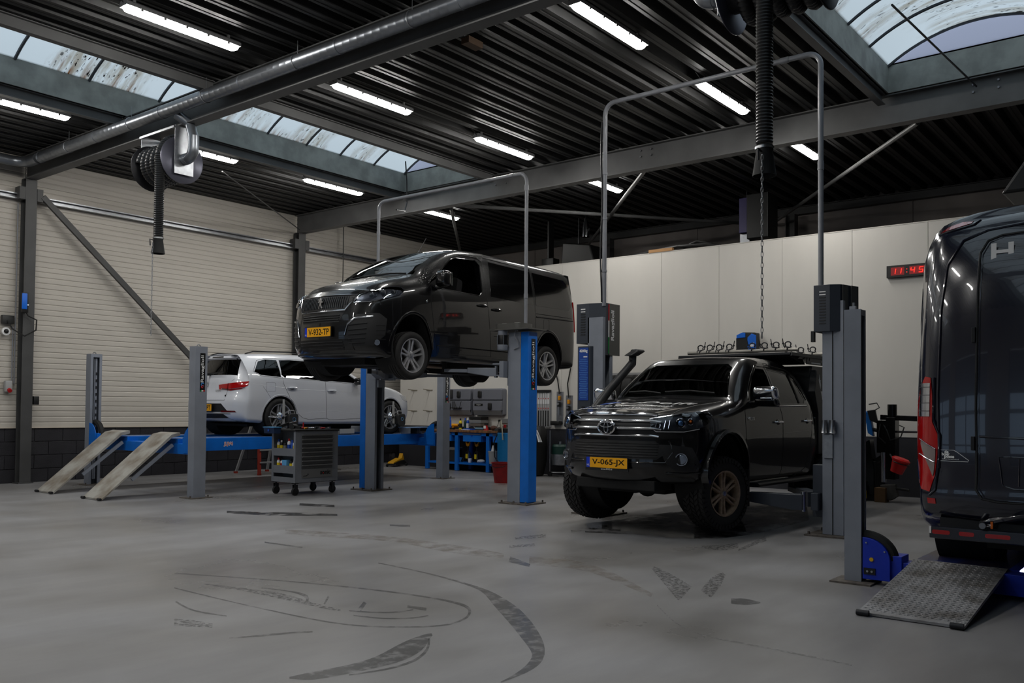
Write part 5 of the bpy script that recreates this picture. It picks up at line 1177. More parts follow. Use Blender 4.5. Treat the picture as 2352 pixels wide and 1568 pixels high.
# ---------------------------------------------------------------- black pickup with canopy, rack and snorkel
def sect2(x, zb, ys, zs, yw, zw, yb, zb2, yc, zc, ye, ze, zr): return sect(x, zb, ys, zs, yw, zw, yb, zb2, yc, zc, ye, ze, zr, 0)
def pickup():
    t = thing('pickup_truck', 'black double-cab pickup with chrome grille on the grey two-post lift', 'pickup', (9.16, 5.16, .16), radians(-1.2))
    XF = slut([(.42, -.80), (.47, -.9), (.56, -.965), (.66, -.985), (.78, -.97), (.9, -.95), (.98, -.965), (1.08, -.96), (1.15, -.925), (1.2, -.84)])
    rows = frows([0, .25, .48, .66, .78], XF, lambda y: .26 * (y / .78) ** 2 + .08 * (y / .8) ** 6, .42, lambda y: 1.19 - .035 * (y / .78) ** 2, (.04, .14, .3, .46, .62, .84, 1.))
    S = [(-.56, .45, .84, .55, .87, .75, .86, 1.10, .78, 1.19, .56, 1.215, 1.225), (-.3, .46, .87, .58, .91, .8, .89, 1.14, .80, 1.23, .58, 1.262, 1.275), (.1, .45, .88, .52, .915, .8, .895, 1.17, .80, 1.275, .6, 1.30, 1.315),
         (.38, .40, .88, .50, .91, .8, .89, 1.2, .80, 1.31, .62, 1.335, 1.35), (.62, .38, .88, .48, .905, .8, .885, 1.24, .78, 1.42, .62, 1.47, 1.5), (.92, .38, .88, .48, .905, .8, .885, 1.26, .74, 1.57, .60, 1.65, 1.685), (1.2, .38, .88, .48, .905, .8, .885, 1.27, .71, 1.685, .58, 1.765, 1.79),
         (1.6, .38, .88, .48, .905, .8, .885, 1.27, .70, 1.71, .57, 1.785, 1.815), (2.1, .38, .88, .48, .905, .8, .885, 1.28, .70, 1.69, .57, 1.77, 1.80), (2.38, .38, .88, .5, .905, .8, .885, 1.29, .71, 1.63, .58, 1.72, 1.755), (2.52, .40, .87, .52, .9, .8, .87, 1.26, .76, 1.45, .6, 1.60, 1.66), (2.6, .42, .86, .54, .89, .8, .86, 1.16, .83, 1.22, .62, 1.25, 1.26)]
    rows += [sect2(*a) for a in S]
    me0 = loft_body(rows).mesh('body', m_paint, ang=32); sk = Skin(me0)
    fw = [(.74, 1.31), (1.0, 1.295), (1.47, 1.30), (1.47, 1.66), (1.26, 1.665), (1.08, 1.57)]
    rw = [(1.56, 1.30), (2.28, 1.31), (2.33, 1.35), (2.22, 1.56), (2.12, 1.62), (1.56, 1.66)]
    cuts = arch_cut(0, .50, .475, .5, 1.3)
    cuts += [cabin_cut([(.55, .8, .78, 1.2, .68, 1.34, 1.38), (.92, .7, .80, 1.22, .66, 1.5, 1.6), (1.2, .7, .80, 1.23, .64, 1.62, 1.71), (1.6, .7, .80, 1.23, .635, 1.65, 1.745), (2.2, .7, .80, 1.23, .635, 1.62, 1.72), (2.42, .75, .79, 1.23, .64, 1.5, 1.62)]),
             MB().prism(fw, 'y', -1.2, 1.2), MB().prism(rw, 'y', -1.2, 1.2), MB().prism([(-.70, 1.37), (0, 1.395), (.70, 1.37), (.56, 1.66), (.48, 1.69), (-.48, 1.69), (-.56, 1.66)], 'x', -.2, 1.3), MB().prism([(-.5, 1.32), (.5, 1.32), (.46, 1.55), (-.46, 1.55)], 'x', 2.2, 2.9)]
    me = bool_cut(me0, cuts); me.shade_smooth(); me.set_sharp_from_angle(angle=radians(32)); link('body_shell', me, t)
    liner(t, 0, .50, .472, .5, .86)
    sk.patch([(0, -.72, 1.355), (0, 0, 1.38), (0, .72, 1.355), (0, .58, 1.665), (0, .5, 1.705), (0, -.5, 1.705), (0, -.58, 1.665)], (1, 0, 0), m_glass, 'windscreen', t, off=.002, th=.004, step=.08)
    sk.patch([(4, y, z) for y, z in ((-.5, 1.31), (.5, 1.31), (.46, 1.56), (-.46, 1.56))], (-1, 0, 0), m_glass, 'rear_window', t, off=.0, th=.004, step=.1)
    seats(t, (1.35,), .72); seats(t, (2.15,), .74, (-.38, .0, .38)); steering(t, .92, -.38, 1.25)
    MB().prism([(.5, .8), (.8, .8), (.85, 1.16), (.7, 1.27), (.55, 1.28)], 'y', -.76, .76).build('dashboard', m_int, t, bevel=.01)
    rbox((1.12, 0, 1.6), .03, .22, .06, .015).build('rear_view_mirror', m_black, t)
    MB().tube([(.78, .66, 1.36), (.95, .64, 1.46), (1.1, .61, 1.58)], .014, n=8).build('grab_handle', m_trim, t)
    m_ctrim = m_chrome
    for s in (-1, 1):
        sk.patch(side(rw, 1.3, s), (0, -s, 0), m_gdark, 'side_window', t, off=-.003, th=.004)
        if s > 0: sk.patch(side(fw, 1.3, s), (0, -s, 0), m_glass, 'side_window', t, off=-.003, th=.004)
        sk.line(side([(.72, 1.335), (1.08, 1.595), (1.26, 1.69), (1.56, 1.69), (2.12, 1.65), (2.25, 1.58), (2.37, 1.35)], 1.3, s), (0, -s, 0), .008, m_gblk, 'window_seal', t)
        sk.line(side([(.74, 1.275), (1.5, 1.27), (2.34, 1.285)], 1.3, s), (0, -s, 0), .009, m_ctrim, 'chrome_strip', t)
        sk.line(side([(2.12, 1.63), (2.15, 1.31)], 1.3, s), (0, -s, 0), .012, m_gblk, 'window_divider', t)
        for pl in ([(.52, 1.3), (.47, 1.1), (.48, .8), (.53, .47), (1.45, .45), (1.50, .5), (1.52, 1.3), (1.515, 1.7)], [(1.515, 1.7), (1.7, 1.71), (2.16, 1.68), (2.30, 1.6), (2.46, 1.3), (2.45, .98), (2.35, .75), (2.25, .5), (2.1, .45), (1.55, .45)]):
            sk.line(side(pl, 1.3, s), (0, -s, 0), .0035, m_black, 'door_seam', t, n=5)
        handle(t, sk, 1.37, 1, 1.09, s, m_chrome, .2); handle(t, sk, 2.28, 1, 1.10, s, m_chrome, .2)
        for xx, zz in ((1.37, 1.09), (2.28, 1.10)):
            h, n = sk.hit((xx, s * 2, zz), (0, -s, 0)); MB().sphere(h, .045, sc=(1.4, .15, .8)).build('handle_cup', m_gblk, t)
        sk.line(side([(.5, .9), (1.5, .95), (2.4, .98)], 1.3, s), (0, -s, 0), .02, m_paint, 'door_crease', t, off=-.0185, n=8)
        # flared front arch, mud flap, side step
        AR = [(-.50 + .03, .45)] + [(.505 * cos(a), .52 + .505 * sin(a)) for a in [pi - pi * k / 16 for k in range(17)]] + [(.5, .45)]
        P = []
        for x, z in AR: h, n = sk.hit((x, s * 2, max(z, .5)), (0, -s, 0)); P.append(Vector((x, s * max(.885, min(.95, abs(h.y))) + s * .012, z)))
        MB().surf([[p + Vector((0, -s * .05, 0)) for p in P], [p + Vector((0, s * .035, 0)) for p in P], [Vector((p.x * .93, p.y + s * .04, .52 + (p.z - .52) * .93)) for p in P], [Vector((p.x * .93, p.y - s * .05, .52 + (p.z - .52) * .93)) for p in P]]).build('arch_flare', m_paint, t)
        MB().box(.44, .47, s * .68 if s > 0 else s * .95, s * .95 if s > 0 else s * .68, .14, .56).build('mud_flap', m_rubber, t, bevel=.004)
        st = MB().prism([(.86, .345), (.99, .35), (1.0, .375), (.98, .395), (.86, .395)] if s > 0 else [(-.86, .345), (-.99, .35), (-1.0, .375), (-.98, .395), (-.86, .395)], 'x', .62, 2.45).build('side_step', m_trim, t, bevel=.004)
        # mirror
        M_ = Matrix.Translation((.70, s * 1.09, 1.36)) @ Matrix.Rotation(s * radians(8), 4, 'Z')
        mb = rbox((0, 0, .03), .13, .30, .14, .05, 4); mb.v = [tuple(M_ @ Vector(v)) for v in mb.v]; mo = mb.build('mirror', m_chrome, t)
        mb = rbox((0.005, 0, -.055), .12, .28, .08, .03, 4); mb.v = [tuple(M_ @ Vector(v)) for v in mb.v]; mb.build('mirror_base', m_gblk, mo)
        mb = rbox((-.055, s * .03, -.02), .03, .15, .025, .01, 3); mb.v = [tuple(M_ @ Vector(v)) for v in mb.v]; mb.build('indicator', m_ref, mo)
        MB().tube([(.74, s * .86, 1.28), (.72, s * .94, 1.29), (.71, s * 1.0, 1.31)], [.04, .035, .03], n=10).build('mirror_arm', m_gblk, mo)
        # headlamp
        d = (.84, -s * .54, 0)
        hl = [(-.95, s * .50, 1.115), (-.8, s * .68, 1.155), (-.62, s * .81, 1.18), (-.42, s * .88, 1.195), (-.36, s * .895, 1.16), (-.42, s * .89, 1.09), (-.56, s * .855, 1.03), (-.72, s * .77, 1.0), (-.92, s * .56, 1.0), (-.95, s * .51, 1.05)]
        lp = sk.patch(hl, d, mat('headlamp_bowl', (112, 115, 122), rough=.35, metal=.35), 'headlamp', t, off=.004, th=.012, step=.03)
        sk.patch(hl, d, m_lens, 'lens', lp, off=.03, th=.003, step=.04)
        sk.line(hl[:4], d, .011, m_ref, 'chrome_edge', lp, off=.012); sk.line([hl[9], hl[8], hl[7], hl[6]], d, .010, m_ref, 'chrome_edge', lp, off=.012)
        dv = -Vector(d).normalized()
        for py, pz, rr, mt_ in ((.715, 1.085, .052, m_ref), (.84, 1.10, .035, m_amber)):
            h, n = sk.hit((-.7, s * py, pz), d)
            MB().lathe([(rr * .75, -.01), (rr * .9, .03), (rr, .03), (rr * 1.02, .02), (rr * 1.02, -.01)], (0, 0, 0), 'z', 24).v
            q = MB().lathe([(rr * .72, .0), (rr * .85, .035), (rr, .03), (rr * 1.02, -.01)], (0, 0, 0), 'z', 24); R_ = dv.to_track_quat('Z', 'Y').to_matrix(); q.v = [tuple(h + R_ @ Vector(v)) for v in q.v]; q.build('lamp_ring', m_ref, lp)
            MB().sphere(h + dv * .012, rr * .68).build('projector', mat('projector_glass', (60, 90, 130), rough=.03, metal=.6) if mt_ is m_ref else m_amber, lp)
        for k in range(4): sk.line([(-.93 + k * .03, s * (.55 + k * .035), 1.02), (-.9 + k * .03, s * (.555 + k * .035), 1.10 + k * .004)], d, .008, m_ref, 'reflector_rib', lp, off=.008)
        # fog lamp recess
        fr = sk.patch([(-.9, s * .56, .86), (-.8, s * .68, .855), (-.6, s * .80, .83), (-.5, s * .86, .62), (-.6, s * .82, .575), (-.8, s * .72, .58), (-.86, s * .64, .66)], d, m_trim, 'fog_recess', t, off=.004, th=.012, step=.05)
        h, n = sk.hit((-.75, s * .765, .705), d)
        q = MB().lathe([(0, .012), (.05, .012), (.058, .03), (.066, .03), (.068, 0)], (0, 0, 0), 'z', 26); R_ = Vector((-.95, s * .3, 0)).to_track_quat('Z', 'Y').to_matrix(); q.v = [tuple(h + R_ @ Vector(v)) for v in q.v]; q.build('fog_lamp', m_ref, fr); q = MB().lathe([(0, .026), (.03, .022), (.052, .014)], (0, 0, 0), 'z', 20); q.v = [tuple(h + R_ @ Vector(v)) for v in q.v]; q.build('fog_lens', m_lens, fr)
        sk.line([(-.86, s * .64, .56), (-.7, s * .79, .555), (-.55, s * .87, .565), (-.46, s * .9, .62), (-.44, s * .9, .72)], d, .013, m_paint, 'bumper_ridge', t, off=.004, n=8)
    F = (1, 0, 0)
    g = sk.patch([(-2, y, z) for y, z in ((-.50, .94), (.50, .94), (.54, 1.04), (.50, 1.16), (-.50, 1.16), (-.54, 1.05))], F, m_black, 'grille', t, off=.006, th=.012)
    for z, r_, w in ((1.165, .019, .50), (1.10, .016, .545), (1.03, .016, .555), (.955, .012, .53)):
        sk.line([(-2, y, z - .012 * (abs(y) > w - .06)) for y in (-w, -w + .07, -.3, 0, .3, w - .07, w)], F, r_, m_chrome if z > 1.13 or z < 1 else mat('bright_grille_bar', (185, 187, 190), rough=.22, metal=.9), 'grille_bar', g, off=.016, n=8)
    x0 = XF(1.055) - .055
    q = MB().tube([(x0, .105 * cos(a), 1.035 + .072 * sin(a)) for a in [2 * pi * k / 32 for k in range(32)]], .011, n=8, closed=True)
    em = q.build('emblem', m_chrome, g); MB().prism([(.10 * cos(a), 1.035 + .068 * sin(a)) for a in [2 * pi * k / 28 for k in range(28)]], 'x', x0, x0 + .02).build('emblem_field', m_gblk, em, smooth=False)
    MB().tube([(x0 - .008, .026 * cos(a), 1.033 + .056 * sin(a)) for a in [2 * pi * k / 24 for k in range(24)]], .006, n=6, closed=True).build('emblem_oval', m_chrome, em)
    MB().tube([(x0 - .008, .078 * cos(a), 1.063 + .026 * sin(a)) for a in [2 * pi * k / 24 for k in range(24)]], .006, n=6, closed=True).build('emblem_oval', m_chrome, em)
    lo = sk.patch([(-2, y, z) for y, z in ((-.52, .70), (.52, .70), (.60, .76), (.50, .895), (-.50, .895), (-.60, .76))], F, m_black, 'lower_intake', t, off=.005, th=.012)
    for k in range(6): sk.line([(-2, -.53, .725 + k * .028), (-2, 0, .725 + k * .028), (-2, .53, .725 + k * .028)], F, .005, m_trim, 'slat', lo, off=.008)
    sk.line([(-2, y, z) for y, z in ((-.62, .90), (-.66, .78), (-.60, .67), (0, .66), (.60, .67), (.66, .78), (.62, .90))], F, .008, m_paint, 'bumper_ridge', t, off=-.002, n=8)
    reg_plate(t, vframe((-1.012, -.0, .652), (0, -1, 0), (0, 0, 1)), 'V-065-JX'); 
    MB().box(-1.012, -1.0, -.275, .275, .565, .595).build('plate_carrier', m_black, t, smooth=False); text('www.4WD.nl', .026, m_wt, ((-1.0125, 0, .582), (0, -1, 0), (0, 0, 1)), t, extrude=.0003)
    text('HILUX', .055, m_chrome, (sk.hit((.62, -2, 1.13), (0, 1, 0))[0] + Vector((0, -.004, 0)), (1, 0, 0), (0, 0, 1)), t, extrude=.002, sx=1.2)
    # bonnet print laid on the skin
    def hood_text(txt, size, x, y0, sx, mt=m_wt, al='CENTER'):
        me = text_mesh(txt, size, mt, extrude=0, sx=sx, bold=.001, align=al)
        for v in me.vertices:
            py, px = y0 - v.co.x, x + v.co.y; h, n = sk.hit((px, py, 3), (0, 0, -1)); v.co = h + Vector((0, 0, .003))
        return link('bonnet_lettering', me, t)
    hood_text('TUDelft', .27, -.10, .02, 1.35); hood_text('Kust- en Rivierenonderzoek', .095, -.34, .14, 1.05); hood_text('Hydraulic Engineering Laboratory', .085, -.49, .2, .98)
    P = [(.74, -.10), (.60, -.02), (.52, -.12), (.5, -.28), (.60, -.30), (.70, -.24)]
    sk.patch([(-.12 - (b + .1) * 1.0, a, 3) for a, b in P], (0, 0, -1), m_label, 'flame_emblem', t, off=.003, th=.004, step=.06)
    for y in (-.62, .62): sk.line([(-.86, y * .94, 3), (-.4, y * 1.02, 3), (.3, y * 1.15, 3)], (0, 0, -1), .004, m_black, 'bonnet_seam', t, n=5)
    for y0, y1 in ((-.55, .1), (.15, .62)): sk.line([(.45, y0, 1.385), (.5, (y0 + y1) / 2, 1.41), (.5, y1, 1.40)], F, .008, m_black, 'wiper', t, off=.014)
    # snorkel on the far side
    MB().tube([(-.0, .86, 1.22), (.2, .90, 1.30), (.42, .885, 1.42), (.78, .80, 1.66), (.92, .79, 1.74), (.94, .80, 1.86)], [.05, .055, .05, .048, .05, .05], n=12).build('snorkel', m_trim, t, label='matt black raised air intake')
    rbox((.9, .80, 1.93), .2, .12, .14, .03, 3).build('snorkel_head', m_trim, t)
    # bumper underside, lower guard
    MB().box(-.86, -.5, -.5, .5, .36, .47).box(-.5, .7, -.42, .42, .3, .45).build('skid_plate', m_und, t, bevel=.01); MB().box(.7, 4.2, -.42, -.34, .34, .46).box(.7, 4.2, .34, .42, .34, .46).cyl((.2, 0, .3), (2.9, 0, .3), .04).build('chassis_rail', m_und, t)
    MB().cyl((0, -.72, .33), (0, .72, .33), .05).cyl((3.085, -.7, .33), (3.085, .7, .33), .06).sphere((3.085, 0, .33), .14).sphere((0, 0.1, .33), .12).build('axle', m_und, t)
    # cargo bed and canopy
    m_can = mat('matt_canopy', (36, 37, 40), rough=.45, var=.08)
    bed = MB().box(2.66, 4.28, -.87, .87, .62, 1.16).mesh('bed', m_paint, bevel=.03)
    bed = bool_cut(bed, arch_cut(3.085, .48, .46, .5, 1.2)); bed.shade_smooth(); bed.set_sharp_from_angle(angle=radians(30)); link('cargo_bed', bed, t)
    MB().lathe([(.46, -.86), (.46, -.5), (0, -.5)], (3.085, 0, .48), 'y', 30).lathe([(.46, .86), (.46, .5), (0, .5)], (3.085, 0, .48), 'y', 30).build('wheel_arch_liner', m_und, t)
    mb = MB(); sp = [(2.64, 1.17), (4.25, 1.17), (4.25, 1.74), (2.72, 1.74), (2.64, 1.6)]
    for q in (-.80, .78): mb.prism(sp, 'y', q, q + .02)
    mb.box(2.71, 4.25, -.79, .79, 1.715, 1.745)
    for x in (2.66, 4.2):
        mb.box(x, x + .03, -.79, -.55, 1.17, 1.72); mb.box(x, x + .03, .55, .79, 1.17, 1.72); mb.box(x, x + .03, -.55, .55, 1.17, 1.30); mb.box(x, x + .03, -.55, .55, 1.62, 1.72)
    cn = mb.build('canopy', m_can, t, smooth=False, label='matt black metal canopy box')
    for s in (-1, 1):
        MB().prism([(2.95, 1.2), (4.15, 1.2), (4.15, 1.66), (2.74, 1.66)], 'y', *sorted((s * .80, s * .812))).build('side_hatch', m_can, cn, smooth=False, bevel=.003)
        MB().prism([(2.66, 1.7), (2.95, 1.16), (3.02, 1.16), (3.02, .66), (2.7, .66), (2.7, 1.2), (2.6, 1.45)], 'y', *sorted((s * .80, s * .89))).build('side_gusset', m_can, cn, smooth=False, bevel=.004)
    text('TNO', .2, m_wt, ((3.2, -.815, 1.36), (1, 0, 0), (0, 0, 1)), cn, extrude=.001, bold=.004) if False else text('T', .24, m_wt, ((3.03, -.815, 1.36), (1, 0, 0), (0, 0, 1)), cn, extrude=.001, bold=.008, sx=1.1)
    fl_ = [(0, -.07), (.03, -.06), (.045, -.02), (.035, .02), (.05, .04), (.03, .03), (.01, .0), (.012, .05), (-.01, .1), (-.005, .05), (-.03, .02), (-.035, -.03), (-.02, -.06), (-.01, -.03), (-.005, .0), (.005, -.04)]
    MB().prism([(2.93 + a * 1.2, 1.55 + b * 1.1) for a, b in fl_], 'y', -.816, -.812).build('flame_emblem', m_wt, cn, smooth=False)
    # roof rack
    rk = MB().box(2.0, 4.3, -.80, .80, 1.945, 1.965).box(2.0, 4.3, -.82, -.79, 1.915, 1.97).box(2.0, 4.3, .79, .82, 1.915, 1.97).box(1.98, 2.02, -.80, .80, 1.93, 1.97).build('roof_rack', m_can, t, smooth=False, bevel=.003)
    MB().prism([(2.03, 1.94), (2.6, 1.94), (2.72, 1.76), (2.66, 1.76), (2.4, 1.86)], 'y', -.70, .70).build('wind_deflector', m_black, rk, smooth=False)
    for s in (-1, 1):
        ya, yb = sorted((s * .795, s * .805)); mb = MB(); mb.box(2.3, 4.25, ya, yb, 1.91, 1.945); mb.box(2.55, 4.25, ya, yb, 1.755, 1.80)
        x = 2.3
        for a, b in ((2.3, 2.42), (2.47, 2.50), (2.55, 2.58), (2.63, 3.02), (3.07, 3.1), (3.15, 3.18), (3.23, 3.6), (3.65, 3.68), (3.73, 4.25)): mb.box(a, b, ya, yb, 1.795 if b > 2.5 else 1.84, 1.915)
        mb.build('slotted_side', m_can, rk, smooth=False)
        MB().box(2.68, 3.0, ya - .002, yb + .002, 1.768, 1.782).build('white_strip', m_wt, rk, smooth=False)
    m_pole = mat('scaffold_tube', (150, 146, 138), rough=.45, metal=.4, var=.15)
    def pipe(x, y0, y1):
        tb = MB().cyl((x, y0, 2.01), (x, y1, 2.01), .0242, n=16).build('scaffold_tube', m_pole, rk); return tb
    def clampm():
        mb = MB(); mb.tube(arc((0, 0, 0), .03, 0, 2 * pi, 14, (1, 0, 0), (0, 0, 1))[:-1], .008, n=6, closed=True)
        mb.tube([(0, .04 * cos(a), .075 + .032 * sin(a)) for a in [pi * 1.25 - 1.5 * pi * k / 10 for k in range(11)]], .0085, n=6)
        mb.tube([(0, -.045, .045), (0, -.02, .03), (0, .05, .045)], .009, n=6); mb.cyl((0, .055, .04), (0, .075, .15), .006, n=8); mb.cyl((0, .062, .075), (0, .066, .095), .013, n=6); mb.cyl((.02, -.04, -.02), (.02, -.04, .03), .007, n=6)
        return mb.mesh('tube_clamp', m_dsteel)
    cmh = clampm()
    tb = pipe(2.1, -.86, .72)
    for k, y in enumerate((.53, .39, .25, .10, -.23, -.40, -.56, -.72)): link('tube_clamp', cmh, tb, loc=(2.1, y, 2.01), rot=(0, 0, 0 if k > 3 else pi))
    tb = pipe(3.2, -.8, .8)
    for y in (-.62, -.45, -.28): link('tube_clamp', cmh, tb, loc=(3.2, y, 2.01))
    # wheels hang in droop
    Wd = dict(R=.395, W=.28, r=.246, rimm=m_bronze, spokes=6, twin=.13, tread=1, swid=.024, dish=.0)
    wheel(t, (-.05, -.80, .315), -1, steer=radians(-13), **Wd); wheel(t, (-.05, .80, .315), 1, steer=radians(-13), **Wd); wheel(t, (3.085, -.80, .32), -1, **Wd); wheel(t, (3.085, .80, .32), 1, **Wd)
    zm = slut([(0, 0), (1.25, 1.25), (1.5, 1.54), (1.7, 1.77), (1.8, 1.885), (1.9, 1.92), (1.96, 1.965), (2.4, 2.4)]); sx = slut([(-1, 0), (.1, .02), (.45, .09), (1., .16), (2., .13), (2.5, .05), (2.8, .0), (5, 0)]); sz = slut([(0, 0), (1.1, .0), (1.3, .6), (1.5, 1), (1.88, 1), (1.93, 0), (3, 0)])
    warp(t, lambda x, y, z: (x - sx(x) * sz(z), y, zm(z)))
    return t
pickup()

# ---------------------------------------------------------------- dark blue high-roof van seen from behind
def horse_van():
    t = thing('high_roof_van', 'dark blue high-roof van, rear towards the camera, at the right edge', 'van', (11.45, .845, .2), pi)
    XR = slut([(.34, 4.22), (.4, 4.34), (.55, 4.42), (.72, 4.42), (.80, 4.37), (1.2, 4.35), (1.7, 4.32), (2.2, 4.26), (2.42, 4.18), (2.52, 4.06), (2.6, 3.9)])
    XF = slut([(.2, -.8), (.35, -.98), (.7, -1.0), (.95, -.92), (1.05, -.8)])
    rows = frows([0, .4, .7, .84], XF, lambda y: .3 * (y / .85) ** 2, .2, lambda y: 1.05 - .06 * (y / .84) ** 2, (.04, .14, .3, .5, .7, .87, 1.))
    S = [(-.5, .2, .92, .34, .95, .6, .93, .95, .82, 1.08, .6, 1.12, 1.14), (.1, .2, .98, .34, 1.0, .6, .98, 1.1, .85, 1.3, .6, 1.34, 1.36), (.7, .2, 1.0, .34, 1.02, .6, 1.0, 1.3, .88, 1.8, .7, 1.9, 1.95),
         (1.2, .2, 1.0, .34, 1.03, .7, 1.02, 1.35, .95, 2.2, .78, 2.42, 2.48), (2.0, .2, 1.0, .34, 1.03, .7, 1.025, 1.5, .985, 2.25, .84, 2.53, 2.62), (3.4, .2, 1.0, .34, 1.03, .7, 1.025, 1.5, .99, 2.26, .85, 2.54, 2.63), (3.95, .26, .99, .38, 1.03, .7, 1.025, 1.5, .985, 2.24, .84, 2.51, 2.60)]
    rows += [sect2(*a) for a in S]
    rr = frows([.93, .84, .6, .3, 0], XR, lambda y: .05 * (y / .9) ** 2 + .07 * (y / .93) ** 8, .34, lambda y: 2.54 - .10 * (y / .9) ** 2, (.03, .1, .24, .42, .62, .86, 1.0), flip=-1)
    for r in rr:
        for i, (x, y, z) in enumerate(r):
            if z > 1.0 and i < 9: r[i] = (x, y * (1 - .085 * ((z - 1.0) / 1.5) ** 3.), z)
    rows += rr
    me0 = loft_body(rows).mesh('body', m_dpaint, ang=32); sk = Skin(me0)
    me = bool_cut(me0, arch_cut(3.3, .34, .40, .55, 1.4) + arch_cut(0, .34, .4, .55, 1.4)); me.shade_smooth(); me.set_sharp_from_angle(angle=radians(32)); link('body_shell', me, t)
    liner(t, 3.3, .34, .397, .56, .99); liner(t, 0, .34, .397, .56, .97)
    K = (-1, 0, 0)
    for s in (-1, 1):
        # tail lamp (s=-1 is the side the camera sees at the left)
        d = (-.86, -s * .5, 0)
        out = [(4.4, s * .955, 1.43), (4.35, s * .985, 1.44), (4.2, s * 1.03, 1.25), (4.15, s * 1.03, .95), (4.2, s * 1.02, .72), (4.35, s * .96, .60), (4.4, s * .90, .585), (4.42, s * .885, .70), (4.42, s * .885, 1.0), (4.41, s * .935, 1.10), (4.4, s * .935, 1.3)]
        tl = sk.patch(out, d, m_rlens, 'tail_lamp', t, off=.006, th=.012, step=.04)
        sk.patch([(4.4, s * .955, 1.39), (4.3, s * 1.0, 1.39), (4.25, s * 1.01, 1.14), (4.4, s * .95, 1.14)], d, m_ref, 'reverse_lamp', tl, off=.012, th=.008, step=.05)
        for k in range(4): sk.line([(4.4, s * .955, 1.18 + k * .06), (4.25, s * 1.01, 1.18 + k * .06)], d, .0025, m_dsteel, 'lamp_rib', tl, off=.013)
        sk.patch([(4.42, s * .90, .90), (4.3, s * .99, .97), (4.3, s * .99, .93), (4.42, s * .90, .70), (4.42, s * .895, .72)], d, mat('smoked_lens', (130, 118, 116), rough=.1, coat=.5), 'indicator_lens', tl, off=.012, th=.008, step=.04)
        sk.line([(4.42, s * .895, .90), (4.3, s * .99, .97)], d, .004, m_ref, 'lamp_divider', tl, off=.018); sk.line([(4.42, s * .895, .80), (4.3, s * .99, .86)], d, .004, m_ref, 'lamp_divider', tl, off=.018)
        sk.line([(4.4, s * .92, 1.43), (4.4, s * .915, 1.12), (4.42, s * .868, 1.0), (4.42, s * .865, .6), (4.4, s * .9, .56)], d, .008, m_dpaint, 'lamp_surround', tl, off=.006)
        sk.patch([(4.42, s * .93, .50), (4.42, s * .86, .50), (4.42, s * .86, .54), (4.42, s * .93, .54)], d, m_rlens, 'bumper_reflector', t, off=.006, th=.01)
        bl = sk.patch([(4.2, s * .84, 2.44), (4.2, s * .62, 2.485), (4.2, s * .62, 2.51), (4.15, s * .70, 2.512), (4.15, s * .80, 2.485)], K, m_rlens, 'high_brake_light', t, off=.006, th=.02, step=.04)
        sk.line([(4.2, s * .85, 2.43), (4.2, s * .60, 2.475), (4.15, s * .56, 2.50)], K, .007, m_dpaint, 'brake_light_surround', bl, off=.004)
        # pressed line round the back and door outline
        sk.line([(4.4, s * .80, .76), (4.4, s * .815, 1.3), (4.35, s * .80, 1.9), (4.3, s * .76, 2.2), (4.25, s * .66, 2.36), (4.2, s * .5, 2.42), (4.2, s * .2, 2.45)], K, .012, m_dpaint, 'pressed_line', t, off=-.001, n=8)
    dr_ = [(4.4, y, z) for y, z in ([(.54, .62)] + [(.5, .56), (.4, .545), (-.4, .545), (-.5, .56), (-.54, .62), (-.55, 1.2), (-.545, 2.0), (-.535, 2.26), (-.49, 2.34), (-.4, 2.37), (0, 2.39), (.4, 2.37), (.49, 2.34), (.535, 2.26), (.55, 1.2)])]
    sk.line(dr_, K, .009, m_black, 'rear_door_gap', t, closed=True, n=6, off=.001)
    sk.line([(p[0], p[1] * .965, p[2] + (.012 if p[2] < 1 else -.012 if p[2] > 2.2 else 0)) for p in dr_], K, .005, m_dpaint, 'rear_door_edge', t, closed=True, n=6)
    for z in (.95, 1.72): 
        h, n = sk.hit((5, -.565, z), K); MB().box(h.x - .01, h.x + .02, -.58, -.555, z - .05, z + .05).build('door_hinge', m_black, t, bevel=.003)
    sk.line([(4.4, -.53, 1.0), (4.4, 0, .985), (4.4, .53, 1.0)], K, .009, m_dpaint, 'door_crease', t, off=.0)
    sk.line([(4.4, y, z) for y, z in ((-.40, .86), (-.37, .66), (-.3, .64), (.3, .64), (.37, .66), (.40, .86))], K, .006, m_dpaint, 'plate_recess_edge', t, closed=True)
    sk.line([(4.4, -.27, .85), (4.4, -.27, .66)], K, .005, m_dpaint, 'plate_recess_edge', t)
    h, n = sk.hit((5, -.33, 2.25), K); text('H', .155, m_wt, vframe(h + Vector((.004, -.06, 0)), (0, 1, 0), (-.1, 0, 1)), t, extrude=.001, sx=1.5, bold=.004)
    # sticker: white outline, three stacked words, web address
    def stk(txt, size, y, z, **kw):
        me = text_mesh(txt, size, m_wt, extrude=0, align='LEFT', **kw)
        for v in me.vertices: h, n = sk.hit((5, y + v.co.x, z + v.co.y), K); v.co = h + Vector((.003, 0, 0))
        link('sticker_lettering', me, t)
    sk.line([(4.4, y, z) for y, z in ((-.80, .82), (-.80, .89), (-.795, .895), (-.70, .895), (-.68, .885), (-.595, .825), (-.60, .815), (-.795, .815))], K, .002, m_wt, 'sticker_outline', t, closed=True, n=4)
    stk('de', .03, -.765, .882, bold=.0012); stk('boer', .03, -.785, .865, bold=.0012); stk('posse', .03, -.765, .848, bold=.0012); stk('deboer-horsetrucks.nl', .013, -.78, .83)
    # underrun bar with reflectors, towing gear, exhaust
    ub = MB().prism([(-.86, .25), (.86, .25), (.86, .335), (-.86, .335)], 'x', 4.30, 4.36).build('underrun_bar', m_dpaint, t, bevel=.006)
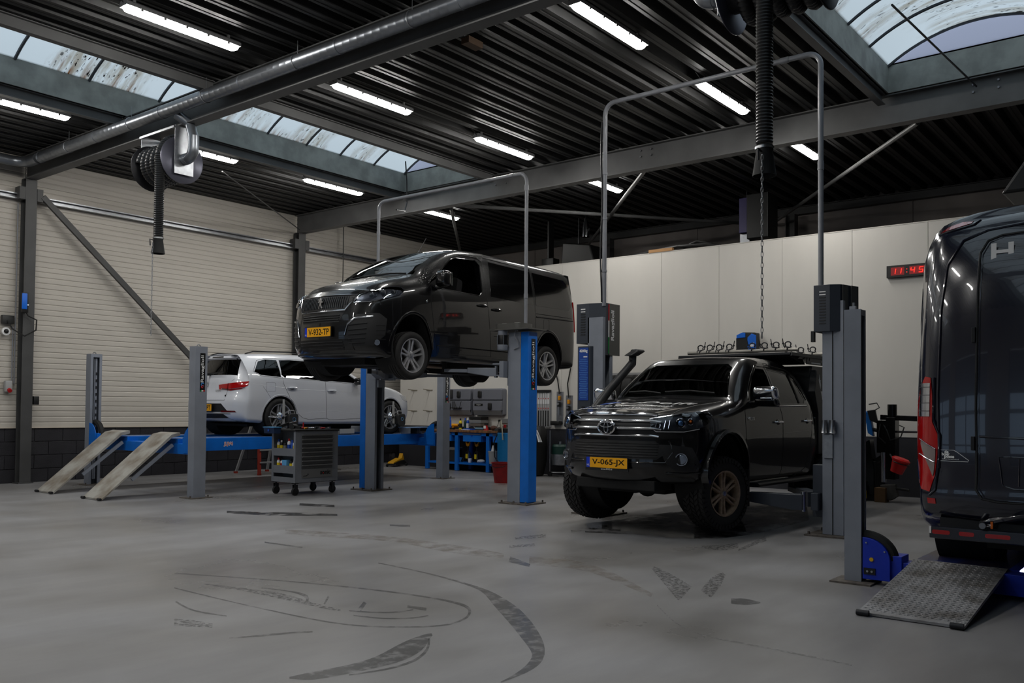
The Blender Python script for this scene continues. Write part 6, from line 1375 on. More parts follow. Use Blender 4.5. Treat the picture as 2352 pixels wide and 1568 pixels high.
    for y0, y1, mt_ in ((-.84, -.72, m_rlens), (-.66, -.56, m_rlens), (-.49, -.33, m_rlens), (.33, .49, m_rlens), (.72, .84, m_rlens)): MB().prism(rrect(y0, y1, .282, .312, .012, 4), 'x', 4.36, 4.364).build('red_reflector', mt_, ub, smooth=False)
    MB().box(4.36, 4.366, -.86, -.845, .285, .335).build('white_reflector', m_wt, ub, smooth=False)
    MB().cyl((4.28, -.52, .37), (4.40, -.50, .37), .022, n=14).cyl((4.30, -.50, .37), (4.34, -.43, .365), .02, n=12).build('towing_socket', m_satin, t); MB().box(4.33, 4.36, -.455, -.44, .35, .40).build('orange_tab', m_amber, t)
    MB().tube([(4.2, -.62, .36), (4.33, -.45, .40), (4.36, -.25, .46), (4.36, 0, .47), (4.36, .3, .45)], .03, n=10).build('tow_frame', m_dpaint, t)
    MB().box(4.27, 4.3, -.8, .8, .335, .40).build('bracket_beam', m_black, t); MB().box(.6, 4.25, -.5, .5, .2, .3).build('underbody_frame', m_und, t)
    for s in (-1, 1):
        for x in (0, 3.3): wheel(t, (x, s * .87, .345), s, R=.345, W=.235, r=.21)
    MB().cyl((3.3, -.8, .34), (3.3, .8, .34), .05).cyl((0, -.8, .34), (0, .8, .34), .05).build('axle', m_und, t)
    warp(t, lambda x, y, z: (x, y, z + .12 * max(0, z - 1.6)))
    return t
horse_van()

# ================================================================ FLOOR MARKS (thin films of water, rubber, dust and painted shade lying on the slab)
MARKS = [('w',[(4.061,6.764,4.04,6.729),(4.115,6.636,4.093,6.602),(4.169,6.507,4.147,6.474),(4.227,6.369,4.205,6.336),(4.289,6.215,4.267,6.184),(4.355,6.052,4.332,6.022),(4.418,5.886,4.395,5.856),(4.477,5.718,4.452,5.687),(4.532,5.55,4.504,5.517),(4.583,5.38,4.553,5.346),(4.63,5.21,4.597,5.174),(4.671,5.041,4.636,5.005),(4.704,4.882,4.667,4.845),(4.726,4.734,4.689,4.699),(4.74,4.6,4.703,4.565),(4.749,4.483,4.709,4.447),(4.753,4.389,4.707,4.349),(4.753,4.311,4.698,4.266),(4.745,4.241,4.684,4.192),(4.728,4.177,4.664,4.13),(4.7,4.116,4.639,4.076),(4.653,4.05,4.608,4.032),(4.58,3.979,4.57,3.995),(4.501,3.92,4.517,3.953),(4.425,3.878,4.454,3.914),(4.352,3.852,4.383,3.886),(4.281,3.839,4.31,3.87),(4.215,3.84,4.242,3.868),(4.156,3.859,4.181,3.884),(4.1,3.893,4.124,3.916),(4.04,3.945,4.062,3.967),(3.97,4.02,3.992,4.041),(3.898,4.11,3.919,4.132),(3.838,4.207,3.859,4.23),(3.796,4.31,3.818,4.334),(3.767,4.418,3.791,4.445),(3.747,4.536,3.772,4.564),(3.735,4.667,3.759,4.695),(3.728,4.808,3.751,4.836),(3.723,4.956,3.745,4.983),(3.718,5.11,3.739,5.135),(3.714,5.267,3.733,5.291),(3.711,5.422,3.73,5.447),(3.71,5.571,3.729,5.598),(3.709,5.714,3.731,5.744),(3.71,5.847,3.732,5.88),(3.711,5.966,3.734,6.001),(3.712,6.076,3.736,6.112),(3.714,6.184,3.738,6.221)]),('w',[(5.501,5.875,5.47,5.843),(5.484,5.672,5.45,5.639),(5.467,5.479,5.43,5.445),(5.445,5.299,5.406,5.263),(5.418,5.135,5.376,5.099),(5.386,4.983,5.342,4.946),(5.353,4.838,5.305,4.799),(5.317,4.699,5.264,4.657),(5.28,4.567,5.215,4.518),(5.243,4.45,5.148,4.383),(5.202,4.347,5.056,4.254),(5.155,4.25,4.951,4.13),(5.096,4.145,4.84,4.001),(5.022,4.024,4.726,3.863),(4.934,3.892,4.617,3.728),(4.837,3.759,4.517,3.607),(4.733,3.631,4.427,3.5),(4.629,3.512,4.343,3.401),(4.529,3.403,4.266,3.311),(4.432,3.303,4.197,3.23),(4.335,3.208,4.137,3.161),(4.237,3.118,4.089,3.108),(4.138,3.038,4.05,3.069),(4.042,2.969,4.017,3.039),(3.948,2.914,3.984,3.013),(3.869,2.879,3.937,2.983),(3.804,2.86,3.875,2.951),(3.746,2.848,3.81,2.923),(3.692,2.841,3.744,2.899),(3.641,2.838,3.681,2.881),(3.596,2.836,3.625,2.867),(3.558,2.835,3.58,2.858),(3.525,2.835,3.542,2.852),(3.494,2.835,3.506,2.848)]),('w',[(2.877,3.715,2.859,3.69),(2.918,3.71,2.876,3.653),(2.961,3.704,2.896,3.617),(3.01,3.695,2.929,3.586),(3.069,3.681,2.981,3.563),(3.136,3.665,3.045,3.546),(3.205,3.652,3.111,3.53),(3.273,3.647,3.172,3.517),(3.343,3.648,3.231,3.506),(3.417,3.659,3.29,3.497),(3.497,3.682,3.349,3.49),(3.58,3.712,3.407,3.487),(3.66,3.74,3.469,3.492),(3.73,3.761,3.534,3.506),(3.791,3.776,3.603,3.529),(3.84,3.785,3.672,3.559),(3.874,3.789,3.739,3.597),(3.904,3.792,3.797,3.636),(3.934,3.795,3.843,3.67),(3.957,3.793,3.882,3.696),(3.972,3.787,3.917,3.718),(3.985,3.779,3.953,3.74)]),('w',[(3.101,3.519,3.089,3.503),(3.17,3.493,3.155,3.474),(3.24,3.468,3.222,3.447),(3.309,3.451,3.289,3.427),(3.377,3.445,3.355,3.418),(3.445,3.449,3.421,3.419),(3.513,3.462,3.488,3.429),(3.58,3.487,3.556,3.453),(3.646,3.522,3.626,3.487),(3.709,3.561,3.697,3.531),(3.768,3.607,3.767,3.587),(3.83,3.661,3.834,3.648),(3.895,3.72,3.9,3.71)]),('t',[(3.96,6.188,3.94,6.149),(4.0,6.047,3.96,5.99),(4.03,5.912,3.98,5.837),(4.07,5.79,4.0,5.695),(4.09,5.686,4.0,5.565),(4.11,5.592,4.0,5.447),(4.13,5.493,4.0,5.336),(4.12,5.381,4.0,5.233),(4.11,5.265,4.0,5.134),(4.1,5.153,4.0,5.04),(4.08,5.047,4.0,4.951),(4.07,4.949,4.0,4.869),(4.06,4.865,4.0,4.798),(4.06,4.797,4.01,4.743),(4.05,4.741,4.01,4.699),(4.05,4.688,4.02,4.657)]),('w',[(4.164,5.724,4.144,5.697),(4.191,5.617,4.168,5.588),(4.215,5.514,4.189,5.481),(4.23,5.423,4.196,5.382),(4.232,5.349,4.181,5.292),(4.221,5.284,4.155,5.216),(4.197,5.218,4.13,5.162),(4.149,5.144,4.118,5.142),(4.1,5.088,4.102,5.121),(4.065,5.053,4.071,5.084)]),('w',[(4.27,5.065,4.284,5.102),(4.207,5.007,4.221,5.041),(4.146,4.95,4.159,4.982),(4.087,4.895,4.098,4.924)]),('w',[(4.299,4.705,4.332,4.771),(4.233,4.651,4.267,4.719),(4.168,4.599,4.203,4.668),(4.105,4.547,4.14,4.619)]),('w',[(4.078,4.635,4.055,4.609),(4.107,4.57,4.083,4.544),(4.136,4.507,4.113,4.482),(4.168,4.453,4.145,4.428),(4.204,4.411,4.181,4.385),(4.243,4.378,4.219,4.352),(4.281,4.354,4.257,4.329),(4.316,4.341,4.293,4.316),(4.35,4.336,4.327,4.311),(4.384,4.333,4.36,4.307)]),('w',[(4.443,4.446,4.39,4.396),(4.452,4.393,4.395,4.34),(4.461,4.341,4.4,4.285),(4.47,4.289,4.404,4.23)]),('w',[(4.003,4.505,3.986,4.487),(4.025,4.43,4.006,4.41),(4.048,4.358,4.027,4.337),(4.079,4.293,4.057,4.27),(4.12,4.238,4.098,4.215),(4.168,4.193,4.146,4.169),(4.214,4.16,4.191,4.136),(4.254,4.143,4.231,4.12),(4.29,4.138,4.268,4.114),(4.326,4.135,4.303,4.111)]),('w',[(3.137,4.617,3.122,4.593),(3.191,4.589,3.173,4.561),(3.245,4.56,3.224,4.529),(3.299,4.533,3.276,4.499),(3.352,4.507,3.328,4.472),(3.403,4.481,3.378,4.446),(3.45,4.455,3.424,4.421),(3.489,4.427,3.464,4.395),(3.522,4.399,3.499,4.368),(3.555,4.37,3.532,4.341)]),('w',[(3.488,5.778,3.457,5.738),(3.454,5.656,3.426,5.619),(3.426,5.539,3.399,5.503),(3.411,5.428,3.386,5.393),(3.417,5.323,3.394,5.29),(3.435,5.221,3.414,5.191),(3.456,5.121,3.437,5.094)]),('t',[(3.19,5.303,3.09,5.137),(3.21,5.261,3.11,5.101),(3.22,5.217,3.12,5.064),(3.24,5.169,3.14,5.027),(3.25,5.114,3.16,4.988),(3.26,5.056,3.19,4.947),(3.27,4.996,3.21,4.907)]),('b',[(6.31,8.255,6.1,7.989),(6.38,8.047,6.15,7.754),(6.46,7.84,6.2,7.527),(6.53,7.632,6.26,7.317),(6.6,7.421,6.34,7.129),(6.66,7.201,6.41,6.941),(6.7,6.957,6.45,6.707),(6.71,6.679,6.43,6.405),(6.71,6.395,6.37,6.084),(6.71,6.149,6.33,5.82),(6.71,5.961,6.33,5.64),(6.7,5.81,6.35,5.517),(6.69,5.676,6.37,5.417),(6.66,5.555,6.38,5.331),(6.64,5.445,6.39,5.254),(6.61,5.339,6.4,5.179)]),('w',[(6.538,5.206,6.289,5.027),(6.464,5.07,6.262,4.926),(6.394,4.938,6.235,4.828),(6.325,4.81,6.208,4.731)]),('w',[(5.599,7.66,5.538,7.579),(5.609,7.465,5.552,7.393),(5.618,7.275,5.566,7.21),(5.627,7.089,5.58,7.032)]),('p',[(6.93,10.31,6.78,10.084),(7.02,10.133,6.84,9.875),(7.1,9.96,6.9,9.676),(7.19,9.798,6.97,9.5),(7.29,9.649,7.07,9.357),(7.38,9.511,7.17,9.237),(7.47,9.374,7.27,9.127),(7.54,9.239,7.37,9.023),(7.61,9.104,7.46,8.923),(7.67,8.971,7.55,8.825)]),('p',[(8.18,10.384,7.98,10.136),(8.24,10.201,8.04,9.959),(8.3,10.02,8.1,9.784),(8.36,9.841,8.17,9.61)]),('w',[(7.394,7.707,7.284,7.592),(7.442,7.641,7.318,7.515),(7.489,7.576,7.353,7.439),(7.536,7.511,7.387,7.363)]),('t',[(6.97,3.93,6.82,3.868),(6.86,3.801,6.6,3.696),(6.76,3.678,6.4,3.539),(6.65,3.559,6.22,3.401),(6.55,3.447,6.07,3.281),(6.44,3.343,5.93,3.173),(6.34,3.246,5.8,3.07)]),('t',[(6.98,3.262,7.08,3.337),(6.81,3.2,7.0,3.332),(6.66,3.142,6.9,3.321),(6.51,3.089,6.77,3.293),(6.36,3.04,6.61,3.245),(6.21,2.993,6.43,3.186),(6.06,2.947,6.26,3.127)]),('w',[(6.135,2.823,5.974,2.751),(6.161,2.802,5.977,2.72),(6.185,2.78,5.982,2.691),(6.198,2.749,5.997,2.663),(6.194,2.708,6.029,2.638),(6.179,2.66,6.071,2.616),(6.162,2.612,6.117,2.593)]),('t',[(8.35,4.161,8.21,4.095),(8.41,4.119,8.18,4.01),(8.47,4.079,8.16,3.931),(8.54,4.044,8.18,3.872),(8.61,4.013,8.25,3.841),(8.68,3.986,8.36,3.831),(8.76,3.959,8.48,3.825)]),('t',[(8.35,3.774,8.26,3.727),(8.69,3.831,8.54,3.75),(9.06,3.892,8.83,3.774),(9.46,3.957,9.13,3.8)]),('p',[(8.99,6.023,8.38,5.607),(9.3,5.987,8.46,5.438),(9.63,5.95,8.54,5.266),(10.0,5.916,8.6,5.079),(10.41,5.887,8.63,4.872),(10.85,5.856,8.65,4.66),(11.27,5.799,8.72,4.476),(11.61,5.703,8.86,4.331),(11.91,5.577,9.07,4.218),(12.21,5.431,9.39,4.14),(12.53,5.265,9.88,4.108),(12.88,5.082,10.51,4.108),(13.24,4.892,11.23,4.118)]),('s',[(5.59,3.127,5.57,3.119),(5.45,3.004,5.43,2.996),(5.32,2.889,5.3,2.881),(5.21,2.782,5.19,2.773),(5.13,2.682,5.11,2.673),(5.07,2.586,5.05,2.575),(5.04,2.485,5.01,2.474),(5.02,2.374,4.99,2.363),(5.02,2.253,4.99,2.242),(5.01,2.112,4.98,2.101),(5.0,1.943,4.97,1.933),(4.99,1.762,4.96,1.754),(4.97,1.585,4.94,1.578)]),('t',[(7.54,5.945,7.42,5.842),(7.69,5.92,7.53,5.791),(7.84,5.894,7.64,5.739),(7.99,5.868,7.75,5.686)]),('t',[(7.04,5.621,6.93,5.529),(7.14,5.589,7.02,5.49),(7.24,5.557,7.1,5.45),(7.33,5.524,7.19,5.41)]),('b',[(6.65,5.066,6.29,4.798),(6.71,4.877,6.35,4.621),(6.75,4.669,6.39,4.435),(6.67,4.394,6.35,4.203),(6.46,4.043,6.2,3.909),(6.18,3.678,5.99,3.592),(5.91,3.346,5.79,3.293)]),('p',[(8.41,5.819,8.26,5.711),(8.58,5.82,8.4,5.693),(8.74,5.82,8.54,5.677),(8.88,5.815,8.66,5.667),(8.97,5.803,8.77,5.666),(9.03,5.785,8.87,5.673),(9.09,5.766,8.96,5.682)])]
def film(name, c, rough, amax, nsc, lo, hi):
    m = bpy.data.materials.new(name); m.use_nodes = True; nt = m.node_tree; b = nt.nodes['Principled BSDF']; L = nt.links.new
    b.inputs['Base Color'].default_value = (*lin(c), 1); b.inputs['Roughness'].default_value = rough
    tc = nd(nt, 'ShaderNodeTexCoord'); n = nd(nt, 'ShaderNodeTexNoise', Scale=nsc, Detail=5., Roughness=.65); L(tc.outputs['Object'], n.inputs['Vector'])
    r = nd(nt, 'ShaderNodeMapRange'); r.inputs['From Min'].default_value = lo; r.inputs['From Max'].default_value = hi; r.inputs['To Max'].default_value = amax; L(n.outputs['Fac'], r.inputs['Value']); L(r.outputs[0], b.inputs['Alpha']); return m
FILM = {'w': film('wet_trace', 88, .2, .45, 9, .34, .52), 'p': film('puddle_and_shade', 46, .05, .62, 3.2, .40, .52), 't': film('tyre_print', 84, .3, .5, 30, .46, .56), 'b': film('brown_dust_smear', (122, 110, 96), .5, .4, 6, .4, .65), 's': film('dust_line', 112, .5, .4, 20, .4, .6)}
NMF = {'w': 'wet_mark', 'p': 'puddle_and_shade', 't': 'tyre_print', 'b': 'dirt_smear', 's': 'scuff_line'}  # broad film under the pickup is mostly painted shadow, plus some wet floor
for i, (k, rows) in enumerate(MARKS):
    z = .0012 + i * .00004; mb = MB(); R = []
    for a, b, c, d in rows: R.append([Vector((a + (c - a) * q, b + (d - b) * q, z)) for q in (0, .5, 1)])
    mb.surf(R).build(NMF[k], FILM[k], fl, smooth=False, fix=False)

# ================================================================ SMALLER THINGS
def bottle(name, label, cat, loc, r, h, col, cap, band=None, group=None, taper=.5):
    t = thing(name, label, cat, loc, group=group)
    MB().lathe([(0, 0), (r, 0), (r, h * .68), (r * .9, h * .74), (r * taper, h * .8), (r * taper, h * .82), (0, h * .82)], (0, 0, 0), 'z', 16).build('body', col, t)
    MB().lathe([(0, h * .815), (r * .55, h * .815), (r * .5, h), (0, h)], (0, 0, 0), 'z', 12).build('cap', cap, t)
    if band: MB().lathe([(r + .0008, h * .15), (r + .0008, h * .55)], (0, 0, 0), 'z', 16).build('paper_label', band, t)
    return t
C_ = lambda n, c, **k: mat('paint_' + n, c, rough=k.pop('rough', .45), **k)
p_blk, p_wht, p_yel, p_blu, p_red, p_lbl, p_org, p_grn, p_gry = C_('black', 22), C_('white', 222), C_('yellow', (222, 196, 30)), C_('blue', (26, 74, 170)), C_('red', (176, 28, 30)), C_('pale_blue', (96, 164, 214)), C_('orange', (226, 150, 20)), C_('dark_green', (16, 52, 44)), C_('mid_grey', 120)
# --- tool trolley
T = thing('tool_trolley', 'grey eight-drawer tool trolley on castors, front centre-left', 'tool trolley', (9.215, 11.58, 0))
tg = mat('trolley_grey', (116, 119, 125), rough=.42, var=.05); td = mat('trolley_front_grey', (104, 104, 104), rough=.45); td2 = mat('drawer_shadow_grey', (72, 72, 73), rough=.5)
x0, x1, y0, y1 = 8.79, 9.64, 11.28, 11.88
mb = MB(); mb.box(8.99, x1, y0, y1, .2, 1.0); mb.box(x0, 8.99, y0, y0 + .02, .2, 1.0); mb.box(x0, 8.99, y1 - .02, y1, .2, 1.0); mb.box(x0, 8.99, y0, y1, .2, .225); mb.box(x0, x0 + .015, y0, y0 + .05, .2, 1.0); mb.box(x0, x0 + .015, y1 - .05, y1, .2, 1.0); mb.box(x0, x0 + .015, y0, y1, .2, .28)
B(mb, 'cabinet_body', tg, T, smooth=False)
B(MB().box(x0 - .02, x1 + .02, y0 - .015, y1 + .015, 1.0, 1.03), 'worktop', C_('trolley_mat', 26, rough=.7), T, bevel=.008)
for k in range(8):
    z = .415 + k * .068; d = B(MB().box(8.91, 9.52, y0 - .008, y0, z, z + .062), 'drawer', td2, T, smooth=False)
    B(MB().prism([(y0 - .008, z + .036), (y0 - .03, z + .044), (y0 - .03, z + .062), (y0 - .008, z + .062)], 'x', 8.91, 9.52), 'drawer_pull', td, d, T, smooth=False)
d = B(MB().box(8.91, 9.52, y0 - .008, y0, .27, .41), 'drawer', td, T, smooth=False)
text('sonic', .1, m_sign, (Vector((9.38, y0 - .009, .345)) - T.location, (1, 0, 0), (0, 0, 1)), d, extrude=.001, bold=.004); B(MB().cyl((9.335, y0 - .0095, .335), (9.335, y0 - .011, .335), .012, n=14), 'red_dot', p_red, d, T)
B(MB().tube([(8.94, y0 - .01, .3), (9.0, y0 - .01, .305), (9.04, y0 - .01, .325), (9.03, y0 - .01, .345)], .004, n=5), 'tail_mark', m_sign, d, T)
for z in (.34, .61): B(MB().box(x0 + .002, x0 + .012, y0 + .03, y1 - .03, z, z + .12).box(x0 + .012, 8.985, y0 + .02, y1 - .02, z + .05, z + .062), 'side_shelf', tg, T, smooth=False)
for cx, cy in ((8.84, 11.34), (8.84, 11.82), (9.58, 11.34), (9.58, 11.82)):
    c = B(MB().cyl((cx, cy, .12), (cx, cy, .2), .012, n=8).box(cx - .03, cx + .03, cy - .03, cy - .024, .05, .17).box(cx - .03, cx + .03, cy + .024, cy + .03, .05, .17).box(cx - .04, cx + .04, cy - .04, cy + .04, .185, .2), 'castor_fork', m_dsteel, T, smooth=False)
    B(MB().lathe([(0, -.02), (.058, -.02), (.064, -.012), (.064, .012), (.058, .02), (0, .02)], (cx, cy, .064), 'y', 24), 'castor_wheel', m_rubber, c, T)
gS = 'spray cans and bottles in the trolley side shelves'
for k, (nm, lb, cl, cp, bd, h, y) in enumerate((('spray_can', 'blue-capped white and yellow can, upper trolley shelf, leftmost', p_wht, p_blu, p_yel, .19, 11.79), ('spray_can', 'yellow-shouldered dark can, second on the upper trolley shelf', p_blk, p_wht, p_yel, .18, 11.72), ('spray_can', 'black can in the middle of the upper trolley shelf', p_blk, p_blk, p_gry, .18, 11.63),
     ('spray_can', 'white and blue can with a large red cap, upper trolley shelf', p_wht, p_red, p_blu, .21, 11.53), ('spray_can', 'blue can between the red-capped pair, upper trolley shelf', p_blu, p_blu, None, .19, 11.45), ('spray_can', 'yellow-green bottle with small red cap at the upper shelf end', p_wht, p_red, p_yel, .19, 11.39))):
    bottle(nm, lb, 'spray can', (8.86, y, .673), .028, h, cl, cp, bd, gS)
for k, (nm, lb, cl, cp, bd, h, y) in enumerate((('bottle', 'yellow-labelled bottle with red cap, lower trolley shelf', p_wht, p_red, p_yel, .17, 11.79), ('spray_can', 'white can with red label, lower trolley shelf', p_wht, p_blk, p_red, .16, 11.70), ('spray_can', 'black can with trigger top, lower trolley shelf', p_blk, p_blk, p_yel, .165, 11.47), ('bottle', 'small white bottle at the lower trolley shelf end', p_wht, p_wht, None, .14, 11.40))):
    bottle(nm, lb, 'spray can' if 'can' in nm else 'bottle', (8.86, y, .403), .028, h, cl, cp, bd, gS)
o = thing('tissue_box', 'pale blue carton on the lower trolley shelf', 'box', (8.865, 11.59, .403)); MB().box(-.05, .05, -.055, .055, 0, .14).build('carton', p_lbl, o, bevel=.003); MB().box(-.052, -.05, -.02, .02, .0, .05).build('printed_panel', p_blk, o, smooth=False)
# tools scattered on the trolley top
rng = random.Random(4)
def tool(name, label, cat, x, y, a, parts):
    t = thing(name, label, cat, (x, y, 1.03), a, group='hand tools on the trolley top')
    for nm, mb, mt in parts: mb.build(nm, mt, t, smooth=True, ang=40)
    return t
tool('air_wrench', 'black air wrench lying at the left end of the trolley top', 'power tool', 8.88, 11.45, .6, [('barrel', MB().cyl((-.1, 0, .045), (.09, 0, .045), .042, .034, n=18), p_blk), ('handle', MB().bar((-.04, 0, .04), (-.08, -.14, .03), .04, .045), p_blk), ('anvil', MB().cyl((.09, 0, .045), (.13, 0, .045), .014, n=12), m_satin)])
tool('air_gun', 'dark air gun leaning across the air wrench', 'power tool', 8.9, 11.72, -.3, [('body', MB().bar((-.08, 0, .03), (.08, 0, .09), .035, .04), p_blk), ('nozzle', MB().cyl((.08, 0, .09), (.2, 0, .12), .008, n=8), m_satin)])
for k, (x, y, L, a, c, lb) in enumerate(((9.05, 11.4, .22, .2, p_org, 'orange-handled screwdriver beside the air wrench'), (9.1, 11.55, .25, -.1, p_red, 'red-handled screwdriver in the middle of the trolley top'), (9.12, 11.7, .2, .5, p_blk, 'black-handled screwdriver at the back of the trolley top'), (9.35, 11.36, .18, .1, p_red, 'short red screwdriver near the right end of the trolley top'))):
    tool('screwdriver', lb, 'screwdriver', x, y, a, [('handle', MB().lathe([(0, 0), (.013, .005), (.015, .05), (.012, .09), (0, .095)], (0, 0, .016), 'x', 10), c), ('shaft', MB().cyl((.09, 0, .016), (L, 0, .016), .004, n=8), m_satin)])
for k in range(10):
    x, y = 9.22 + .04 * k, 11.36 + .06 * (k % 4) + .02 * (k % 3); r = .013 + .003 * (k % 3)
    tool('socket', 'chrome socket loose on the trolley top among other sockets', 'socket', x, y, k, [('socket_body', MB().lathe([(r * .6, .0), (r, 0), (r, .035), (r * .6, .035), (r * .6, .01), (0, .01)], (0, 0, 0), 'z', 12), m_chrome)])
for k, (x, y, a) in enumerate(((9.3, 11.6, .2), (9.42, 11.55, -.4), (9.5, 11.7, .9))):
    tool('spanner', ('spanner near the middle of the trolley top', 'spanner beside the loose sockets', 'spanner at the rear right corner of the trolley top')[k], 'spanner', x, y, a, [('shank', MB().bar((-.09, 0, .006), (.09, 0, .006), .014, .006), m_chrome), ('ring_end', MB().tube(arc((.1, 0, .006), .014, 0, 2 * pi, 12, (1, 0, 0), (0, 1, 0))[:-1], .005, n=5, closed=True), m_chrome), ('jaw', MB().tube(arc((-.1, 0, .006), .014, pi * .8, pi * -.8 + 2 * pi, 8, (1, 0, 0), (0, 1, 0)), .006, n=5), m_chrome)])
tool('ratchet', 'chrome ratchet with upright drive on the trolley top', 'ratchet', 9.15, 11.32, .1, [('handle', MB().cyl((-.1, 0, .02), (.06, 0, .02), .011, n=10), m_chrome), ('head', MB().cyl((.08, 0, 0), (.08, 0, .05), .022, n=14), p_blk)])
o = tool('marker', 'small red marker standing upright on the trolley top', 'marker', 9.3, 11.74, 0, [('barrel', MB().cyl((0, 0, 0), (0, 0, .1), .012, n=10), p_red)])
o = thing('tool_bin', 'dark blue plastic bin hooked on the left end of the trolley', 'bin', (8.70, 11.75, .96)); mb = MB().prism([(-.06, 0), (.06, 0), (.075, .1), (-.075, .1)], 'y', -.13, .13); mb.build('bin_body', C_('bin_blue', (34, 50, 78)), o, smooth=False, bevel=.006); MB().box(-.08, .08, -.14, .14, .095, .105).build('rim', p_lbl, o, smooth=False); MB().cyl((-.078, -.0, .05), (-.07, 0, .05), .02, n=14).build('round_badge', p_blu, o)
# --- wheel alignment heads on the estate car
for k, (x, y, lb) in enumerate(((9.57, 12.66, 'wheel alignment head clamped on the rear wheel of the white car'), (12.2, 12.70, 'wheel alignment head clamped on the front wheel of the white car'))):
    t = thing('alignment_head', lb, 'alignment head', (x, y, 1.2), radians(.94))
    MB().box(-.022, .022, -.055, -.03, -.12, .24).cyl((0, -.04, .24), (0, -.04, .31), .018, n=10).build('clamp_bar', C_('pale_grey', 158), t, smooth=False, bevel=.003)
    MB().lathe([(0, -.06), (.03, -.06), (.065, -.02), (.075, 0), (.075, .01), (0, .01)], (-.04, 0, .03), 'y', 24).build('hub_disc', m_chrome, t)
    MB().cyl((-.3, -.02, .01), (.0, -.03, .0), .009, n=8).cyl((-.02, -.04, -.05), (-.22, -.0, -.17), .009, n=8).build('clamp_arm', m_satin, t); MB().cyl((-.02, -.07, 0), (-.02, -.02, 0), .022, n=12).cyl((-.14, -.03, 0), (-.14, .03, 0), .02, n=10).build('knob', p_blk, t)
    MB().prism([(a, b) for a, b in rrect(.06, .26, -.16, .07, .05, 4)], 'y', -.12, -.03).build('head_body', C_('charcoal', 44), t, bevel=.008); MB().tube(arc((.165, -.122, -.03), .032, 0, 2 * pi, 18, (1, 0, 0), (0, 0, 1))[:-1], .003, n=5, closed=True).build('ring_badge', p_lbl, t)
    MB().tube([(.08, -.07, .06), (.08, -.07, .11), (.1, -.07, .125), (.2, -.07, .12), (.21, -.07, .06)], .009, n=8).build('carry_handle', C_('pale_grey', 158), t)
# boards and blocks lying on the near runway
o = thing('turning_plate', 'flat blue-grey turning plate board behind the front wheel of the white car', 'turning plate', (12.75, 12.6, .99)); MB().box(-.32, .4, -.12, .2, 0, .02).build('plate', mat('plate_blue_grey', (110, 138, 176), rough=.4), o, smooth=False, bevel=.004); MB().box(-.03, .04, -.08, .1, -.11, 0).box(.2, .3, -.1, .1, -.06, 0).build('foot', C_('charcoal', 44), o, smooth=False)
o = thing('jacking_beam', 'grey jacking beam on the lift between the wheels of the white car', 'jack', (10.9, 12.9, .878)); MB().box(-.5, .35, -.12, .2, 0, .09).build('beam', C_('mid_grey', 120), o, smooth=False, bevel=.006); MB().box(.05, .4, -.14, -.12, .02, .11).build('white_cover', C_('pale_grey', 158), o, smooth=False, bevel=.004)
# red lettering on the near runway beam
t_ = [o for o in COL.objects if o.name.startswith('four_post_lift')][0]
rw_ = [o for o in COL.objects if o.name.startswith('runway') and o.parent == t_][0]
text('JLJV4', .075, m_wt, (Vector((8.52, 12.6565, .775)) - t_.location, (1, 0, 0), (0, 0, 1)), rw_, extrude=.0006, bold=.006); text('JLJV4', .075, m_red, (Vector((8.52, 12.6555, .775)) - t_.location, (1, 0, 0), (0, 0, 1)), rw_, extrude=.0006)

# --- workbench with its clutter
XB = 14.87
t = thing('workbench', 'long blue steel workbench with brown wooden top against the white wall', 'workbench', (15.15, 13.3, 0))
B(MB().box(XB - .04, 15.44, 11.72, 14.42, .86, .91), 'worktop', mat('worn_wood', (134, 92, 58), rough=.6, c2=(84, 56, 36), scale=3, stretch=(1, 6, 1)), t, bevel=.004)
for y in (14.32, 13.41, 12.5, 11.78): B(MB().box(XB, XB + .06, y - .045, y + .045, .01, .86).box(15.34, 15.4, y - .045, y + .045, .01, .86), 'leg', m_lblue, t, smooth=False)
B(MB().box(XB, 15.4, 11.74, 14.36, .79, .86), 'top_rail', m_lblue, t, smooth=False); B(MB().box(XB + .02, 15.4, 11.8, 14.3, .15, .19), 'lower_shelf', m_lblue, t, smooth=False)
for a, b in ((12.68, 13.2), (13.55, 14.1), (11.86, 12.34)):
    d = B(MB().box(XB - .012, 15.3, a, b, .66, .83), 'drawer', m_lblue, t, smooth=False); B(MB().box(XB - .03, XB - .012, a, b, .815, .835), 'drawer_pull', m_satin, d, t, smooth=False)
    B(MB().prism([((a + b) / 2 - .025, .80), ((a + b) / 2 + .025, .80), ((a + b) / 2, .755)], 'x', XB - .016, XB - .012), 'lock_plate', m_dblue, d, t, smooth=False)
ZT = .912; gB = 'cans and bottles standing on the workbench'
for k, (y, x, h, r, cl, cp, bd, lb) in enumerate(((13.93, 15.15, .27, .033, p_blk, p_red, p_wht, 'dark can with red top at the left end of the workbench, white label'), (13.83, 15.12, .29, .026, p_blu, p_blu, None, 'slim blue tube standing upright at the left end of the workbench'), (13.63, 15.25, .25, .036, p_yel, p_blk, p_blk, 'yellow and black can behind the yellow drill'), (13.53, 15.3, .26, .033, p_grn, p_blu, None, 'dark green can behind the yellow drill'),
     (13.45, 15.3, .27, .033, p_grn, p_wht, p_gry, 'green can with white nozzle right of the drill'), (13.38, 15.22, .26, .034, p_blu, p_wht, p_wht, 'blue and white can, first left of the stacked case'), (13.30, 15.28, .27, .034, p_blu, p_blk, p_lbl, 'blue can with black cap beside the stacked case'), (13.24, 15.2, .24, .034, p_lbl, p_blk, p_blu, 'pale blue can touching the stacked case'))):
    bottle('spray_can', lb, 'spray can', (x, y, ZT), r, h, cl, cp, bd, gB)
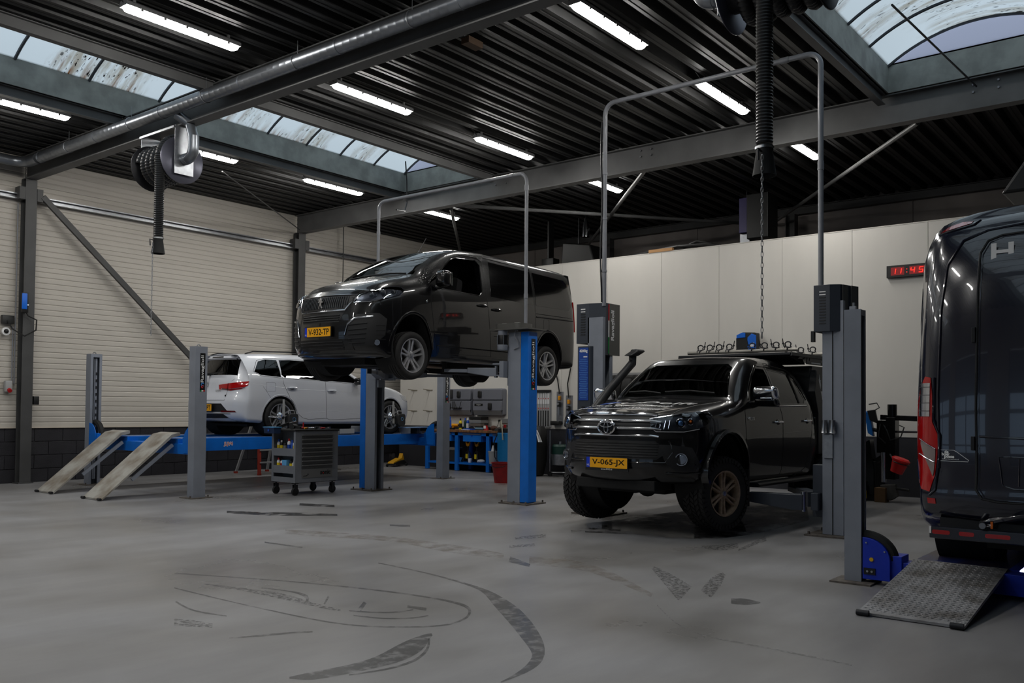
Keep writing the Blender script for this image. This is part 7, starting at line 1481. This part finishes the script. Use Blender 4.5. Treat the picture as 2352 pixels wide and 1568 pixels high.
o = thing('cordless_drill', 'yellow cordless drill lying on the workbench in front of the cans', 'power tool', (15.0, 13.55, ZT)); MB().cyl((0, .1, .1), (0, -.08, .1), .035, .03, n=16).bar((0, .06, .09), (0, .1, .0), .035, .045).build('body', p_org, o); MB().cyl((0, -.08, .1), (0, -.15, .1), .022, .012, n=14).build('chuck', p_blk, o); MB().box(-.035, .035, .05, .16, 0, .045).build('battery', p_blk, o, bevel=.006)
o = thing('tool_case', 'stack of dark ribbed tool trays on the workbench', 'tool case', (15.25, 13.08, ZT))
for k, c in enumerate((p_blk, C_('brown_grey', (96, 88, 80)), C_('mid_grey', 120), p_blk)): MB().box(-.14, .14, -.17, .17, .0 + k * .075, .07 + k * .075).build('tray', c, o, bevel=.012)
for k, (y, x, w, lb, cl) in enumerate(((12.69, 15.05, .08, 'red and white angle grinder on the workbench', p_red),)):
    o = thing('angle_grinder', lb, 'power tool', (x, y, ZT)); MB().cyl((0, 0, .0), (0, 0, .08), .055, .04, n=16).cyl((0, 0, .08), (0, 0, .12), .03, n=14).build('housing', p_red, o); MB().cyl((0, 0, .12), (0, 0, .16), .045, n=16).build('collar', p_blk, o); MB().box(-.058, -.05, -.03, .03, .04, .1).build('label', p_wht, o, smooth=False)
o = thing('leather_glove', 'brown work glove slumped beside the red grinder', 'glove', (15.1, 12.52, ZT)); mb = MB().sphere((0, 0, .05), .075, sc=(1, 1, .75)); mb.build('palm', C_('brown', (70, 44, 34), rough=.8), o)
for k in range(4): MB().tube([(-.03 + .02 * k, -.05, .06), (-.04 + .025 * k, -.1, .05), (-.04 + .028 * k, -.13, .02)], [.014, .013, .01], n=8).build('finger', C_('brown', (70, 44, 34), rough=.8), o)
MB().tube([(.05, .02, .06), (.09, -.03, .04), (.1, -.06, .02)], [.016, .014, .011], n=8).build('thumb', C_('brown', (70, 44, 34), rough=.8), o)
o = thing('rag_heap', 'heap of dark rags at the right end of the workbench', 'rags', (15.1, 12.1, ZT)); mb = MB()
rows = []
for i in range(13):
    rows.append([(.16 * cos(pi * j / 12) * (1 + .1 * sin(3 * i)), -.3 + .05 * i, max(0, .11 * sin(pi * j / 12) * (sin(pi * (i + .3) / 12.6) ** .5) * (1 + .3 * sin(i * 2.1 + j)))) for j in range(13)])
mb.surf(rows).build('cloth', C_('rag', 32, rough=.9), o)
o = thing('blue_tray', 'flat blue tray in front of the tool trays on the workbench', 'tray', (14.98, 13.12, ZT)); MB().box(-.07, .07, -.13, .13, 0, .03).build('tray_body', p_blu, o, bevel=.004)
o = thing('paper_slip', 'white paper slip at the front edge of the workbench', 'paper', (14.88, 13.15, ZT)); MB().box(-.03, .03, -.1, .1, 0, .012).build('paper', p_wht, o, smooth=False)
o = thing('grease_gun', 'grey grease gun lying on the workbench left of the red grinder', 'tool', (15.05, 12.88, ZT)); MB().cyl((0, -.12, .03), (0, .12, .03), .026, n=14).build('barrel', C_('pale_blue_grey', (90, 120, 140)), o); MB().cyl((0, .12, .03), (.03, .2, .07), .01, n=8).build('lever', m_satin, o)
# on the lower shelf
ZS = .192
for y in (13.26, 13.0):
    o = thing('axle_stand', 'black and yellow axle stand on the bench shelf, %s' % ('left of the pair' if y > 13.1 else 'right of the pair'), 'axle stand', (15.1, y, ZS), group='axle stands under the bench')
    for a, b in ((-1, -1), (1, -1), (1, 1), (-1, 1)): MB().bar((a * .09, b * .09, 0), (a * .02, b * .02, .25), .02, .02).build('leg', p_blk, o, smooth=False)
    MB().cyl((0, 0, .2), (0, 0, .38), .018, n=10).build('post', p_blk, o); MB().prism([(-.06, .46), (-.02, .41), (.02, .41), (.06, .46), (.045, .37), (0, .345), (-.045, .37)], 'x', -.02, .02).build('saddle', p_org, o, smooth=False, bevel=.003); MB().box(-.05, -.04, -.03, .03, .08, .18).build('yellow_label', p_yel, o, smooth=False)
for k, (y, x, c, lb) in enumerate(((13.40, 15.0, p_lbl, 'pale blue funnel on the bench shelf'), (12.78, 15.0, p_wht, 'crumpled white cloth on the bench shelf'), (13.1, 14.98, p_wht, 'white plastic cup on the bench shelf'))):
    o = thing(('funnel', 'cloth_ball', 'cup')[k], lb, ('funnel', 'cloth', 'cup')[k], (x, y, ZS))
    ((MB().lathe([(.05, .1), (.012, .03), (.01, 0), (.016, 0), (.02, .03), (.056, .1)], (0, 0, 0), 'z', 16)) if k == 0 else (MB().sphere((0, 0, .04), .06, sc=(1, 1.6, .7)).sphere((.02, .09, .03), .04)) if k == 1 else MB().lathe([(0, 0), (.035, 0), (.045, .09), (.04, .09), (.03, .01), (0, .01)], (0, 0, 0), 'z', 16)).build(('cone', 'cloth', 'cup_body')[k], c, o)
o = thing('storage_box', 'dark plastic box with grey lid on the bench shelf behind the grey post', 'box', (15.1, 13.66, ZS)); MB().box(-.12, .12, -.12, .12, 0, .26).build('box_body', C_('charcoal', 44), o, bevel=.006); MB().box(-.13, .13, -.13, .13, .26, .32).build('lid', p_gry, o, bevel=.006)
o = thing('paint_bucket', 'small white bucket with cloth under the right end of the bench', 'bucket', (14.95, 12.4, ZS)); MB().lathe([(0, 0), (.09, 0), (.11, .26), (.115, .26), (.115, .28), (0, .28)], (0, 0, 0), 'z', 24).build('bucket_body', C_('pale_grey', 158), o); MB().lathe([(0, .28), (.05, .28), (.035, .34), (.02, .40), (0, .40)], (0, 0, 0), 'z', 12).build('cloth', p_wht, o)
# blue drum trolley, red bucket
o = thing('oil_drum', 'bright blue waste-oil drum with hoses beside the workbench', 'drum', (14.45, 11.6, 0)); MB().lathe([(0, .18), (.2, .18), (.215, .2), (.215, .88), (.2, .9), (0, .9)], (0, 0, 0), 'z', 30).build('drum_body', mat('cyan_blue', (14, 118, 178), rough=.4), o); MB().lathe([(0, .9), (.21, .9), (.21, .98), (.12, 1.0), (0, 1.0)], (0, 0, 0), 'z', 28).build('lid', p_blk, o)
MB().tube([(-.12, .08, .98), (-.14, .1, 1.12), (-.2, .02, 1.14), (-.24, -.04, 1.0), (-.235, -.06, .75)], .013, n=8).build('grey_hose', C_('cream', (170, 166, 150)), o); MB().tube([(-.1, .16, .95), (-.2, .2, .7), (-.235, .16, .4), (-.2, .05, .25)], .012, n=8).build('black_hose', p_blk, o); MB().cyl((-.1, .0, 1.0), (-.1, 0, 1.06), .03, n=12).build('red_valve', p_red, o)
for a in (0, 2.1, 4.2): MB().lathe([(0, -.015), (.05, -.015), (.05, .015), (0, .015)], (.17 * cos(a), .17 * sin(a), .05), 'y', 16).cyl((.17 * cos(a), .17 * sin(a), .05), (.17 * cos(a), .17 * sin(a), .18), .01, n=6).build('castor_wheel', p_blk, o)
o = thing('red_bucket', 'large red bucket on the floor left of the blue column', 'bucket', (13.05, 10.6, 0)); MB().lathe([(0, 0), (.15, 0), (.2, .36), (.215, .365), (.215, .38), (.195, .38), (.145, .02), (0, .02)], (0, 0, 0), 'z', 32).build('bucket_body', mat('dull_red', (140, 22, 24), rough=.45, var=.2, scale=5), o); MB().tube([(0, -.2, .36), (-.17, -.14, .31), (-.21, 0, .29), (-.17, .14, .31), (0, .2, .36)], .006, n=6).build('handle', m_dsteel, o)
# black barrel with cloth, drain trolley
o = thing('waste_barrel', 'tall black barrel with cloth behind the blue column', 'barrel', (14.9, 11.25, 0)); MB().lathe([(0, .0), (.2, .02), (.26, .3), (.28, .6), (.26, .95), (.2, 1.03), (0, 1.05)], (0, 0, 0), 'z', 30).build('barrel_body', p_blk, o)
o = thing('white_cloth', 'white cloth hanging off the black barrel', 'cloth', (14.72, 11.05, .72)); rows = []
for i in range(8): rows.append([(.0 - .03 * sin(j * 1.3) - .02 * i * .3, -.012 * i + (-.01 - .055 * (i / 7)) * (j / 6) * 2 + .02, .24 - .035 * i) for j in range(7)])
MB().surf(rows).build('cloth', p_wht, o)
o = thing('drain_trolley', 'small steel drain pan trolley in front of the dark dado', 'trolley', (15.15, 10.74, 0)); MB().lathe([(0, .22), (.19, .24), (.21, .45), (.21, .46), (.0, .46)], (0, 0, 0), 'z', 28).build('steel_pan', m_galv, o); MB().lathe([(0, .46), (.2, .46), (.2, .62), (.17, .66), (0, .66)], (0, 0, 0), 'z', 28).build('green_tank', p_grn, o)
MB().tube([(-.16, .17, .05), (-.16, .17, .95)], .012, n=8).tube([(-.16, .17, .08), (.15, -.17, .08), (-.1, -.2, .08)], .014, n=8).build('frame', m_satin, o); MB().cyl((.0, .02, .66), (.0, .02, .72), .04, n=12).build('filler_cap', m_satin, o)
for a, b in ((-.16, .17), (.12, -.2), (-.14, -.2)): MB().lathe([(0, -.015), (.05, -.015), (.05, .015), (0, .015)], (a, b, .05), 'x', 16).build('castor_wheel', p_blk, o)
# --- wall-mounted things on the white partition
def wm(name, label, cat, y, z, group=None, x=XW): return thing(name, label, cat, (x, y, z), group=group)
m_case = mat('case_grey', (108, 110, 118), rough=.45)
for k, (y0, y1, lb) in enumerate(((13.38, 14.25, 'left grey wall case with tablet and black screwdriver rack'), (12.47, 13.33, 'right grey wall case with small black brand badge'))):
    o = wm('wall_case', lb, 'wall case', (y0 + y1) / 2, 1.24, 'grey moulded wall cases above the bench'); w = (y1 - y0) / 2
    prof = [(0, 0), (-.1, .03), (-.17, .11), (-.17, .60), (0, .60)]
    MB().prism([(a, b) for a, b in rrect(-w, w, .0, .6, .04, 4)], 'x', -.12, 0).build('case_back', m_case, o, bevel=.01); MB().prism([(a, b) for a, b in rrect(-w + .01, w - .01, .345, .585, .03, 4)], 'x', -.17, -.11).prism([(a, b) for a, b in rrect(-w + .01, w - .01, .10, .33, .03, 4)], 'x', -.17, -.11).build('case_panel', m_case, o, bevel=.012)
    MB().add([(-.12, -w + .02, .01), (-.12, w - .02, .01), (-.168, w - .02, .11), (-.168, -w + .02, .11)], [(0, 1, 2, 3)]).build('lower_slope', C_('mid_grey', 96), o, smooth=False)
    for (yy, zz) in (((.08, .47), (.22, .2))[::1] if k == 0 else ((.2, .47), (-.1, .2))): rbox((-.19, -yy if k == 0 and zz > .4 else yy, zz), .04, .1, .15, .018, 3).build('latch', p_blk, o)
    if k == 0:
        rbox((-.185, .20, .48), .03, .18, .2, .01, 2).build('tablet', C_('charcoal', 30), o)
        q = MB(); q.box(-.26, -.17, -.17, .1, .155, .17).build('rack_shelf', p_blk, o, smooth=False)
        for j, (yy, a) in enumerate(((.08, .0), (.02, .02), (-.05, .07), (-.13, -.06))): MB().cyl((-.22, yy, .14), (-.22, yy + a, .31), .007, n=8).build('screwdriver_shaft', p_blk, o)
    else: text('Ravaglioli', .032, m_wt, ((-.175, .24, .235), (0, -1, 0), (0, 0, 1)), MB().box(-.174, -.17, .12, .36, .21, .26).build('badge', m_sign, o, smooth=False), extrude=.0005)
for y in (15.34, 14.83):
    for z in (1.82, 1.32):
        o = wm('wall_hook', 'long steel wall hook, %s, %s row' % ('left of the pair' if y > 15 else 'beside the lift post', 'upper' if z > 1.5 else 'lower'), 'hook', y, z, 'steel hooks on the white wall')
        MB().bar((0, 0, 0), (-.22, 0, .02), .012, .02).bar((0, -.1, 0), (0, .1, 0), .02, .02).bar((0, .06, -.06), (0, .06, .0), .02, .03).build('hook_rod', mat('beige_steel', (128, 122, 108), rough=.5), o, smooth=False)
o = wm('wiper_rack', 'wall rack full of packaged wiper blades', 'rack', 11.45, 1.0); MB().box(-.01, 0, -.22, .22, 0, .78).build('back_board', C_('pale_grey', 158), o, smooth=False); MB().box(-.1, 0, -.21, .2, .77, .80).build('top_tray', p_blk, o, bevel=.004)
for j in range(6):
    y = .16 - .064 * j; b = MB().box(-.045, -.012, y - .026, y + .026, .03 if j < 4 else .0, .74).build('blister_pack', C_('clear_pack', 176, rough=.2), o, smooth=False)
    MB().box(-.05, -.045, y - .014, y + .014, .02, .36).build('wiper_blade', p_blk, b, smooth=False); MB().box(-.049, -.045, y - .026, y + .026, .5, .73).build('white_card', p_wht, b, smooth=False); MB().box(-.051, -.049, y - .012, y + .012, .60, .63).build('red_print', C_('faded_red', (186, 96, 96)), b, smooth=False); MB().box(-.051, -.049, y - .016, y + .012, .39, .42).build('red_print', C_('faded_red', (186, 96, 96)), b, smooth=False)
for k, (y, h, lb) in enumerate(((11.01, .68, 'left air pressure regulator strip with yellow fittings'), (10.77, .6, 'right air pressure regulator strip with yellow fittings'))):
    o = wm('air_regulator', lb, 'air regulator', y, 1.08, 'compressed-air regulators on the wall'); MB().box(-.012, 0, -.085, .085, 0, h).build('back_strip', m_galv, o, smooth=False, bevel=.002)
    MB().box(-.06, -.012, -.02, .02, h - .18, h - .09).build('yellow_valve', p_org, o, bevel=.006); MB().cyl((-.05, 0, h - .32), (-.05, 0, h - .22), .035, n=14).build('filter_bowl', p_blk, o); MB().cyl((-.05, 0, h - .5), (-.05, 0, h - .32), .014, n=10).cyl((-.09, 0, h - .26), (-.04, 0, h - .26), .028, n=14).build('fitting', m_satin, o)
    MB().tube([(-.04, 0, h - .05), (-.04, .0, h + .02), (-.03, .05 - .02 * k, h + .25), (-.03, .16 - .2 * k, h + .55), (-.02, .16 - .22 * k, h + .9)], .013, n=8).build('air_hose', p_blk, o)
o = wm('holder_box', 'small black holder box below the left regulator', 'box', 11.06, 1.06); rbox((-.07, 0, .035), .12, .22, .09, .008, 2).build('holder_body', p_blk, o)
o = wm('socket_outlet', 'grey wall sockets with plugs above the right end of the bench', 'socket', 12.5, 1.12); MB().box(-.05, 0, -.1, .08, -.05, .05).build('socket_plate', C_('mid_grey', 120), o, bevel=.006); MB().cyl((-.05, .1, .0), (-.1, .1, .0), .03, n=12).build('plug', p_blk, o); MB().tube([(-.1, .1, 0), (-.12, .12, -.1), (-.1, .18, -.16)], .007, n=6).build('cable', p_blk, o)
# digital clock
o = wm('digital_clock', 'black wall clock with red digits, beside the dark blue van', 'clock', 4.02, 3.60); ck = MB().box(-.07, 0, -.36, .33, 0, .2).build('case', p_blk, o, smooth=False, bevel=.004)
m_led = mat('led_red', (255, 40, 28), emit=2.2); m_ledw = mat('led_window', (120, 16, 18), rough=.4, emit=.35)
for a, b in ((.05, .26), (-.3, -.03)): MB().box(-.073, -.07, a, b, .035, .165).build('display_window', m_ledw, o, smooth=False)
def seg(par, y, dgt):
    h, w = .045, .028; P = {'a': ((-w, h), (w, h)), 'b': ((w, h), (w, 0)), 'c': ((w, 0), (w, -h)), 'd': ((-w, -h), (w, -h)), 'e': ((-w, 0), (-w, -h)), 'f': ((-w, h), (-w, 0)), 'g': ((-w, 0), (w, 0))}
    for s_ in {'1': 'bc', '4': 'bcfg', '5': 'acdfg'}[dgt]: (a, b), (c, d) = P[s_]; MB().bar((-.075, y - a - b * .15, .1 + b * .9), (-.075, y - c - d * .15, .1 + d * .9), .008, .008).build('digit_segment', m_led, par, smooth=False)
seg(o, .215, '1'); seg(o, .125, '1'); seg(o, -.08, '4'); seg(o, -.21, '5')
for z in (.075, .125): MB().box(-.075, -.07, .005, .015, z - .005, z + .005).build('colon_dot', m_led, o, smooth=False)
# blue and black hose reel on the partition
o = wm('wall_hose_reel', 'blue and black enclosed hose reel on the wall above the pickup', 'hose reel', 6.72, 2.45, x=XW - .16); o.scale = (.85, .85, .85); MB().prism([(-.2, 0), (.2, 0), (.24, .1), (.24, .3), (.1, .42), (-.2, .40)], 'x', -.12, .12).build('housing', p_blk, o, bevel=.02); MB().prism([(a - .0, b) for a, b in ((-.22, .02), (-.06, .02), (-.02, .12), (-.03, .3), (-.12, .38), (-.22, .34))], 'x', -.135, -.115).prism([(.02, .30), (.22, .29), (.22, .36), (.1, .41), (.02, .40)], 'x', -.135, -.115).build('blue_cover', mat('bright_blue', (14, 100, 205), rough=.4), o, bevel=.008)
MB().box(-.145, -.13, -.17, -.08, .1, .15).build('white_badge', p_wht, o, smooth=False); MB().tube([(-.1, .22, .1), (-.12, .24, -.03)], .012, n=8).build('hose_end', p_blk, o)
# tyre rack behind the pickup
o = thing('tyre_rack', 'wall tyre rack with spare tyres behind the snorkel of the pickup', 'rack', (15.1, 8.3, 0)); MB().bar((-.22, -1.3, 2.08), (-.22, 1.35, 2.08), .03, .04).bar((.22, -1.3, 2.08), (.22, 1.35, 2.08), .03, .04).build('top_rail', C_('pale_grey', 158), o, smooth=False)
for y in (-1.3, 1.33): MB().bar((-.22, y, 0), (-.22, y, 2.1), .04, .04, (1, 0, 0)).bar((.22, y, 0), (.22, y, 2.1), .04, .04, (1, 0, 0)).build('upright', m_dsteel, o, smooth=False)
MB().bar((-.2, -1.3, 1.44), (-.2, 1.33, 1.44), .03, .04).bar((.2, -1.3, 1.44), (.2, 1.33, 1.44), .03, .04).build('lower_rail', m_dsteel, o, smooth=False)
tm = MB().lathe([(.2, -.09), (.23, -.105), (.29, -.105), (.315, -.08), (.32, -.04), (.32, .04), (.315, .08), (.29, .105), (.23, .105), (.2, .09), (.21, 0)], (0, 0, 0), 'y', 32, closed=True).mesh('tyre', m_tyre)
for k in range(11):
    q = thing('spare_tyre', 'black spare tyre standing in the wall rack', 'tyre', (15.1, 9.45 - k * .225, 1.765), group='spare tyres in the wall rack'); link('tyre_ring', tm, q)
# --- things above the partition
o = thing('heater', 'dark violet unit heater hanging above the partition beside the chain', 'heater', (17., 7.4, 4.9)); MB().box(-.2, .25, -.02, .18, .05, .75).build('side_panel', C_('violet', (52, 46, 96)), o, smooth=False, bevel=.01); MB().box(-.25, .25, -.45, -.0, -.1, .8).build('fan_housing', p_blk, o, smooth=False, bevel=.02); MB().box(-.1, .2, -.0, .2, -.32, .04).build('duct_stub', m_galv, o, smooth=False); MB().bar((0, .1, .75), (0, .1, .95), .02, .02, (1, 0, 0)).bar((0, -.2, .8), (0, -.2, .95), .02, .02, (1, 0, 0)).build('hanger', m_dsteel, o, smooth=False)
o = thing('heater', 'large black unit heater above the partition, left of the grey conduit', 'heater', (17., 11.4, 4.6)); MB().prism([(-.45, .05), (.5, .0), (.45, .62), (-.3, .5)], 'x', -.3, .3).build('housing', p_blk, o, bevel=.03); MB().bar((0, .2, .55), (0, .2, 1.2), .02, .02, (1, 0, 0)).build('hanger', m_dsteel, o, smooth=False)
o = thing('heater', 'dark heater casing at the right edge above the high-roof van', 'heater', (10.9, 1.72, 3.69)); MB().prism([(-.9, .45), (-.22, .47), (.1, .0), (-.85, .0)], 'x', -.35, .35).build('housing', C_('near_black', 12), o, bevel=.03); MB().bar((0, -.25, .4), (0, -.25, 2.05), .025, .025, (1, 0, 0)).build('hanger', m_dsteel, o, smooth=False)
o = thing('ventilation_box', 'small black box above the partition behind the van roof', 'box', (17.0, 12.4, 4.62)); rbox((0, 0, .15), .25, .34, .32, .01, 2).build('casing', p_blk, o); MB().box(-.1, .1, -.02, .02, .3, 1.2).build('hanger', p_blk, o, smooth=False)
o = thing('flue_cone', 'small shiny metal cone hanging above the partition', 'flue', (16.4, 11.0, 5.2)); MB().lathe([(.085, 0), (.085, .22), (.01, .48), (0, .48)], (0, 0, 0), 'z', 20).build('cone', m_chrome, o); MB().cyl((0, 0, .45), (0, 0, .62), .008, n=6).build('rod', m_dsteel, o)
o = thing('timber_offcut', 'light timber offcut lying on top of the partition', 'timber', (15.505, 8.62, 4.49)); MB().box(-.04, .04, -.26, .26, 0, .06).build('board', mat('raw_timber', (170, 128, 84), rough=.7), o, smooth=False)
o = thing('dark_hose', 'dark lengths of hose lying along the partition top beside the timber', 'hose', (15.60, 8.4, 4.46)); MB().tube([(0, .95, .03), (.01, .4, .09), (0, -.1, .12), (.01, -.7, .1), (0, -1.0, .03)], .035, n=8).tube([(.03, -.2, .1), (.02, -.5, .18), (.03, -.8, .1)], .03, n=8).build('hose_run', p_blk, o)
# --- left wall fittings
o = thing('door_controller', 'blue and black door controller on the first wall column', 'controller', (6.9, 16.42, 3.0)); rbox((0, 0, .17), .1, .08, .36, .012, 2).build('housing', p_blk, o); rbox((-.02, -.042, .19), .09, .02, .28, .01, 2).build('blue_front', mat('bright_blue', (14, 100, 205)), o); MB().cyl((.035, -.05, .13), (.035, -.056, .13), .014, n=10).build('white_button', p_wht, o)
MB().tube([(.03, 0, 0), (.06, -.01, -.06), (.2, -.02, -.12), (.2, -.0, -.3), (.0, -.03, -.42), (-.15, .1, -.3), (-.2, .2, -.15)], .012, n=8).build('loop_cable', p_blk, o)
o = thing('junction_box', 'dark junction box on the cream wall at the left edge', 'junction box', (6.72, 16.7, 2.8)); rbox((0, -.04, .07), .2, .09, .15, .01, 2).build('box_body', C_('charcoal', 44), o)
o = thing('security_camera', 'small white dome camera below the junction box', 'camera', (6.68, 16.7, 2.66)); MB().lathe([(0, .0), (.07, 0), (.07, .05), (.05, .09), (0, .1)], (0, -.1, 0), 'y', 20).build('dome_body', p_wht, o); MB().sphere((0, -.1, 0), .04).build('lens', p_blk, o)
o = thing('wall_socket', 'white and red power socket on the cream wall at the left edge', 'socket', (6.75, 16.7, 1.62)); rbox((0, -.05, .08), .12, .1, .2, .02, 3).build('socket_body', C_('pale_grey', 158), o); MB().cyl((0, -.1, .02), (0, -.14, -.0), .035, n=14).build('red_inlet', p_red, o)
o = thing('switch_box', 'small black switch box low on the first wall column', 'switch', (7.16, 16.55, 1.4)); rbox((0, -.04, .06), .09, .08, .15, .006, 2).build('box_body', p_blk, o)
o = thing('wall_conduit', 'pair of grey conduits running down the wall at the left', 'conduit', (6.86, 16.68, 1.75)); MB().cyl((0, 0, 0), (0, 0, 3.2), .012, n=8).cyl((-.04, 0, -.05), (-.04, 0, 1.0), .012, n=8).build('tube', m_gpipe, o)
o = thing('hanging_cable', 'thin black cable hanging before the cream wall right of the second column', 'cable', (14.22, 16.55, 5.75)); MB().tube([(0, 0, 0), (.01, 0, -.8), (0, 0, -1.7), (.01, 0, -3.)], .012, n=6).build('cable_run', p_blk, o)
o = thing('hanging_cable', 'black cable hanging from the skylight curb to the van lift conduit', 'cable', (12.0, 12.2, 6.1)); MB().tube([(0, 0, 0), (.02, -.02, -.4), (.0, -.05, -.8), (-.3, -.3, -1.05), (-1., -.8, -1.22)], .014, n=6).build('cable_run', p_blk, o)
o = thing('tension_rod', 'thin dark diagonal rod crossing the right skylight', 'rod', (9.5, 2.62, 5.55)); MB().cyl((0, 0, 0), (3.4, -.12, .12), .012, n=8).build('rod', m_dsteel, o)
o = thing('fixing_anchor', 'dark broken fixing in the deck beside the ducted beam', 'bracket', (8.0, 7.05, 5.70)); MB().box(-.1, .16, -.06, .06, .04, .12).build('plate', mat('rusty_brown', (70, 52, 36), rough=.8), o, smooth=False)
# --- floor jack, step ladder
o = thing('trolley_jack', 'yellow and black low trolley jack by the far wall corner', 'trolley jack', (15.05, 15.45, 0)); o.rotation_euler = (0, 0, .3); o.scale = (.8, .8, .72)
MB().prism([(-.45, .04), (.3, .04), (.34, .12), (.2, .2), (-.1, .18), (-.45, .1)], 'y', -.12, .12).build('frame', p_blk, o, smooth=False, bevel=.006); MB().prism([(-.44, .11), (-.4, .16), (.05, .27), (.1, .24), (-.1, .185)], 'y', -.1, .1).build('lift_arm', mat('jack_yellow', (190, 140, 14)), o, smooth=False, bevel=.005); MB().prism([(.12, .2), (.3, .2), (.22, .42)], 'y', -.06, .06).build('handle_yoke', mat('jack_yellow', (190, 140, 14)), o, smooth=False, bevel=.005)
for x in (-.38, .3):
    for y in (-.14, .14): MB().lathe([(0, -.02), (.045, -.02), (.045, .02), (0, .02)], (x, y, .046), 'y', 16).build('jack_wheel', m_dsteel, o)
o = thing('step_ladder', 'red and grey step ladder standing under the white car lift', 'ladder', (11.3, 15.6, 0)); m_lr = mat('ladder_red', (140, 46, 32), rough=.5); 
for a, c in ((-.3, m_lr), (.3, m_lr)): MB().bar((a * 1.0 + .0, -.34, 0), (a * .6 + .1, 0, 1.45), .03, .07, (1, 0, 0)).build('side_rail', c, o, smooth=False)
for a in (-.28, .5): MB().bar((a, .5, 0), (a * .6 + .1, .04, 1.45), .03, .05, (1, 0, 0)).build('rear_rail', C_('pale_grey', 140), o, smooth=False)
for k in range(5): z = .25 + k * .25; q = z / 1.45; MB().bar((-.3 + .22 * q, -.34 * (1 - q), z), (.3 - .02 * q, -.34 * (1 - q), z), .08, .025).build('tread', C_('pale_grey', 140), o, smooth=False)
for a, b in ((-.3, -.34), (.3, -.34), (-.28, .5), (.5, .5)): MB().box(a - .03, a + .03, b - .03, b + .03, 0, .04).build('rubber_foot', m_lr, o, smooth=False)
# --- tyre changer, blue cabinet, cleaner, box, funnel bucket
o = thing('tyre_changer', 'black tyre changer with column, arms and hoses right of the grey posts', 'tyre changer', (14.45, 4.05, 0))
MB().cyl((0, -.05, .9), (0, -.05, 1.5), .07, n=20).box(-.08, .1, .0, .16, .75, 1.25).box(-.1, .12, -.12, .02, .35, 1.3).build('column', C_('gloss_black', 14, rough=.2), o, bevel=.004)
MB().bar((0, .12, 1.3), (0, -.55, 1.28), .07, .08).bar((0, -.55, 1.12), (0, -.55, 1.42), .03, .07, (1, 0, 0)).build('swing_arm', C_('gloss_black', 14, rough=.2), o, smooth=False, bevel=.006)
MB().cyl((0, 0, 1.08), (0, -.42, 1.08), .016, n=10).cyl((0, .3, 1.12), (0, .1, 1.08), .03, n=10).build('tool_rod', m_dsteel, o); MB().cyl((-.04, .06, .3), (-.04, .06, .76), .05, n=18).build('chrome_cylinder', m_satin, o)
MB().tube([(-.05, .1, 1.25), (-.1, 0, 1.1), (-.1, -.05, .95), (-.1, -.2, 1.0), (-.1, -.25, 1.15), (-.1, -.18, 1.18)], .01, n=6).tube([(-.08, .1, 1.2), (-.12, .12, 1.0), (-.1, .02, .9)], .01, n=6).tube([(0, .3, 1.5), (0, .18, 1.52), (0, .14, 1.45), (0, .22, 1.4)], .01, n=6).build('air_hose', p_blk, o)
MB().prism([(.2, .1), (.34, .1), (.34, .9), (.26, .95), (.2, .5)], 'x', -.1, .1).build('bead_breaker', C_('gloss_black', 14, rough=.2), o, smooth=False); MB().prism([(.1, .26), (-.12, .28), (-.16, .1), (-.06, -.0 + .03), (.06, .04)], 'x', -.12, -.02).build('grey_shovel', C_('worn_grey', (88, 86, 82), var=.3), o, smooth=False, bevel=.01)
MB().bar((.05, .3, .55), (.0, .1, .68), .05, .07).build('arm_link', p_blk, o); MB().cyl((-.1, -.1, .22), (-.1, -.32, .2), .02, n=8).build('pedal_lever', p_blk, o); MB().prism([(.22, 1.0), (.3, 1.05), (.36, 1.4), (.26, 1.36)], 'x', -.06, .04).build('blue_shroud', C_('changer_blue', (20, 96, 170)), o, smooth=False, bevel=.01); MB().prism([(.14, 1.2), (.26, 1.25), (.3, 1.4), (.18, 1.42)], 'x', -.1, -.04).build('operating_head', p_blk, o, smooth=False, bevel=.01)
o = thing('blue_cabinet', 'blue and black machine cabinet behind the near grey post', 'cabinet', (14.6, 4.45, 0)); MB().box(-.2, .3, -.08, .5, 0, .62).build('cabinet_body', C_('changer_blue', (20, 96, 170)), o, bevel=.01); MB().box(-.22, .3, -.22, -.08, 0, .62).build('black_side', p_blk, o, bevel=.01)
bottle('spray_bottle', 'black spray bottle with yellow band and white nozzle by the blue cabinet', 'bottle', (14.28, 4.38, 0), .045, .3, p_blk, p_wht, p_yel)
o = thing('cardboard_box', 'small brown cardboard box beside the blue cabinet', 'box', (14.35, 4.13, 0)); MB().box(-.1, .1, -.08, .08, 0, .22).build('carton', mat('cardboard', (112, 84, 56), rough=.8), o, bevel=.003)
o = thing('red_funnel_bucket', 'tilted red lidded bucket clipped on the tyre changer', 'bucket', (14.2, 3.82, .62)); o.rotation_euler = (.35, 0, 0)
MB().lathe([(0, -.16), (.09, -.16), (.12, .02), (.125, .03), (0, .03)], (0, 0, 0), 'z', 24).build('bucket_body', C_('bucket_red', (200, 24, 26)), o); MB().lathe([(.13, .025), (.135, .05), (.11, .07), (0, .075)], (0, 0, 0), 'z', 24).build('lid', C_('bucket_red', (200, 24, 26)), o); MB().tube(arc((0, 0, .0), .132, pi * .8, pi * 1.9, 12, (1, 0, 0), (0, 1, 0)), .008, n=6).build('black_handle', p_blk, o)
MB().cyl((0, .1, 0), (.1, .2, .05), .012, n=6).build('clip', p_blk, o)
